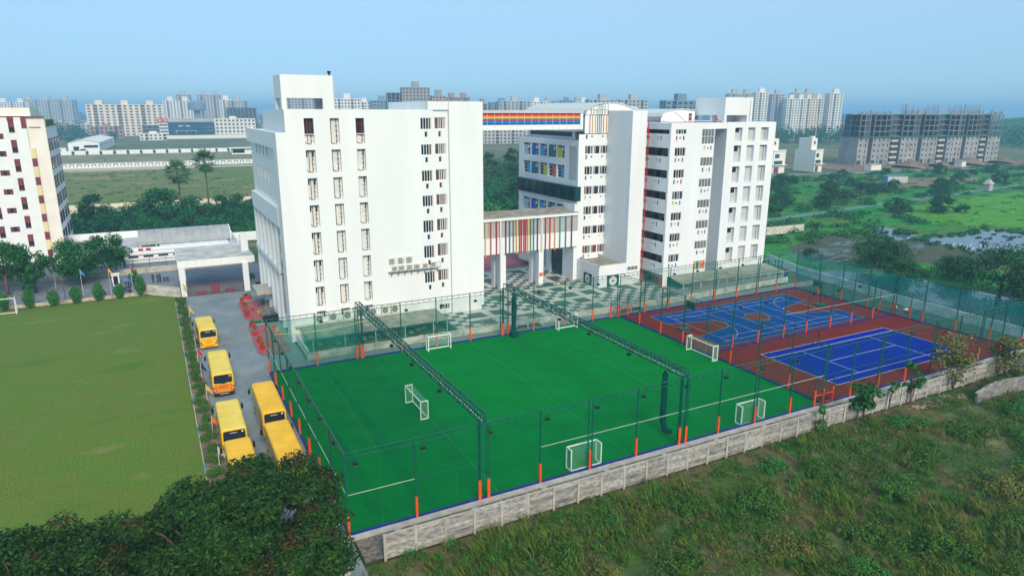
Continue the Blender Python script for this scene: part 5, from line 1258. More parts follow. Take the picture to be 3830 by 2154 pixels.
for i, (x, y, w, h, m, l) in enumerate([(397, 760, 30, 39, 'far_blue', 'blue grey flats'), (374, 682, 38, 39.5, 'far_grey', 'wide grey flats with balconies'), (470, 800, 36, 41, 'far_white', 'pale flats'), (530, 870, 34, 43, 'far_grey', 'grey flats'), (600, 930, 34, 45, 'far_blue', 'blue grey flats'), (560, 820, 26, 42, 'far_white', 'white flats'), (640, 960, 30, 46, 'far_grey', 'distant grey flats')]):
    CB(f'{l} above the rainbow bridge, {ORD[i]} from the left', x, y, w, 14, h, None, None, None, m)
CB('grey terrace block with tall roof screens left of the first barrel roof', 395, 535, 30, 12, 39.5, None, 12, 7, 'far_grey', tops=1)
CB('grey terrace block with a square roof screen above the second barrel roof', 434, 537, 31, 12, 40, None, 12, 7, 'far_grey', tops=1)
CB('long blue grey building behind the right roof frame', 329, 344, 26, 10, 36, None, 11, 6, 'far_blue')
CB('long low grey terrace seen between the two white blocks', 276, 527, 44, 14, 12, None, 4, 12, 'far_grey')
for i, (x, y, w, h, m, l) in enumerate([(655, 610, 30, 50, 'far_grey', 'pale tower half hidden by the roof frame of the right block'), (688, 607, 16, 52, 'far_white', 'white tower with dark slots beside the right roof frame'), (715, 605, 16, 50, 'far_grey', 'grey tower behind the front pair of pale towers'), (722, 582, 24, 44, 'far_white', 'pale front tower above the twin white houses'), (742, 572, 24, 44.5, 'far_cream', 'cream front tower with a lift room above the twin white houses'), (755, 600, 26, 52, 'far_grey', 'tall grey tower standing behind the cream front tower'), (770, 562, 16, 51, 'far_white', 'white slotted tower at the right end of the tower group')]):
    CB(l, x, y, w, 16, h, -.5, None, max(4, round(w / 3.6)), m, tops=1 if w < 20 else 2)
# distant low town rooftops
def town(label, pts):
    b = MB()
    for x, y in pts:
        w, d, h = random.uniform(8, 18), random.uniform(8, 14), random.uniform(4, 11); b.box(x - w / 2, x + w / 2, y, y + d, -.3, h, random.randrange(3)); b.box(x - w / 4, x, y + 2, y + 5, h, h + 2, random.randrange(3))
        for f in range(int(h // 3.2)):
            for k in range(3): xx = x - w / 2 + w * (k + .3) / 3; b.box(xx, xx + w * .12, y - .08, y - .01, f * 3.2 + 1.2, f * 3.2 + 2.5, 3)
    o = structure('town', b, ['far_white', 'far_grey', 'far_brick', 'far_win']); o['kind'] = 'stuff'; o['label'] = label
town('low hazy town roofs between the hostel and the towers', [(random.uniform(-260, -60), random.uniform(900, 1500)) for _ in range(90)] + [(random.uniform(100, 260), random.uniform(900, 1500)) for _ in range(60)])
town('low hazy town roofs behind the footbridges', [(random.uniform(300, 900), random.uniform(800, 1500)) for _ in range(120)] + [(random.uniform(900, 1500), random.uniform(250, 1000)) for _ in range(60)])
# ================================================================== UNFINISHED BLOCK AT RIGHT
UF = thing('unfinished_block', 'long unfinished concrete apartment block with open upper floors and rebar', 'building', (341.6, 212.4, 0)); ORG[UF.name] = Vector((0, 0, 0)); UF.rotation_euler = (0, 0, math.atan2(-14, 112.8))
L_, D_, F_, N_ = 113.7, 13.0, 3.07, 9
recs = [(7.6, 10.6), (29, 32), (45.2, 48.5), (65.8, 68.8), (81.3, 84.2), (100, 103)]; bal = [(23.7, 28.9), (60.8, 65.7), (95.5, 99.9)]
solid, x = [], 0.0
for a, c in sorted(recs + bal): solid.append((x, a)); x = c
solid.append((x, L_))
for a, c in solid:
    if c - a < 1: continue
    hol = []; n = max(2, round((c - a) / 3.3))
    for f in range(5):
        for k in range(n):
            if f == 0 and (k % 2 == 0) and a < 70: hol.append((k * (c - a) / n + .4, (k + 1) * (c - a) / n - .3, .05, 2.5))
            else: w = .8 if k % 2 else 1.35; cx = (k + .5) * (c - a) / n; hol.append((cx - w / 2, cx + w / 2, f * F_ + (.6 if k % 2 else 1.2), f * F_ + 2.25))
    b = MB(); b.facade((a, 0), (1, 0), c - a, 0, 5 * F_, hol, .5, 0, 0, 1); b.box(a + .05, c - .05, .6, D_, 0, 5 * F_ - .02); b.quad((a, D_, 0), (a, 0, 0), (a, 0, 5 * F_), (a, D_, 5 * F_)); b.quad((c, 0, 0), (c, D_, 0), (c, D_, 5 * F_), (c, 0, 5 * F_))
    b.part('walled_bay', [mat('uf_wall', (.29, .29, .29), .9, .2, .15), 'far_win'], UF)
    b = MB()
    for f in range(5, N_ + 1): b.box(a, c, -.1, D_, f * F_ - .22, f * F_ + .12)
    nn = max(2, round((c - a) / 4.2))
    for k in range(nn + 1):
        for yy in (0, D_ * .5, D_ - .4): xx = a + (c - a - .4) * k / nn; b.box(xx, xx + .4, yy, yy + .4, 5 * F_ + .1, N_ * F_)
    b.part('open_bay', mat('uf_conc', (.20, .20, .205), .9, .2, .15), UF)
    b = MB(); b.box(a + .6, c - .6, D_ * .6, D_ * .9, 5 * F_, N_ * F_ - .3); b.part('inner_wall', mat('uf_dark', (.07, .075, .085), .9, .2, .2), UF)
    b = MB()
    for k in range(nn * 5 + 1):
        xx = a + (c - a) * k / (nn * 5); hh = random.uniform(.8, 2.2) if a < 28 or a > 98 else random.uniform(1.5, 6.0)
        for e in (0, .35): b.bar((xx + e, D_ * .2, N_ * F_), (xx + e + random.uniform(-.1, .1), D_ * .2, N_ * F_ + hh), .1)
        if random.random() < .25: b.box(xx - .3, xx + .3, 0, .6, N_ * F_, N_ * F_ + random.uniform(1, 3.2))
    b.part('rebar', 'far_conc', UF)
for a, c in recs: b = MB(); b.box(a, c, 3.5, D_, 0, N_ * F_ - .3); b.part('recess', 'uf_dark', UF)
for a, c in bal:
    for f in range(N_):
        b = MB(); b.box(a + .1, c - .1, -1.0, .3, f * F_ + .35, f * F_ + (1.5 if f < 5 else .7)); b.part('balcony', mat('uf_cream', (.48, .45, .38), .85, .15, .3) if f < 5 else 'uf_conc', UF)
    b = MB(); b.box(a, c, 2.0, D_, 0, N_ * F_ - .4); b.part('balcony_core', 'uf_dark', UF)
b = MB(); b.box(-.4, L_, -.9, -.3, 5 * F_ - .1, 5 * F_ + .35); b.part('dust_screen', mat('screen_green', (.04, .16, .13), .9, .2), UF)
for i, (u_, l) in enumerate(((38, 'left'), (86, 'right'))):
    b = MB(); b.bar((u_, 5, N_ * F_), (u_, 5, N_ * F_ + 6), .5); b.bar((u_, 5, N_ * F_ + 1), (u_ - 3.5, 5, N_ * F_ + 3), .4); b.part('hoist', 'far_conc', UF)
# houses at the right
def town_house(label, x0, x1, y0, y1):
    t = thing('white_house', label, 'house', ((x0 + x1) / 2, y0, 0)); w = x1 - x0
    b = MB(); b.facade((x0, y0), (1, 0), w, 0, 10.8, [(w * .1, w * .5, .1, 3.0), (w * .08, w * .8, 4.2, 6.0), (w * .12, w * .5, 7.2, 9.2)], .5, 0, 0, 1); b.box(x0 + .05, x1 - .05, y0 + .6, y1 - .05, 0, 10.7); b.quad((x0, y1, 0), (x0, y0, 0), (x0, y0, 10.8), (x0, y1, 10.8)); b.quad((x1, y0, 0), (x1, y1, 0), (x1, y1, 10.8), (x1, y0, 10.8)); b.quad((x0, y0, 10.8), (x1, y0, 10.8), (x1, y1, 10.8), (x0, y1, 10.8)); b.part('wall', ['far_white', 'far_win'], t)
    b = MB(); b.box(x0, x1 - w * .25, y0 + 3, y1 - 2, 10.8, 16.4); b.box(x0 + w * .3, x0 + w * .5, y0 + 2.9, y0 + 3, 13.5, 15, 1); b.box(x0, x0 + w * .4, y0 + 3.1, y0 + 5, 16.4, 17.4); b.part('upper_room', ['far_white', 'far_win'], t)
    b = MB(); b.box(x0 - .2, x1 + .5, y0 - 1.2, y0, 3.9, 4.1); b.box(x0 - .1, x1, y0 - .3, y0 + .1, 10.6, 11.2); b.part('ledge', 'far_white', t)
    b = MB(); b.box(x0 + w * .1, x0 + w * .5, y0 + .1, y0 + .3, .1, 3.0); b.part('door', 'maroon', t)
town_house('white stepped house partly hidden by the right end of the white block', 257.5, 265.7, 195.4, 206)
town_house('white stepped house with a blank pale side wall left of the unfinished block', 282.7, 288.2, 192, 204.5)
FWH = CB('pale houses beyond the right end of the unfinished block', 478, 222, 26, 12, 11, -.12, 3, 6, 'far_white')
b = MB(); b.tube([(291, 200, 0), (291, 200, 28)], [.25, .15], 6); b.single('lamp_mast', 'grey_trim', 'thin grey mast rising behind the second white stepped house', 'mast', (291, 200, 0))
# marsh ground
sheet('marsh', [(88, -60), (1500, -60), (1500, 172), (430, 165), (300, 182), (240, 196), (110, 205), (88, 140)], -.06, 'marsh')
sheet('grass_meadow', [(176, 66), (190, 84), (205, 92), (240, 96), (275, 98), (420, 104), (520, 60), (420, -10), (240, 20), (200, 48), (186, 58)], -.045, 'meadow')
mat('water', (.045, .06, .07), .04, .3, .1, spec=.5, bump=.0)
mat('canal_water', (.06, .20, .15), .6, .2, .3, spec=.5)
def blob(pts, n=4, amp=.9):
    out = []
    for (x0, y0), (x1, y1) in zip(pts, pts[1:] + pts[:1]):
        for k in range(n):
            t = k / n; out.append((x0 + (x1 - x0) * t + random.uniform(-amp, amp), y0 + (y1 - y0) * t + random.uniform(-amp, amp)))
    return out
sheet('mud_flat', blob([(105, 50), (114, 61), (135, 67), (150, 60), (160, 50), (152, 34), (138, 30), (120, 40)]), -.04, 'mud')
sheet('pond', blob([(157, 33), (146, 38), (150, 47), (147, 53), (156, 54), (167, 52), (177, 55), (184, 49), (179, 40), (230, 22), (240, 5), (175, 12)], 5, 1.1), -.03, 'water')
sheet('pond', blob([(140, 56), (150, 55), (158, 60), (160, 67), (156, 70), (151, 66), (146, 61)], 4, 1.2), -.028, 'water')
sheet('pond', blob([(92.5, 8), (92.8, 20), (95, 34), (96.5, 42), (104, 40), (112, 28), (112, 10), (104, 0)], 4, .8), -.03, 'water')
b = MB()
for k in range(170):
    x, y = random.uniform(106, 158), random.uniform(44, 62)
    if math.hypot((x - 126) / 24, (y - 53) / 8) > 1: continue
    a = random.uniform(-.5, .3); l, w = random.uniform(1.0, 3.8), random.uniform(.12, .4)
    ca, sa = math.cos(a), math.sin(a); b.poly([(x + ca * u * l - sa * v * w, y + sa * u * l + ca * v * w, -.025) for u, v in ((-1, 0), (-.4, .8), (.5, .6), (1, 0), (.3, -.9), (-.5, -.6))])
o = structure('puddle', b, 'water')
b = MB(); ch = [(60, 84), (110, 86), (141, 92), (167, 94.5), (197, 99), (232, 103), (312, 113), (420, 128)]
for (x0, y0), (x1, y1) in zip(ch, ch[1:]): b.quad((x0, y0 - 1.6, -.035), (x1, y1 - 1.6, -.035), (x1, y1 + 1.6, -.035), (x0, y0 + 1.6, -.035))
structure('canal', b, 'canal_water')
b = MB(); rd = [(110, 197), (254, 190), (297, 181.5), (360, 173), (421, 168), (560, 150)]
for (x0, y0), (x1, y1) in zip(rd, rd[1:]): b.quad((x0, y0 - 2.6, -.03), (x1, y1 - 2.6, -.03), (x1, y1 + 2.6, -.03), (x0, y0 + 2.6, -.03))
structure('lane', b, 'asphalt')
b = MB(); rd = [(297, 180), (285, 162), (268, 146), (255, 138)]
for (x0, y0), (x1, y1) in zip(rd, rd[1:]): b.quad((x0 - 2, y0, -.025), (x0 + 2, y0, -.025), (x1 + 2, y1, -.025), (x1 - 2, y1, -.025))
structure('dirt_path', b, 'dirt')
sheet('dirt_clearing', blob([(250, 128), (270, 148), (310, 150), (330, 138), (300, 126)], 4, 2), -.03, 'dirt')
sheet('building_site', [(300, 184), (345, 178), (470, 168), (470, 240), (320, 240)], -.05, 'dirt')
b = MB(); b.bar((122.5, 74.9, .85), (134.8, 74.2, .85), .3, 1.9); b.single('ruined_wall', 'wall_dirty', 'short weathered wall standing in the marsh beside the white block', 'wall', (128, 74.5, 0))
t = thing('tin_shed', 'blue and white sheet metal shed on the dirt clearing', 'shed', (272, 140, 0))
b = MB(); b.prism([(268.5, 143), (276, 139), (278, 143), (270.5, 147)], 0, 2.6)
b.part('wall', mat('tin', (.42, .48, .50), .5, .25, 1.5, col2=(.6, .62, .6)), t); b = MB(); b.poly([(268.2, 142.8, 2.65), (276.2, 138.6, 3.0), (278.4, 143, 3.0), (270.4, 147.3, 2.65)]); b.part('roof', mat('tin_blue', (.05, .25, .42), .5, .2), t); b = MB(); b.quad((268.45, 142.98, .1), (270.45, 146.98, .1), (270.45, 146.98, 2.5), (268.45, 142.98, 2.5)); b.part('blue_side', 'tin_blue', t)
t = thing('shrine', 'small pale shrine with a pointed roof beside the canal', 'shrine', (274.6, 105.6, 0)); b = MB(); b.box(273.4, 275.8, 104.9, 107.1, 0, 2.6); b.part('wall', 'far_grey', t); b = MB(); pk = (274.6, 106, 4.6); c4 = [(273, 104.5, 2.6), (276.2, 104.5, 2.6), (276.2, 107.5, 2.6), (273, 107.5, 2.6)]; [b.poly([c4[i], c4[(i + 1) % 4], pk]) for i in range(4)]; b.part('roof', 'far_grey', t)
for i, (x, y, w, l) in enumerate(((318, 186, 8, 'pale site hut left of the unfinished block'), (386, 180, 4, 'upright pale cabin in front of the unfinished block'), (440, 172, 9, 'blue tarpaulin hut at the right end of the lane'))):
    b = MB(); b.box(x, x + w, y, y + 4, 0, 2.8, 0); b.box(x - .3, x + w + .3, y - .3, y + 4.3, 2.8, 3.0, 1); b.single('site_hut', ['tin_blue' if i == 2 else 'far_white', 'far_grey'], l, 'hut', (x, y, 0))
for i, (x, y, r_, h) in enumerate(((356, 190, 9, 4), (410, 190, 10, 4.2), (380, 188, 6, 2.5), (438, 186, 8, 3.0))):
    b = MB(); n = 12; b.tube([(x, y, -.3), (x + .5, y, h * .6), (x, y, h)], [r_, r_ * .5, r_ * .08], n); b.single('spoil_heap', 'dirt', f'heap of excavated soil in front of the unfinished block, {ORD[i]} listed from left', 'soil heap', (x, y, 0), 'heaps of excavated soil')
# hill at the right edge
b = MB(); n = 28
def hz(x, y): r_ = math.hypot((x - 838) / 128, (y - 318) / 135); return max(-1, 29 * (1 - r_ * r_) + 1.2 * math.sin(x * .11) * math.cos(y * .13))
for i in range(n):
    for j in range(n):
        q = [(690 + 290 * (i + a) / n, 170 + 300 * (j + c) / n) for a, c in ((0, 0), (1, 0), (1, 1), (0, 1))]; b.quad(*[(x, y, hz(x, y)) for x, y in q])
structure('hill', b, 'leaf_far', smooth=True)
# ================================================================== BUSES
mat('bus_yellow', (0.80, 0.47, 0.004), .35, .04, .8, spec=.5); mat('bus_roof', (0.74, 0.55, 0.06), .5, .1, .7, col2=(.78, .60, .11), spec=.4); mat('bus_amber', (0.74, 0.24, 0.008), .4, .05, spec=.5)
mat('bus_roof_shaded', (0.80, 0.45, 0.015), .5, .1, .7, spec=.4); mat('tyre', (.015, .015, .016), .8, .1); mat('lamp_red', (.25, .02, .02), .3, .1)  # deeper orange copy of the bus roof, shading put into the colour
def rrect(w, z0, z1, r, n=4):
    pts = []
    for cx, cz, a0, rr in ((w - r, z1 - r, 0, r), (-w + r, z1 - r, 90, r), (-w + .08, z0 + .08, 180, .08), (w - .08, z0 + .08, 270, .08)):
        for k in range(n + 1): a = R(a0 + 90 * k / n); pts.append((cx + rr * math.cos(a), cz + rr * math.sin(a)))
    return pts
def bus(label, x, y, L, rz=0, roof='bus_roof', back='plain', W_=2.12, Ht=2.72):
    t = thing('school_bus', label, 'bus', (x, y, 0), 'yellow school buses parked along the driveway', rz); ORG[t.name] = Vector((0, 0, 0))
    hw = W_ / 2; st = [(0.0, .94, .34, -.10), (.06, .985, .30, -.03), (.16, 1.0, .30, 0), (L - .5, 1.0, .30, 0), (L - .15, .97, .32, -.06), (L, .90, .36, -.22)]
    b = MB(); rf = MB(); rings = []
    for yy, s, z0, dz in st: rings.append([(px * s, yy, pz) for px, pz in rrect(hw, z0, Ht + dz, .26)])
    n = len(rings[0])
    for a, c in zip(rings, rings[1:]):
        for k in range(n):
            q = (a[k], a[(k + 1) % n], c[(k + 1) % n], c[k]); (rf if k in (3, 4, 5) or (k in (2, 6)) else b).quad(*q)
    b.poly(rings[0][::-1]); b.poly(rings[-1])
    b.part('body', 'bus_yellow', t); rf.part('roof', roof, t)
    for k in range(1, int(L / 1.1)): b = MB(); b.box(-.7, .7, k * 1.1 - .015, k * 1.1 + .015, Ht - .004, Ht + .012); b.part('roof_seam', roof, t)
    def plate(name, m, pts, d=.012):
        b = MB(); b.poly([(px, -d, pz) for px, pz in pts]); k = len(pts)
        for i in range(k): (a0, c0), (a1, c1) = pts[i], pts[(i + 1) % k]; b.quad((a0, .03, c0), (a1, .03, c1), (a1, -d, c1), (a0, -d, c0))
        b.part(name, m, t)
    k = hw * .86
    if back == 'panel':
        plate('rear_window', 'dark_glass', [(-k, 1.72), (-k * .8, 1.62), (-k * .3, 1.62), (-k * .22, 1.55), (k * .22, 1.55), (k * .3, 1.62), (k * .8, 1.62), (k, 1.72), (k * .94, 2.45), (k * .85, 2.52), (-k * .85, 2.52), (-k * .94, 2.45)])
        plate('rear_panel', 'bus_amber', [(-k * .82, .62), (k * .82, .62), (k * .82, 1.40), (-k * .82, 1.40)], .012)
        for p in ([(-k, 1.40), (k, 1.40), (k, 1.46), (-k, 1.46)], [(-k * .84, .62), (-k * .76, .62), (-k * .80, 1.4), (-k * .88, 1.4)], [(k * .76, .62), (k * .84, .62), (k * .88, 1.4), (k * .80, 1.4)]): plate('red_trim', 'c_red', p, .02)
        for zz, ww in ((1.25, .45), (1.15, .5), (1.05, .42)): plate('lettering', 'maroon', [(-ww, zz), (ww, zz), (ww, zz + .035), (-ww, zz + .035)], .022)
        plate('bumper', 'black', [(-hw * .96, .34), (hw * .96, .34), (hw * .96, .60), (-hw * .96, .60)], .06); plate('plate_lettering', 'line_white', [(-.45, .44), (.45, .44), (.45, .49), (-.45, .49)], .066)
        for s in (-1, 1): plate('tail_light', 'lamp_red', [(s * hw * .80, .6), (s * hw * .96, .6), (s * hw * .96, 1.25), (s * hw * .80, 1.25)][::s], .04); plate('reversing_light', 'line_white', [(s * hw * .88 - .06, .92), (s * hw * .88 + .06, .92), (s * hw * .88 + .06, 1.04), (s * hw * .88 - .06, 1.04)], .05)
    else:
        plate('rear_window', 'dark_glass', [(-k, 1.66), (k, 1.66), (k * .97, 2.42), (k * .88, 2.52), (-k * .88, 2.52), (-k * .97, 2.42)])
        plate('window_lettering', 'line_white', [(-.35, 2.3), (.25, 2.3), (.25, 2.345), (-.35, 2.345)], .02)
        for s in (-1, 1):
            plate('white_label', 'line_white', [(s * k * .62 - .22, 1.54), (s * k * .62 + .22, 1.54), (s * k * .62 + .22, 1.64), (s * k * .62 - .22, 1.64)], .016)
            plate('label_lettering', 'c_navy', [(s * k * .62 - .17, 1.575), (s * k * .62 + .17, 1.575), (s * k * .62 + .17, 1.6), (s * k * .62 - .17, 1.6)], .019)
            plate('tail_light', 'lamp_red', [(s * hw * .62, .62), (s * hw * .90, .66), (s * hw * .96, 1.15), (s * hw * .84, 1.12)][::s], .03); plate('reversing_light', 'line_white', [(s * hw * .82 - .05, .80), (s * hw * .82 + .05, .80), (s * hw * .82 + .05, .9), (s * hw * .82 - .05, .9)], .04)
            for e in range(3): plate('hazard_stripe', 'c_orange', [(s * (.42 + e * .17), 1.28), (s * (.5 + e * .17), 1.28), (s * (.58 + e * .17), 1.42), (s * (.5 + e * .17), 1.42)][::s], .014)
        for zz, ww in ((1.36, .3), (1.28, .33), (1.2, .28), (1.02, .42), (.86, .2)): plate('lettering', 'bus_amber' if zz > 1.1 else 'maroon', [(-ww, zz), (ww, zz), (ww, zz + .04), (-ww, zz + .04)], .016)
        plate('red_trim', 'c_red', [(-.55, .44), (.55, .44), (.55, .56), (-.55, .56)], .016)
    b = MB(); b.tube([(k * .74, -.03, 2.36), (k * .74, .0, 2.36)], .085, 12); b.part('round_sticker', 'line_white', t)
    for s in (-1, 1):
        b = MB(); nw = max(3, round((L - 1.2) / 1.25)); wl = (L - 1.3) / nw
        for i in range(nw): b.box(s * (hw + .004), s * (hw - .05), .35 + i * wl + .06, .35 + (i + 1) * wl - .06, 1.5, 2.3)
        b.part('side_window', 'dark_glass', t)
        b = MB(); b.box(s * (hw + .006), s * (hw - .05), .2, L - .4, 1.05, 1.2); b.part('side_stripe', 'black', t)
        b = MB(); b.tube([(s * hw * .95, L - .15, 2.2), (s * (hw + .22), L - .05, 2.2), (s * (hw + .24), L, 2.05)], .03, 5); b.box(s * (hw + .14), s * (hw + .34), L - .1, L - .02, 1.55, 2.05); b.part('mirror', 'black', t)
        for yy in (1.5, L - 1.6):
            b = MB(); b.tube([(s * (hw - .24), yy, .42), (s * (hw + .015), yy, .42)], .42, 16); p = b.part('wheel', 'tyre', t)
            b = MB(); b.tube([(s * (hw + .016), yy, .42), (s * (hw + .03), yy, .42)], .2, 10); b.part('rim', 'steel', p)
    b = MB(); b.quad((k * .9, L + .005 - .1, 1.3), (-k * .9, L + .005 - .1, 1.3), (-k * .8, L - .12, 2.3), (k * .8, L - .12, 2.3)); b.part('windscreen', 'dark_glass', t)
    return t
bus('short yellow school bus farthest along the driveway, nearest the gate', -5.42, 46.9, 6.4, .02)
bus('yellow school bus with an orange framed rear panel and black bumper', -5.3, 30.1, 8.1, -.02, back='panel')
bus('yellow school bus beside the flower bed, behind the orange panelled bus', -5.72, 15.9, 6.9, -.015)
bus('school bus with its roof coloured orange for shading at the green fence, first in its row', -2.05, 18.0, 8.0, -.01, 'bus_roof_shaded')
bus('school bus with its roof coloured orange for shading at the green fence, partly under the big tree', -2.22, 8.4, 7.6, .0, 'bus_roof_shaded')
bus('school bus mostly hidden under the big tree beside the flower bed', -5.7, 7.3, 6.7, .0, 'bus_roof_shaded')
# ================================================================== FORECOURT OF THE WHITE BLOCK
mat('pot_red', (.55, .012, .015), .5, .15)
def leafcloud(cl, n, l, w, up=.4, seed=1, zmin=None):
    """n leaf quads spread over the shells of the clusters cl = [(x,y,z,rx,ry,rz)]"""
    g = np.random.default_rng(seed); cl = np.array(cl, float)
    vol = cl[:, 3] * cl[:, 4] + cl[:, 4] * cl[:, 5] + cl[:, 3] * cl[:, 5]; idx = g.choice(len(cl), n, p=vol / vol.sum())
    d = g.normal(size=(n, 3)); d /= np.linalg.norm(d, axis=1)[:, None]; r = g.random(n) ** .38
    c = cl[idx, :3] + d * cl[idx, 3:] * r[:, None]
    nr = d * .8 + g.normal(size=(n, 3)) * .55 + np.array([0, 0, up]); nr /= np.linalg.norm(nr, axis=1)[:, None]
    a = np.cross(nr, g.normal(size=(n, 3))); a /= np.linalg.norm(a, axis=1)[:, None]; bb = np.cross(nr, a)
    s = (.65 + .7 * g.random(n))[:, None]
    a *= l / 2 * s; bb *= w / 2 * s
    V = np.stack([c - a, c - bb + a * .1, c + a, c + bb + a * .1], 1)
    if zmin is not None: V = V[c[:, 2] > zmin]
    return V
def quads(name, V, m):
    V = np.asarray(V, np.float32); n, k = V.shape[0], V.shape[1]
    me = bpy.data.meshes.new(name); me.vertices.add(n * k); me.loops.add(n * k); me.polygons.add(n)
    me.vertices.foreach_set('co', V.reshape(-1)); me.loops.foreach_set('vertex_index', np.arange(n * k, dtype=np.int32))
    me.polygons.foreach_set('loop_start', np.arange(n, dtype=np.int32) * k); me.polygons.foreach_set('loop_total', np.full(n, k, np.int32))
    me.materials.append(MATS[m] if isinstance(m, str) else m); me.update(calc_edges=True); return me
def child(name, me, parent):
    o = bpy.data.objects.new(name, me); COL.objects.link(o); o.parent = parent; return o
q = MB(); q.prism([(-.24, -.24), (.24, -.24), (.24, .24), (-.24, .24)], 0, .46); q.box(-.28, .28, -.28, .28, .46, .54); POTM = q.mesh('pot', 'pot_red')
PLM = [quads('plant', leafcloud([(0, 0, .75, .3, .3, .3)], 60, .28, .1, .3, s), 'leaf_shrub') for s in (1, 2)] + [quads('plant', leafcloud([(0, 0, 1.1, .35, .35, .5)], 70, .3, .09, .2, 3), 'leaf_hedge')]
pots = [(.82, 67.2), (.78, 64.5), (.76, 61.6), (.66, 59.4), (.55, 54.0), (.46, 49.8), (.47, 46.3), (.40, 43.6)]
for i, (x, y) in enumerate(pots):
    t = thing('plant_pot', f'square red plant pot along the pavement edge, {ORD[i]} counted from the gate', 'plant pot', (x, y, .13), 'red plant pots beside the driveway', .1 * i); child('pot', POTM, t); child('plant', PLM[i % 3], t)
t = thing('planter', 'long red planter trough near the gate column', 'planter', (1.9, 70, .004)); b = MB(); b.box(1.2, 2.6, 69.7, 70.3, .004, .55); b.part('trough', 'pot_red', t); child('plant', quads('plant', leafcloud([(0, 0, .8, .7, .25, .25)], 90, .25, .09, .3, 5), 'leaf_hedge'), t)
for i, (x, y, m, l) in enumerate([(1.75, 62.5, 'pot_red', 'small red pot in the middle of the pavement'), (2.3, 60.2, 'c_gold', 'yellow pot at the foot of the entrance steps'), (2.2, 51.5, 'c_gold', 'yellow and red pot beside the fence corner'), (3.2, 52.2, 'pot_red', 'orange red pot behind the fence corner'), (3.3, 50.2, 'c_gold', 'round yellow pot behind the green fence corner'), (1.4, 44.6, 'pot_red', 'red pot behind the green fence at the end of the pavement'), (1.9, 71.3, 'c_navy', 'small blue pot behind the long planter')]):
    b = MB(); b.tube([(x, y, .13), (x, y, .5), (x, y, .58)], [.18, .26, .28], 10); b.single('flower_pot', m, l, 'plant pot', (x, y, .13))
t = thing('topiary', 'round clipped dark shrub beside the entrance steps', 'plant', (3.1, 61.2, .13)); b = MB(); b.tube([(3.1, 61.2, .13), (3.1, 61.2, 1.2)], .05, 6); b.part('stem', 'trunk', t); child('crown', quads('crown', leafcloud([(0, 0, 1.5, .45, .45, .5)], 260, .14, .08, .3, 6), 'leaf_dark'), t)
EC = thing('entrance_canopy', 'grey concrete slab canopy over the side entrance steps', 'canopy', (3.5, 63, 2.8)); b = MB(); b.box(2.35, 4.75, 60.7, 65.6, 2.8, 2.98); b.box(2.35, 4.75, 60.7, 65.6, 2.98, 3.3); b.part('slab', 'concrete', EC)
ES = thing('entrance_steps', 'dark side entrance steps with steel handrails at the white block', 'steps', (3.4, 57.5, .1))
for k in range(5): b = MB(); b.box(2.4 + k * .35, 4.3, 56.0, 59.6, .13 + k * .17, .13 + (k + 1) * .17); b.part('step', 'tile_dark', ES)
b = MB(); b.box(2.3, 4.3, 55.4, 55.9, .13, .95); b.part('planter_wall', 'black', ES)
for y in (56.1, 57.8, 59.5):
    b = MB()
    for h in (.5, .75, 1.0): b.bar((2.4, y, .2 + h), (4.2, y, .95 + h), .045)
    for x in (2.4, 3.3, 4.2): b.bar((x, y, .2 + (x - 2.4) * .42), (x, y, 1.2 + (x - 2.4) * .42), .05)
    b.part('handrail', 'steel', ES)
b = MB(); b.box(1.0, 2.2, 55.6, 57.1, .004, .02); b.single('doormat', 'turf', 'green mat in front of the side entrance steps', 'mat', (1.6, 56.3, 0))
# ================================================================== FLAGS
def flag(label, x, y, h, col, z0=0, tilt=.55, w=.55):
    t = thing('flag', label, 'flag', (x, y, z0)); ORG[t.name] = Vector((x, y, z0))
    b = MB(); b.tube([(x, y, z0), (x + .03, y, z0 + h)], .028, 6); b.part('pole', 'line_white', t)
    b = MB(); n = 5
    for k in range(n):
        q = []
        for u, v in ((k / n, 0), ((k + 1) / n, 0), ((k + 1) / n, 1), (k / n, 1)): q.append((x + .04 + u * w, y + .12 * math.sin(u * 5), z0 + h - .05 - v * .65 * (1 - u * .55) - u * tilt * 1.6))
        b.quad(*q)
    b.part('cloth', 'c_' + col, t)
for a in [('lime green flag beside the left gate column', -6.95, 75, 2.6, 'lime'), ('yellow flag on the flower bed near the gate', -6.85, 62.5, 1.9, 'yellow'), ('dark blue flag beside the short bus nearest the gate', -7.0, 47.5, 1.7, 'navy'), ('bright red flag on the flower bed between the first two buses', -7.05, 42.6, 1.9, 'red'), ('navy flag beside the front of the orange panelled bus', -7.05, 37.0, 1.9, 'navy'), ('large yellow flag beside the orange panelled bus', -7.0, 30.2, 1.8, 'yellow'), ('orange flag beside the third bus along the flower bed', -7.15, 22.0, 1.7, 'orange'), ('white patterned flag at the edge of the big tree', -7.2, 15.0, 1.8, 'white'),
          ('red flag on a pole among the street trees at the left', -30.2, 92.5, 3.8, 'red'), ('light green flag on a white pole left of the widest street tree', -25.8, 91.5, 4.2, 'green'), ('blue tipped pole before the widest street tree', -21.3, 83.3, 4.6, 'sky'), ('yellow flag beside the trunk right of the widest street tree', -17.4, 83.4, 4.4, 'yellow'), ('tall red flag behind the round shrub by the old wall', -14.3, 84.5, 4.2, 'crimson')]: flag(*a)
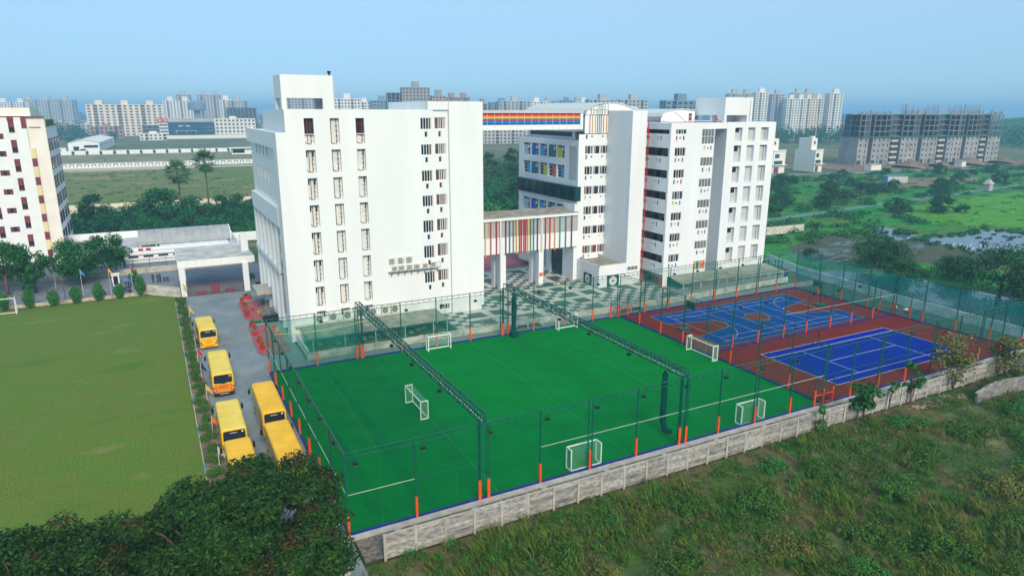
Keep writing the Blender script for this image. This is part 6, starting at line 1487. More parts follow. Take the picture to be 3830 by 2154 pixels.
# ================================================================== PEOPLE
mat('skin', (.22, .11, .07), .6, .1); mat('hair', (.012, .01, .01), .6, .1); mat('shirt_blue', (.10, .30, .62), .8, .1); mat('shirt_dark', (.04, .05, .05), .8, .15); mat('shirt_red', (.35, .03, .06), .8, .1); mat('trouser_dark', (.02, .025, .05), .85, .1)
def person_mesh(key, pose, shirt):
    J = {'pel': (0, 0, .93), 'chest': (0, 0, 1.25), 'neck': (0, 0, 1.46), 'head': (0, .01, 1.58), 'top': (0, .01, 1.68)}
    for s, k in ((-1, 'l'), (1, 'r')):
        st = pose.get('stride', 0) * s
        J.update({'hip' + k: (s * .1, 0, .88), 'kn' + k: (s * .11, st * .22 - .02, .48), 'an' + k: (s * .11, st * .42, .08), 'to' + k: (s * .12, st * .42 - .16, .03),
                  'sh' + k: (s * .18, 0, 1.40), 'el' + k: (s * (.25 + pose.get('arm', 0) * .12), .03 - st * .2, 1.13), 'wr' + k: (s * (.24 + pose.get('arm', 0) * .02), -.08 - st * .3 - pose.get('arm', 0) * .12, .90 + pose.get('arm', 0) * .12), 'hd' + k: (s * .23, -.12 - st * .3 - pose.get('arm', 0) * .14, .82 + pose.get('arm', 0) * .13)})
    E = [('pel', 'chest'), ('chest', 'neck'), ('neck', 'head'), ('head', 'top')]
    for k in 'lr': E += [('pel', 'hip' + k), ('hip' + k, 'kn' + k), ('kn' + k, 'an' + k), ('an' + k, 'to' + k), ('chest', 'sh' + k), ('sh' + k, 'el' + k), ('el' + k, 'wr' + k), ('wr' + k, 'hd' + k)]
    RD = {'pel': .13, 'chest': .15, 'neck': .055, 'head': .10, 'top': .085, 'hip': .095, 'kn': .062, 'an': .045, 'to': .04, 'sh': .065, 'el': .045, 'wr': .032, 'hd': .038}
    names = list(J); me = bpy.data.meshes.new('person'); me.from_pydata([J[k] for k in names], [(names.index(a), names.index(c)) for a, c in E], [])
    o = bpy.data.objects.new('person_base', me); COL.objects.link(o); md = o.modifiers.new('skin', 'SKIN'); sk = me.skin_vertices[0].data
    for i, k in enumerate(names):
        r_ = RD.get(k) or RD[k[:-1]]; sk[i].radius = (r_, r_ * (.75 if k in ('pel', 'chest') else 1)); sk[i].use_root = (k == 'pel')
    o.modifiers.new('sub', 'SUBSURF').levels = 1
    dg = bpy.context.evaluated_depsgraph_get(); out = bpy.data.meshes.new_from_object(o.evaluated_get(dg)); bpy.data.objects.remove(o)
    out.materials.clear()
    for m_ in ('skin', shirt, 'trouser_dark', 'hair', 'black'): out.materials.append(MATS[m_])
    for p in out.polygons:
        x, y, z = p.center; p.material_index = 3 if z > 1.62 or (z > 1.55 and y > .03) else 0 if z > 1.45 else 4 if z < .1 else (0 if abs(x) > .18 and z < 1.02 else 1) if z > .93 or abs(x) > .2 else 2; p.use_smooth = True
    return out
PM = {}
def person(label, x, y, rz=0, shirt='shirt_blue', pose=None, z=0, sc=1.0):
    key = (shirt, str(pose))
    if key not in PM: PM[key] = person_mesh(key, pose or {}, shirt)
    o = bpy.data.objects.new('person', PM[key]); COL.objects.link(o); o.location = (x, y, z); o.rotation_euler = (0, 0, rz); o.scale = (sc,) * 3; tag(o, label, 'person')
person('person in a light blue shirt at the left of the group beside the guard hut', -15.35, 87.8, .4)
person('person in a blue shirt second from left in the group beside the guard hut', -14.95, 87.3, 1.2, pose={'arm': 1})
person('person in a blue shirt with back turned in the group beside the guard hut', -14.55, 86.6, 2.8)
person('person in dark clothes at the right of the group beside the guard hut', -14.15, 86.9, 2.0, 'shirt_dark')
person('person in dark clothes standing by the street wall under the tree edge', -17.1, 99.0, .5, 'shirt_dark', z=.96)
person('person in dark clothes leaning by the wire fence on the street wall', -15.6, 99.0, -.6, 'shirt_dark', {'arm': 1}, z=.96)
person('person in a blue shirt rightmost of the group behind the peeling wall', -8.95, 88.2, .3)
person('person in a blue shirt second from right behind the peeling wall', -9.45, 88.4, -.4, pose={'arm': 1})
person('person in dark clothes third from right behind the peeling wall', -10.1, 88.6, .9, 'shirt_dark')
person('person in dark clothes fourth from right behind the peeling wall', -10.45, 88.4, -1.2, 'shirt_dark', {'arm': 1})
person('person in dark clothes leaning at the left end of the group behind the peeling wall', -11.2, 88.7, .2, 'shirt_dark', {'stride': .6})
person('person in dark clothes running on the playing field at the left', -31.3, 420.5, 1.0, 'shirt_dark', {'stride': 1, 'arm': 1}, sc=1.15)
person('person in red running on the playing field at the right', -16.7, 427.2, -1.0, 'shirt_red', {'stride': 1, 'arm': 1}, sc=1.15)
person('person in dark clothes walking on the lane before the unfinished block', 392, 171.5, .6, 'shirt_dark', {'stride': .8})
def motorbike(label, x, y, rz, m):
    t = thing('motorbike', label, 'motorbike', (x, y, 0), None, rz); ORG[t.name] = Vector((0, 0, 0))
    for yy in (-.62, .62): b = MB(); b.tube([(-.05, yy, .3), (.05, yy, .3)], .3, 14); p = b.part('wheel', 'tyre', t); b = MB(); b.tube([(-.06, yy, .3), (.06, yy, .3)], .12, 8); b.part('rim', 'steel', p)
    b = MB(); b.tube([(0, .55, .35), (0, .3, .7), (0, -.1, .72)], [.05, .12, .1], 8); b.tube([(0, .1, .4), (0, -.35, .35)], .12, 8); b.tube([(0, .62, .3), (0, .45, .95)], .04, 6); b.part('body', m, t)
    b = MB(); b.tube([(0, -.05, .78), (0, -.7, .84)], [.12, .1], 8); b.part('seat', 'black', t); b = MB(); b.bar((-.32, .42, .98), (.32, .42, .98), .04); b.part('handlebar', 'steel', t); b = MB(); b.tube([(0, .6, .88), (0, .5, .88)], .09, 8); b.part('headlight', 'line_white', t)
motorbike('dark scooter parked behind the low wall beside the round shrub', -15.2, 83.6, .9, 'c_navy'); motorbike('dark motorbike parked behind the shrubs under the widest street tree', -19.0, 83.6, 1.2, 'black'); motorbike('dark motorbike parked on the road just past the gate', 4.6, 84.5, .3, 'black')
# left field goal, corrugated shed, small leftovers
goal('white goal at the left edge of the lawn', -31.2, 76.7, 0, w=3.6, h=2.42, d=.9, net=False)
SH = thing('tin_roof', 'small lean-to with a ribbed white metal roof under the big tree', 'shed', (-1.4, -2.2, 0))
for k in range(7):
    x = -2.05 + k * .17; b = MB(); b.quad((x, -4.3, 1.9), (x + .155, -4.3, 1.9), (x + .155, 0.1, 2.15), (x, 0.1, 2.15)); b.bar((x + .08, -4.3, 1.92), (x + .08, 0.1, 2.17), .05, .05); b.part('roof_sheet', mat('tin_roof', (.50, .53, .56), .5, .25, 2.0, col2=(.70, .72, .74), metal=.2), SH)
for x in (-2.0, -.95):
    for y in (-4.2, 0.0): b = MB(); b.bar((x, y, 0), (x, y, 1.9), .08); b.part('shed_post', 'steel', SH)
b = MB(); b.box(-14, -1.0, -4.2, -3.9, -.1, 1.2); b.single('plot_wall', 'wall_dirty', 'low pale wall hidden under the foot of the big tree', 'wall', (-6, -4, 0))
t = thing('rack', 'dark metal rack leaning beside the marsh wall behind the courts', 'rack', (91, 45, 0)); b = MB()
for k in range(4): b.bar((89.5 + k * .9, 46 - k * .8, 0), (90.3 + k * .9, 46.4 - k * .8, 2.6), .12)
for z in (.6, 1.4, 2.2): b.bar((89.7 + z * .3, 46.1, z), (92.4 + z * .3, 43.7, z), .08)
b.part('rack_frame', 'black', t); b = MB(); b.box(88.3, 90.3, 40.2, 41.6, .1, 1.3); b.part('blue_tank', 'c_navy', t)
for i, (x, y, s) in enumerate(((89.0, 16.6, .5), (89.8, 17.6, .45), (88.4, 18.4, .4), (89.6, 19.4, .5), (90.0, 16.0, .35))):
    b = MB(); b.tube([(x, y, 0), (x + .1, y, s * .6), (x, y, s)], [s, s * .8, s * .2], 8); b.single('rubbish_sack', 'line_white' if i % 2 else 'c_navy', f'rubbish sack dumped by the marsh wall, {ORD[i]} from the near gate', 'sack', (x, y, 0), 'rubbish sacks by the marsh wall')
for i, (x, y) in enumerate(((148.2, 44.8), (149.3, 44.0), (146.5, 41.0), (147.5, 40.2), (150.8, 42.6), (151.5, 40.9), (152.1, 41.3), (153.9, 38.6), (150, 36.6), (156.5, 36.9))):
    b = MB(); b.tube([(x - .3, y, .36), (x, y, .42), (x + .25, y, .46)], [.03, .12, .05], 6); b.tube([(x + .25, y, .55), (x + .4, y, .85), (x + .5, y, .88)], [.05, .04, .02], 5); b.bar((x, y - .05, 0), (x, y - .05, .4), .03); b.bar((x, y + .05, 0), (x, y + .05, .4), .03); b.single('egret', 'line_white', f'white egret on the muddy edge of the pond, {ORD[i]} listed', 'bird', (x, y, 0), 'white egrets at the pond')
# ================================================================== VEGETATION
def trunk_mb(h, r, seed, n=5, spread=1.0, crown_z=None):
    g = random.Random(seed); b = MB(); cz = crown_z or h * .55
    b.tube([(0, 0, -.2), (g.uniform(-.1, .1), g.uniform(-.1, .1), cz * .5), (g.uniform(-.2, .2), g.uniform(-.2, .2), cz)], [r, r * .8, r * .6], 8)
    for k in range(n):
        a = 2 * PI * k / n + g.uniform(-.4, .4); e = spread * g.uniform(.6, 1.0)
        b.tube([(0, 0, cz * g.uniform(.6, .95)), (math.cos(a) * e * .5, math.sin(a) * e * .5, cz + (h - cz) * .35), (math.cos(a) * e, math.sin(a) * e, cz + (h - cz) * .7)], [r * .5, r * .3, r * .12], 6)
    return b
def clusters(n, R_, z0, z1, seed, r=(.25, .45), flat=.75):
    g = random.Random(seed); out = []
    for _ in range(n):
        a, u, v = g.uniform(0, 2 * PI), g.random(), g.random(); zz = z0 + (z1 - z0) * v; prof = math.sin(PI * (.12 + .85 * v)) ** .6; rr = R_ * prof * (.25 + .75 * math.sqrt(u)) * g.uniform(.8, 1.12); s = R_ * g.uniform(*r)
        out.append((math.cos(a) * rr, math.sin(a) * rr, zz, s, s, s * flat))
    return out
TREES = {}
def tree_kind(kind, h, R_, leaf, nl, ls, seed, z0=.35, nc=26):
    key = (kind, seed)
    if key not in TREES:
        me1 = trunk_mb(h * .85, .035 * h, seed, 6, R_ * .7, h * .4).mesh('trunk', 'trunk', smooth=True)
        me2 = quads('crown', leafcloud(clusters(nc, R_, h * z0, h * .92, seed), nl, ls, ls * .55, .5, seed), leaf)
        TREES[key] = (me1, me2)
    return TREES[key]
def tree(name, label, cat, x, y, me, s=1.0, rz=0, group=None, z=0):
    t = thing(name, label, cat, (x, y, z), group, rz); t.scale = (s, s, s * random.uniform(.92, 1.08)); child('trunk', me[0], t); child('crown', me[1], t); return t
# street trees
SA = tree_kind('street', 8.2, 4.2, 'leaf_street', 5200, .42, 21); SB = tree_kind('street', 8.6, 5.2, 'leaf_street', 7500, .42, 22, .3, 34); SC_ = tree_kind('street', 7.4, 3.0, 'leaf_street', 3200, .40, 23)
tree('street_tree', 'leafy street tree at the left edge with a forked brown trunk', 'tree', -32.2, 90.2, SA, 1.0, .3)
tree('street_tree', 'smaller street tree with a thin bent trunk right of the leftmost tree', 'tree', -28.4, 90.0, SC_, .95, 1.3)
tree('street_tree', 'widest dense street tree in front of the hostel corner', 'tree', -22.0, 93.5, SB, 1.0, 2.0)
tree('street_tree', 'upright tree touching the right side of the widest street tree', 'tree', -17.9, 96.2, SC_, 1.12, 4.0)
tree('street_tree', 'leafy tree cut off by the left frame edge above the street', 'tree', -37.0, 93.0, SA, 1.0, 2.2)
tree('young_tree', 'thin young tree behind the round shrub by the old wall', 'tree', -13.9, 85.2, tree_kind('young', 3.6, .8, 'leaf_shrub', 420, .3, 31), 1, 0)
tree('young_tree', 'thin young tree on the street behind the hedge shrubs', 'tree', -29.4, 88.3, tree_kind('young', 2.8, 1.0, 'leaf_street', 380, .32, 32), 1, 0)
# clipped shrubs along the lawn
for i, (x, y) in enumerate(((-31.3, 79.6), (-28.1, 79.6), (-25.0, 79.5), (-22.0, 79.6), (-19.0, 79.6), (-16.1, 79.9), (-13.1, 80.0))):
    hh = 2.75 + .35 * math.sin(i * 2.2) + (.35 if i == 6 else 0); t = thing('shrub', f'upright bushy green shrub at the back of the lawn, {ORD[i]} from the left', 'shrub', (x, y, 0), 'shrubs along the back of the lawn')
    child('foliage', quads('foliage', leafcloud([(0, 0, hh * .3, .65, .65, hh * .3), (0, 0, hh * .55, .95, .95, hh * .33), (.1, 0, hh * .82, .6, .6, hh * .22)], 2200, .24, .09, .4, 40 + i), 'leaf_shrub'), t); b = MB(); b.tube([(0, 0, 0), (0, 0, hh * .6)], .06, 5); child('stem', b.mesh('stem', 'trunk'), t)
# flower bed bushes beside the buses
BEDM = [quads('foliage', leafcloud([(-.3, 0, .3, .42, .5, .32), (.3, .1, .35, .4, .5, .36), (0, 0, .55, .3, .35, .35)], 620, .16, .07, .5, s), 'leaf_hedge') for s in (51, 52, 53)]
for i in range(30):
    y = 73.2 - i * 2.3; t = thing('bed_shrub', f'low bushy shrub in the flower bed, {ORD[i]} counted from the gate', 'shrub', (-7.55 + .12 * math.sin(i * 1.9), y, .03), 'shrubs in the flower bed beside the buses', i * 1.1); t.scale = (1.2, 1.05 + .25 * math.sin(i * 2.7), .8 + .35 * math.sin(i * 1.3) ** 2); child('foliage', BEDM[i % 3], t); b = MB()
# thicket behind the low buildings
FA = tree_kind('far', 6.0, 3.6, 'leaf_far', 2600, .5, 61, .2, 24); FB_ = tree_kind('far', 5.0, 4.2, 'leaf_far', 2600, .5, 62, .12, 24); FC = tree_kind('far', 7.0, 3.2, 'leaf_dark', 2600, .5, 63, .2, 24)
named = [(-23.5, 163, FC, 1.2, 'round dark green tree in front of the cream wall, left end'), (-13.2, 160, FB_, 1.3, 'small dark bushy tree left of the first palm'), (-8.0, 158, FA, 1.5, 'large leafy tree left of the first palm trunk'), (0.5, 155, FB_, 1.3, 'dark spreading bush right of the first palm trunk'), (6.5, 158, FC, .95, 'dark tree at the foot of the second palm'), (11.5, 160, FB_, 1.2, 'bushy tree between the second palm and the white block'), (16, 150, FA, 1.1, 'tall bush close to the white block behind the canopy'), (-2, 140, FB_, 1.0, 'green bush behind the middle of the vaulted shelter'), (-12, 138, FB_, 1.1, 'green bush behind the left half of the vaulted shelter'), (-19, 145, FA, 1.0, 'green bush between the hostel corner and the vaulted shelter'), (8, 140, FA, .95, 'green bush behind the right end of the vaulted shelter')]
for x, y, me, s, l in named: tree('bushy_tree', l, 'tree', x, y, me, s, random.uniform(0, 6))
g = random.Random(5)
cl = [(g.uniform(-30, 26), g.uniform(128, 186), g.uniform(.3, 1.6), g.uniform(2, 4), g.uniform(2, 4), g.uniform(1.0, 2.0)) for _ in range(190)]
o = bpy.data.objects.new('undergrowth', quads('undergrowth', leafcloud(cl, 26000, .75, .42, .6, 71), 'leaf_far')); COL.objects.link(o); tag(o, 'dense low undergrowth behind the vaulted shelter', None, None, 'stuff')
# fan palms
def palm(label, x, y, h, R_, seed, s=1):
    gg = np.random.default_rng(seed); t = thing('fan_palm', label, 'palm', (x, y, 0)); ORG[t.name] = Vector((0, 0, 0))
    b = MB(); b.tube([(0, 0, -.2), (.1, 0, h * .4), (.05, .1, h * .82), (0, 0, h)], [.26, .2, .2, .24], 9); b.part('trunk', 'trunk', t, smooth=True)
    for nm, m_, n, e0, e1, l in (('crown', 'leaf_palm', 58, -.9, 1.4, R_), ('dead_fronds', 'leaf_palm_dry', 16, -1.35, -.85, R_ * .75)):
        V = []
        for k in range(n):
            a, e = gg.uniform(0, 2 * PI), gg.uniform(e0, e1); d = np.array([math.cos(a) * math.cos(e), math.sin(a) * math.cos(e), math.sin(e)]); side = np.array([-math.sin(a), math.cos(a), 0]); upv = np.cross(d, side); L = l * gg.uniform(.8, 1.05); hub = np.array([0, 0, h]) + d * L * .5
            V.append([np.array([0, 0, h]) - side * .04, np.array([0, 0, h]) + side * .04, hub + side * .04, hub - side * .04])
            for j in range(13):
                f = -1.25 + 2.5 * j / 12; dd = d * math.cos(f) + side * math.sin(f) - upv * (.18 * abs(f)); dd /= np.linalg.norm(dd); ln = L * .52 * (1 - .25 * abs(f) / 1.25); w = np.cross(dd, upv); w = w / np.linalg.norm(w) * .10; tip = hub + dd * ln + np.array([0, 0, -.22 * ln * gg.random()])
                V.append([hub, hub + dd * ln * .5 + w, tip, hub + dd * ln * .5 - w])
        child(nm, quads(nm, V, m_), t)
palm('left of the two tall fan palms in front of the fallow field', -2.3, 186, 11.0, 4.9, 81); palm('right, taller of the two fan palms in front of the fallow field', 5.5, 187.5, 14.0, 4.7, 82)
# trees between the two white blocks
for i, (x, y, me, s) in enumerate(((95, 150, FA, 1.5), (104, 140, FB_, 1.6), (112, 150, FC, 1.5), (88, 128, FB_, 1.4), (98, 120, FA, 1.2), (120, 165, FA, 1.5), (128, 175, FC, 1.6), (108, 170, FB_, 1.6), (136, 190, FB_, 1.8), (118, 195, FA, 1.5), (150, 215, FB_, 1.8), (160, 225, FC, 1.6))): tree('bushy_tree', f'leafy tree seen through the gap between the two white blocks, {ORD[i]} listed from the front', 'tree', x, y, me, s, i * 1.3, 'trees in the gap between the white blocks')
for i, (x, y, h) in enumerate(((110, 205, 10), (124, 214, 9), (102, 186, 9), (135, 232, 10), (150, 240, 11))): palm(f'fan palm in the gap between the white blocks, {ORD[i]} listed', x, y, h, 4.2, 90 + i)
cl = [(g.uniform(76, 190), g.uniform(118, 330), g.uniform(.5, 2.5), g.uniform(3, 6), g.uniform(3, 6), g.uniform(1.5, 3)) for _ in range(260)]
cl = [c for c in cl if 0.30 < (c[0] + 9.65) / (c[1] + 43.2) < .62]
o = bpy.data.objects.new('undergrowth', quads('undergrowth', leafcloud(cl, 26000, 1.0, .6, .6, 72), 'leaf_far')); COL.objects.link(o); tag(o, 'dark thicket between the two white blocks', None, None, 'stuff')
# hazy tree belts far away
def belt(label, pts, n, size, hgt, leaf='leaf_far', seed=1, ls=2.2):
    gg = random.Random(seed); cl = []
    for _ in range(n):
        k = gg.randrange(len(pts) - 1); t = gg.random(); x = pts[k][0] + (pts[k + 1][0] - pts[k][0]) * t + gg.uniform(-size, size); y = pts[k][1] + (pts[k + 1][1] - pts[k][1]) * t + gg.uniform(-size, size); hh = hgt * gg.uniform(.6, 1.1); cl.append((x, y, hh * .5, hh * .5, hh * .5, hh * .55))
    o = bpy.data.objects.new('tree_belt', quads('tree_belt', leafcloud(cl, n * 110, ls, ls * .6, .5, seed), leaf)); COL.objects.link(o); tag(o, label, None, None, 'stuff')
belt('hazy belt of trees below the pale towers at the right', [(520, 430), (610, 400), (700, 330)], 90, 22, 17, seed=3)
belt('hazy trees right of the unfinished block towards the hill', [(640, 250), (900, 330), (1200, 420)], 90, 40, 18, seed=4, ls=3)
belt('hazy trees behind the white hall', [(-110, 660), (-60, 700), (-38, 760)], 12, 10, 9, seed=5)
belt('hazy trees right of the white five storey block', [(118, 800), (150, 810), (190, 830)], 34, 14, 24, seed=6)
belt('far horizon trees', [(-900, 2600), (0, 2300), (1200, 1900), (2100, 900)], 200, 120, 22, seed=7, ls=7)
belt('trees at the foot of the blue hotel', [(12, 765), (56, 766)], 30, 2, 7, seed=8, ls=1.2)
belt('hazy trees beside the grey houses', [(-90, 790), (-60, 800)], 14, 6, 16, seed=9)
belt('scattered trees between the town roofs', [(-200, 900), (-90, 1000), (150, 1100), (400, 900), (800, 700)], 120, 60, 10, seed=10, ls=2)
# marsh bushes
MA = tree_kind('marsh', 3.0, 3.2, 'leaf_dark', 1100, .55, 101, .1, 18); MB_ = tree_kind('marsh', 3.6, 2.8, 'leaf_far', 1100, .55, 102, .1, 18); MC = tree_kind('marsh', 5.0, 3.4, 'leaf_dark', 1500, .55, 103, .15, 20)
mb = [(195, 112), (186, 109), (203, 114), (210, 150), (219, 154), (200, 146), (228, 158), (245, 106), (238, 104), (252, 109), (241, 123), (248, 127), (234, 121), (186.5, 84), (190, 86), (232, 128), (180, 120), (172, 113), (160, 107), (190, 130), (212, 128), (222, 118), (262, 118), (268, 120), (285, 130), (300, 132), (282, 124), (320, 142), (340, 148), (310, 120), (205, 76), (198, 78), (175, 101), (150, 98), (226, 136), (244, 142), (255, 160), (232, 168), (272, 168), (300, 166), (330, 158), (180, 140), (170, 132), (158, 124), (146, 112), (360, 150), (380, 140), (350, 128)]
zones = {'far': [], 'mid': [], 'near': [], 'lane': []}
for x, y in mb: zones['lane' if y > 137 else 'far' if y > 117 else 'mid' if y > 103 else 'near'].append((x, y))
zl = {'lane': 'dark rounded bush on the marsh edge nearest the lane', 'far': 'dark rounded bush beside the dirt clearing beyond the canal', 'mid': 'dark rounded bush on the far bank of the canal', 'near': 'dark rounded bush between the canal and the pond'}
i = 0
for zk, zp in zones.items():
    for j, (x, y) in enumerate(sorted(zp, key=lambda p: (p[0] + 9.65) / (p[1] + 43.2))):
        i += 1; tree('marsh_bush', f'{zl[zk]}, {ORD[j]} from the left', 'bush', x + random.uniform(-1, 1), y, (MA, MB_, MC)[i % 3], random.uniform(.7, 1.1), i * .9, 'rounded bushes across the marsh')
MT = tree_kind('marshtree', 6.2, 4.8, 'leaf_dark', 5200, .42, 111, .22, 30); MT2 = tree_kind('marshtree', 7.0, 6.0, 'leaf_dark', 7000, .42, 112, .2, 36)
tree('marsh_tree', 'dark rounded tree just beyond the courts in front of the mud flat', 'tree', 113.5, 38.5, MT, 1.0, .4); tree('marsh_tree', 'broad dark tree at the right edge in front of the pond', 'tree', 113, 16.5, MT2, 1.0, 1.2); tree('marsh_tree', 'dark tree cut by the right edge behind the pale boundary wall', 'tree', 108, 5.5, MT2, .9, 2.2); tree('marsh_tree', 'sparse tree rising from the water behind the net', 'tree', 103, 27, MT, .75, 3.0); tree('marsh_tree', 'small tree standing in the water near the far fence corner', 'tree', 102, 45, tree_kind('marshthin', 4.2, 2.2, 'leaf_dark', 900, .36, 113, .4), .9, 0); tree('marsh_tree', 'low scrubby tree between the two dark marsh trees', 'tree', 118, 27, MT, .7, 1)
cl = [(g.uniform(98, 330), g.uniform(20, 175), .1, g.uniform(.8, 2.6), g.uniform(.8, 2.2), g.uniform(.2, .7)) for _ in range(420)]
cl2 = [(g.uniform(105, 420), g.uniform(60, 178), .3, g.uniform(1.5, 4.5), g.uniform(1, 3), g.uniform(.4, 1.5)) for _ in range(560)]
def inpond(x, y): return (144 < x < 235 and 8 < y < 56 and y < 58 and y > 12) or (92 < x < 112 and 0 < y < 42) or (107 < x < 134 and 46 < y < 61)
cl = [c for c in cl if not inpond(c[0], c[1])]
edge = [(157, 33), (146, 38), (148, 45), (147, 53), (156, 55), (167, 53), (177, 56), (185, 50), (181, 42), (205, 32), (230, 22), (160, 60), (152, 66), (142, 57)]
cl3 = [(x + g.uniform(-3, 3), y + g.uniform(-1.2, 1.2), .1, g.uniform(.6, 2.0), g.uniform(.4, 1.0), g.uniform(.2, .5)) for (x0, y0), (x1, y1) in zip(edge, edge[1:]) for x, y in [(x0 + (x1 - x0) * k / 6, y0 + (y1 - y0) * k / 6) for k in range(6)]]
cl3 += [(g.uniform(158, 215), g.uniform(36, 50), .05, g.uniform(.3, 1.4), g.uniform(.2, .6), g.uniform(.08, .2)) for _ in range(40)]
o = bpy.data.objects.new('pond_reeds', quads('pond_reeds', leafcloud(cl3, 9000, .5, .2, .2, 80, 0), 'leaf_far')); COL.objects.link(o); tag(o, 'dark reeds fringing the pond', None, None, 'stuff')
o = bpy.data.objects.new('marsh_grass', quads('marsh_grass', leafcloud(cl, 22000, .6, .22, .2, 73, 0), 'blade_green')); COL.objects.link(o); tag(o, 'low reeds and grass tufts across the marsh', None, None, 'stuff')
cl2 = [c for c in cl2 if not inpond(c[0], c[1]) and not (c[0] > 176 and 50 < c[1] < 100 and c[0] - 176 > (c[1] - 66) * 1.2) and not (250 < c[0] < 330 and 126 < c[1] < 150)]
o = bpy.data.objects.new('scrub', quads('scrub', leafcloud(cl2, 52000, .7, .35, .5, 79, 0), 'leaf_far')); COL.objects.link(o); tag(o, 'low green scrub spreading over the marsh', None, None, 'stuff')
cl = [(g.uniform(-100, 26), g.uniform(192, 350), .05, g.uniform(.6, 1.6), g.uniform(.4, 1.0), g.uniform(.2, .5)) for _ in range(260)]
o = bpy.data.objects.new('field_weeds', quads('field_weeds', leafcloud(cl, 7000, .6, .3, .3, 74, 0), 'leaf_hedge')); COL.objects.link(o); tag(o, 'low weeds scattered over the fallow field', None, None, 'stuff')
for i in range(33):
    if i % 2: continue
    x = -85 + i * 4.0; t = thing('wall_shrub', f'small dark shrub against the far white wall, {ORD[i // 2]} from the left', 'shrub', (x, 500.2, 0), 'shrubs along the far white wall'); child('foliage', quads('foliage', leafcloud([(0, 0, 1.4, .8, .6, 1.3)], 120, .6, .4, .4, 120 + i), 'leaf_far'), t)

# ------------------------------------------------------------------ the big trees in the lower left corner
def big_tree(label, x, y, h, Rr, seed, nl, name='big_tree'):
    t = thing(name, label, 'tree', (x, y, 0)); ORG[t.name] = Vector((0, 0, 0)); gg = random.Random(seed)
    b = trunk_mb(h * .8, .34, seed, 8, Rr * .75, h * .42); b.part('trunk', 'trunk', t, smooth=True)
    cl, tw, pods = [], MB(), []
    for _ in range(int(150 * (Rr / 8) ** 2)):
        a, u = gg.uniform(0, 2 * PI), math.sqrt(gg.random()); rr = Rr * u * (1 + .14 * math.sin(a * 3 + seed) + .08 * math.sin(a * 7 + 2 * seed))
        top = h * (1 - .52 * u ** 2.4) + .55 * math.sin(a * 5 + u * 9) + gg.uniform(-.5, .3); s = gg.uniform(.75, 1.35); c = (math.cos(a) * rr, math.sin(a) * rr, top - s * .55, s, s, s * .55); cl.append(c)
        if gg.random() < .5: cl.append((c[0] * .85, c[1] * .85, max(1.5, c[2] - gg.uniform(1.2, 3)), s, s, s * .6))
        tw.tube([(c[0] * .35, c[1] * .35, h * .5), (c[0] * .75, c[1] * .75, c[2] - .7), (c[0], c[1], c[2] + .2)], [.07, .035, .012], 5)
        if gg.random() < .26: pods.append((c[0], c[1], c[2] + s * .35, s * .75, s * .75, s * .3))
    tw.part('branch', 'twig', t)
    V = leafcloud(cl, int(nl * 1.5), .28, .12, .75, seed)
    child('crown', quads('crown', V, 'leaf_big'), t); child('seed_pods', quads('seed_pods', leafcloud(pods, int(nl * .05), .22, .06, .2, seed + 1), 'leaf_pod'), t)
big_tree('large dark tree with rusty seed pods hiding the last buses', -7.7, -8.2, 10.9, 6.7, 131, 60000)
big_tree('large dark tree with rusty seed pods in the lower left corner', -17.0, -6.6, 8.3, 8.0, 132, 46000)
big_tree('dark tree with seed pods at the bottom edge between its two neighbours', -11.5, -15.5, 9.2, 7.0, 133, 40000)
# saplings and creepers on the front wall
def sapling(label, x, y, h, Rr, leaf, n, ls, seed, lean=0, z0=.3, nc=10):
    t = thing('sapling', label, 'tree', (x, y, 0)); ORG[t.name] = Vector((0, 0, 0)); gg = random.Random(seed); b = MB()
    for k in range(3): b.tube([(gg.uniform(-.15, .15), 0, -.2), (lean * .4 + gg.uniform(-.3, .3), gg.uniform(-.2, .2), h * .45), (lean + gg.uniform(-.6, .6), gg.uniform(-.4, .4), h * .85)], [.06, .04, .015], 5)
    b.part('stem', 'twig', t); cl = [(lean * v + gg.uniform(-1, 1) * Rr * .6, gg.uniform(-1, 1) * Rr * .5, h * v, Rr * gg.uniform(.3, .5), Rr * gg.uniform(.3, .5), Rr * gg.uniform(.22, .4)) for v in [gg.uniform(z0, 1) for _ in range(nc)]]
    child('crown', quads('crown', leafcloud(cl, n, ls, ls * .6, .6, seed), leaf), t)
sapling('bushy large leaved sapling in front of the grey wall below the court gate', 49.8, -4.3, 3.6, 1.9, 'leaf_street', 750, .42, 141, nc=13); sapling('creeper covered stump hanging over the grey wall beside the gate', 43.6, -4.3, 2.6, .7, 'leaf_shrub', 420, .26, 142, z0=.1); sapling('thin leafy sapling against the grey wall below the tennis court', 57.4, -4.0, 4.2, 1.2, 'leaf_street', 420, .36, 143, .5); sapling('bare thin sapling with few leaves left of the thin leafy one', 54.0, -4.1, 3.2, .8, 'leaf_street', 90, .32, 144, .4, .6)
sapling('yellowing tree leaning over the right part of the grey wall', 66.5, -3.2, 5.2, 2.8, 'leaf_dry', 1500, .34, 145, .8, nc=16); sapling('yellow green tree right of the leaning yellowing tree', 73.5, -4.6, 4.8, 2.6, 'leaf_dry', 1300, .34, 146, 0, nc=15); sapling('thin green tree on the wall near the right edge', 78.5, -5.5, 4.4, 1.6, 'leaf_street', 600, .32, 147, .3); sapling('reddish bare shrub in front of the grey wall', 64.6, -4.2, 2.8, 1.0, 'leaf_dry', 60, .28, 148, -.3, .5)
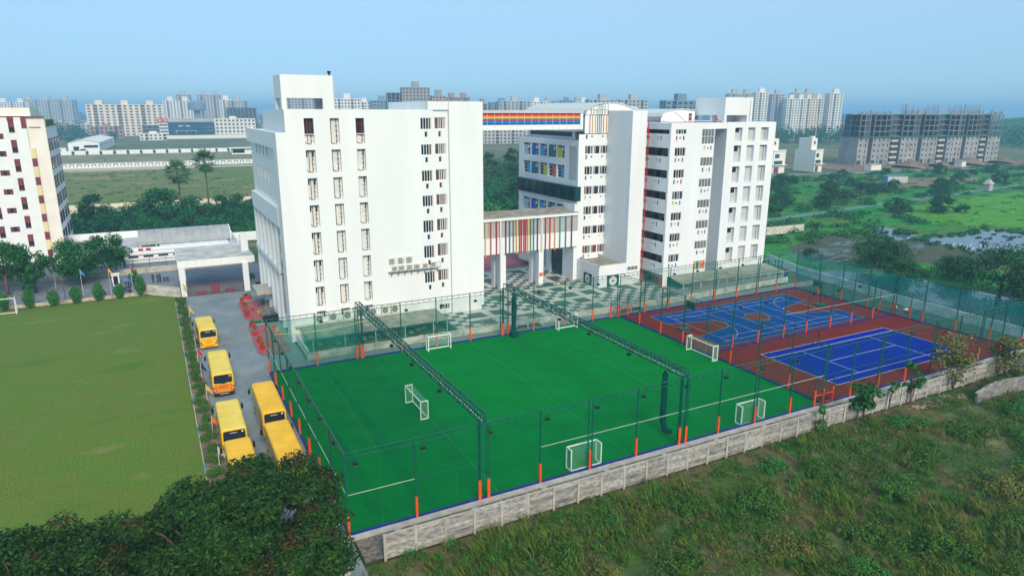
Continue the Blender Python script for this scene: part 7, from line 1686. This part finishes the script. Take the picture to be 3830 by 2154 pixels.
# ------------------------------------------------------------------ tall grass and weeds of the waste ground
def blades(n, pos, hgt, wid, seed):
    gg = np.random.default_rng(seed); x, y = pos; z = np.array([wild_z(a, c) for a, c in zip(x, y)]); a = gg.uniform(0, 2 * PI, n); ln = hgt * gg.uniform(.5, 1.3, n); le = ln * gg.uniform(.25, .9, n); b_ = a + gg.uniform(.5, 1.2, n)
    base = np.stack([x, y, z - .05], 1); tip = base + np.stack([np.cos(a) * le, np.sin(a) * le, ln], 1); mid = base + np.stack([np.cos(a) * le * .3, np.sin(a) * le * .3, ln * .62], 1); w = np.stack([np.cos(b_), np.sin(b_), np.zeros(n)], 1) * (wid * gg.uniform(.6, 1.4, n))[:, None]
    return np.stack([base, mid + w, tip, mid - w * .6], 1)
gg = np.random.default_rng(77); NC = 9000
cx = gg.uniform(-4, 100, NC); cy = -4.3 - 36 * gg.random(NC) ** 1.15
fld = np.sin(cx * .21 + 1.3) * np.sin(cy * .33 + .4) + .6 * np.sin(cx * .07 - cy * .19) + .35 * np.sin(cx * .55 + cy * .41)
keep = (gg.random(NC) < np.clip(.58 + .5 * fld, .06, 1)) & ~((np.abs(cx - 61) < 4.5) & (cy > -6.2)) & ((cy < -5.6) | (gg.random(NC) < .35))
cx, cy, fld = cx[keep], cy[keep], fld[keep]
def clump(sel, per, rad, hgt, wid, seed, name, m, label):
    g2 = np.random.default_rng(seed); ix = np.repeat(np.where(sel)[0], per); n = len(ix); r_ = rad * np.sqrt(g2.random(n)); a = g2.uniform(0, 2 * PI, n); hs = np.repeat((g2.uniform(.6, 1.25, sel.sum()) * (1 + .35 * np.sin(cx * .37 + 2) * np.sin(cy * .29)))[sel] if False else g2.uniform(.55, 1.15, sel.sum()) * (1 + .4 * np.sin(cx[sel] * .37 + 2) * np.sin(cy[sel] * .45 + 1)), per)
    V = blades(n, (cx[ix] + r_ * np.cos(a), np.minimum(cy[ix] + r_ * np.sin(a), -3.85)), hgt * hs, wid, seed); o = bpy.data.objects.new(name, quads(name, V, m)); COL.objects.link(o); tag(o, label, None, None, 'stuff')
g3 = np.random.default_rng(3); pick = g3.random(len(cx))
clump(pick < .70, 42, .62, .85, .030, 151, 'tall_grass', 'blade_wild', 'tall mixed grass covering the waste ground in front of the wall')
clump(pick >= .70, 40, .55, .65, .040, 152, 'green_grass', 'blade_green', 'fresh green grass tufts among the taller weeds')
cl = [(g.uniform(0, 98), -4.6 - 33 * g.random() ** 1.1, .15, g.uniform(.5, 1.7), g.uniform(.5, 1.6), g.uniform(.25, .85)) for _ in range(800)]
o = bpy.data.objects.new('weeds', quads('weeds', leafcloud(cl, 120000, .17, .085, .6, 75, -.3), 'leaf_weed')); COL.objects.link(o); tag(o, 'low leafy weeds spreading between the grass', None, None, 'stuff')
cl = [(g.uniform(0, 98), -6 - 33 * g.random(), .2, g.uniform(.5, 1.2), g.uniform(.5, 1.2), g.uniform(.3, .7)) for _ in range(230)]
o = bpy.data.objects.new('dry_weeds', quads('dry_weeds', leafcloud(cl, 40000, .16, .06, .6, 76, -.3), 'leaf_dry')); COL.objects.link(o); tag(o, 'brownish dry weeds scattered in the grass', None, None, 'stuff')
bushes = []
for k, (x, y, rr, hh, m_) in enumerate([(12, -9, 1.6, 1.1, 'leaf_weed'), (17, -7.4, 1.3, .9, 'leaf_shrub'), (24, -8.2, 1.7, 1.1, 'leaf_weed'), (29, -11, 2.0, 1.2, 'leaf_hedge'), (34, -7.0, 1.4, 1.0, 'leaf_shrub'), (38, -9.8, 2.2, 1.4, 'leaf_weed'), (44, -7.6, 1.9, 1.2, 'leaf_hedge'), (47, -11.5, 2.3, 1.5, 'leaf_weed'), (52.5, -7.2, 2.0, 1.1, 'leaf_shrub'), (56, -10.5, 2.4, 1.5, 'leaf_weed'), (59, -13.5, 2.2, 1.3, 'leaf_shrub'), (66, -11, 2.6, 1.4, 'leaf_shrub'), (71, -14, 2.4, 1.5, 'leaf_weed'), (40, -15, 2.2, 1.2, 'leaf_hedge'), (33, -16.5, 2.0, 1.1, 'leaf_weed'), (26, -15, 1.8, 1.0, 'leaf_dry'), (19, -13.5, 1.7, 1.0, 'leaf_weed'), (36, -21, 2.0, 1.1, 'leaf_weed'), (48, -18.5, 2.4, 1.4, 'leaf_dry'), (55, -17, 2.5, 1.5, 'leaf_hedge'), (9, -6.4, 1.0, .7, 'leaf_shrub'), (63, -16.5, 2.6, 1.4, 'leaf_weed'), (44, -22, 2.2, 1.3, 'leaf_hedge'), (75, -10.5, 2.4, 1.4, 'leaf_shrub'), (29, -19.5, 1.8, 1.0, 'leaf_shrub'), (14, -11.5, 1.3, .8, 'leaf_dry')]):
    t = thing('weed_bush', f'leafy weed bush in the rough grass, {ORD[k]} listed from the wall end', 'bush', (x, y, wild_z(x, y)), 'weed bushes in the rough grass'); gg_ = random.Random(k)
    c_ = [(gg_.uniform(-1, 1) * rr * .7, gg_.uniform(-1, 1) * rr * .6, hh * gg_.uniform(.2, .7), rr * gg_.uniform(.3, .55), rr * gg_.uniform(.3, .5), hh * gg_.uniform(.25, .45)) for _ in range(9)]
    child('foliage', quads('foliage', leafcloud(c_, int(420 * rr * rr), .22, .10, .6, 200 + k), m_), t)
cl = [(61 + g.uniform(-4, 4), -5.0 + g.uniform(-.8, .5), .0, .3, .3, .06) for _ in range(40)]
o = bpy.data.objects.new('leaf_litter', quads('leaf_litter', leafcloud(cl, 900, .26, .16, 2.0, 78, -.1), mat('litter', (.30, .23, .16), .9, .3, 2.0, col2=(.42, .36, .28)))); COL.objects.link(o); tag(o, 'pale dry leaves and rubble at the foot of the right wall', None, None, 'stuff')
# ================================================================== HAZE
b = MB(); b.box(-4500, 6500, -500, 7500, -1.4, 66)
hm = bpy.data.materials.new('haze'); hm.use_nodes = True; n, l = hm.node_tree.nodes, hm.node_tree.links
n.remove(n['Principled BSDF']); pv = n.new('ShaderNodeVolumePrincipled'); pv.inputs['Color'].default_value = (.32, .63, .96, 1); pv.inputs['Density'].default_value = .0005; pv.inputs['Anisotropy'].default_value = .0
l.new(pv.outputs[0], n['Material Output'].inputs['Volume'])
hz_ = bpy.data.objects.new('haze', b.mesh('haze', hm)); COL.objects.link(hz_); hz_['kind'] = 'stuff'
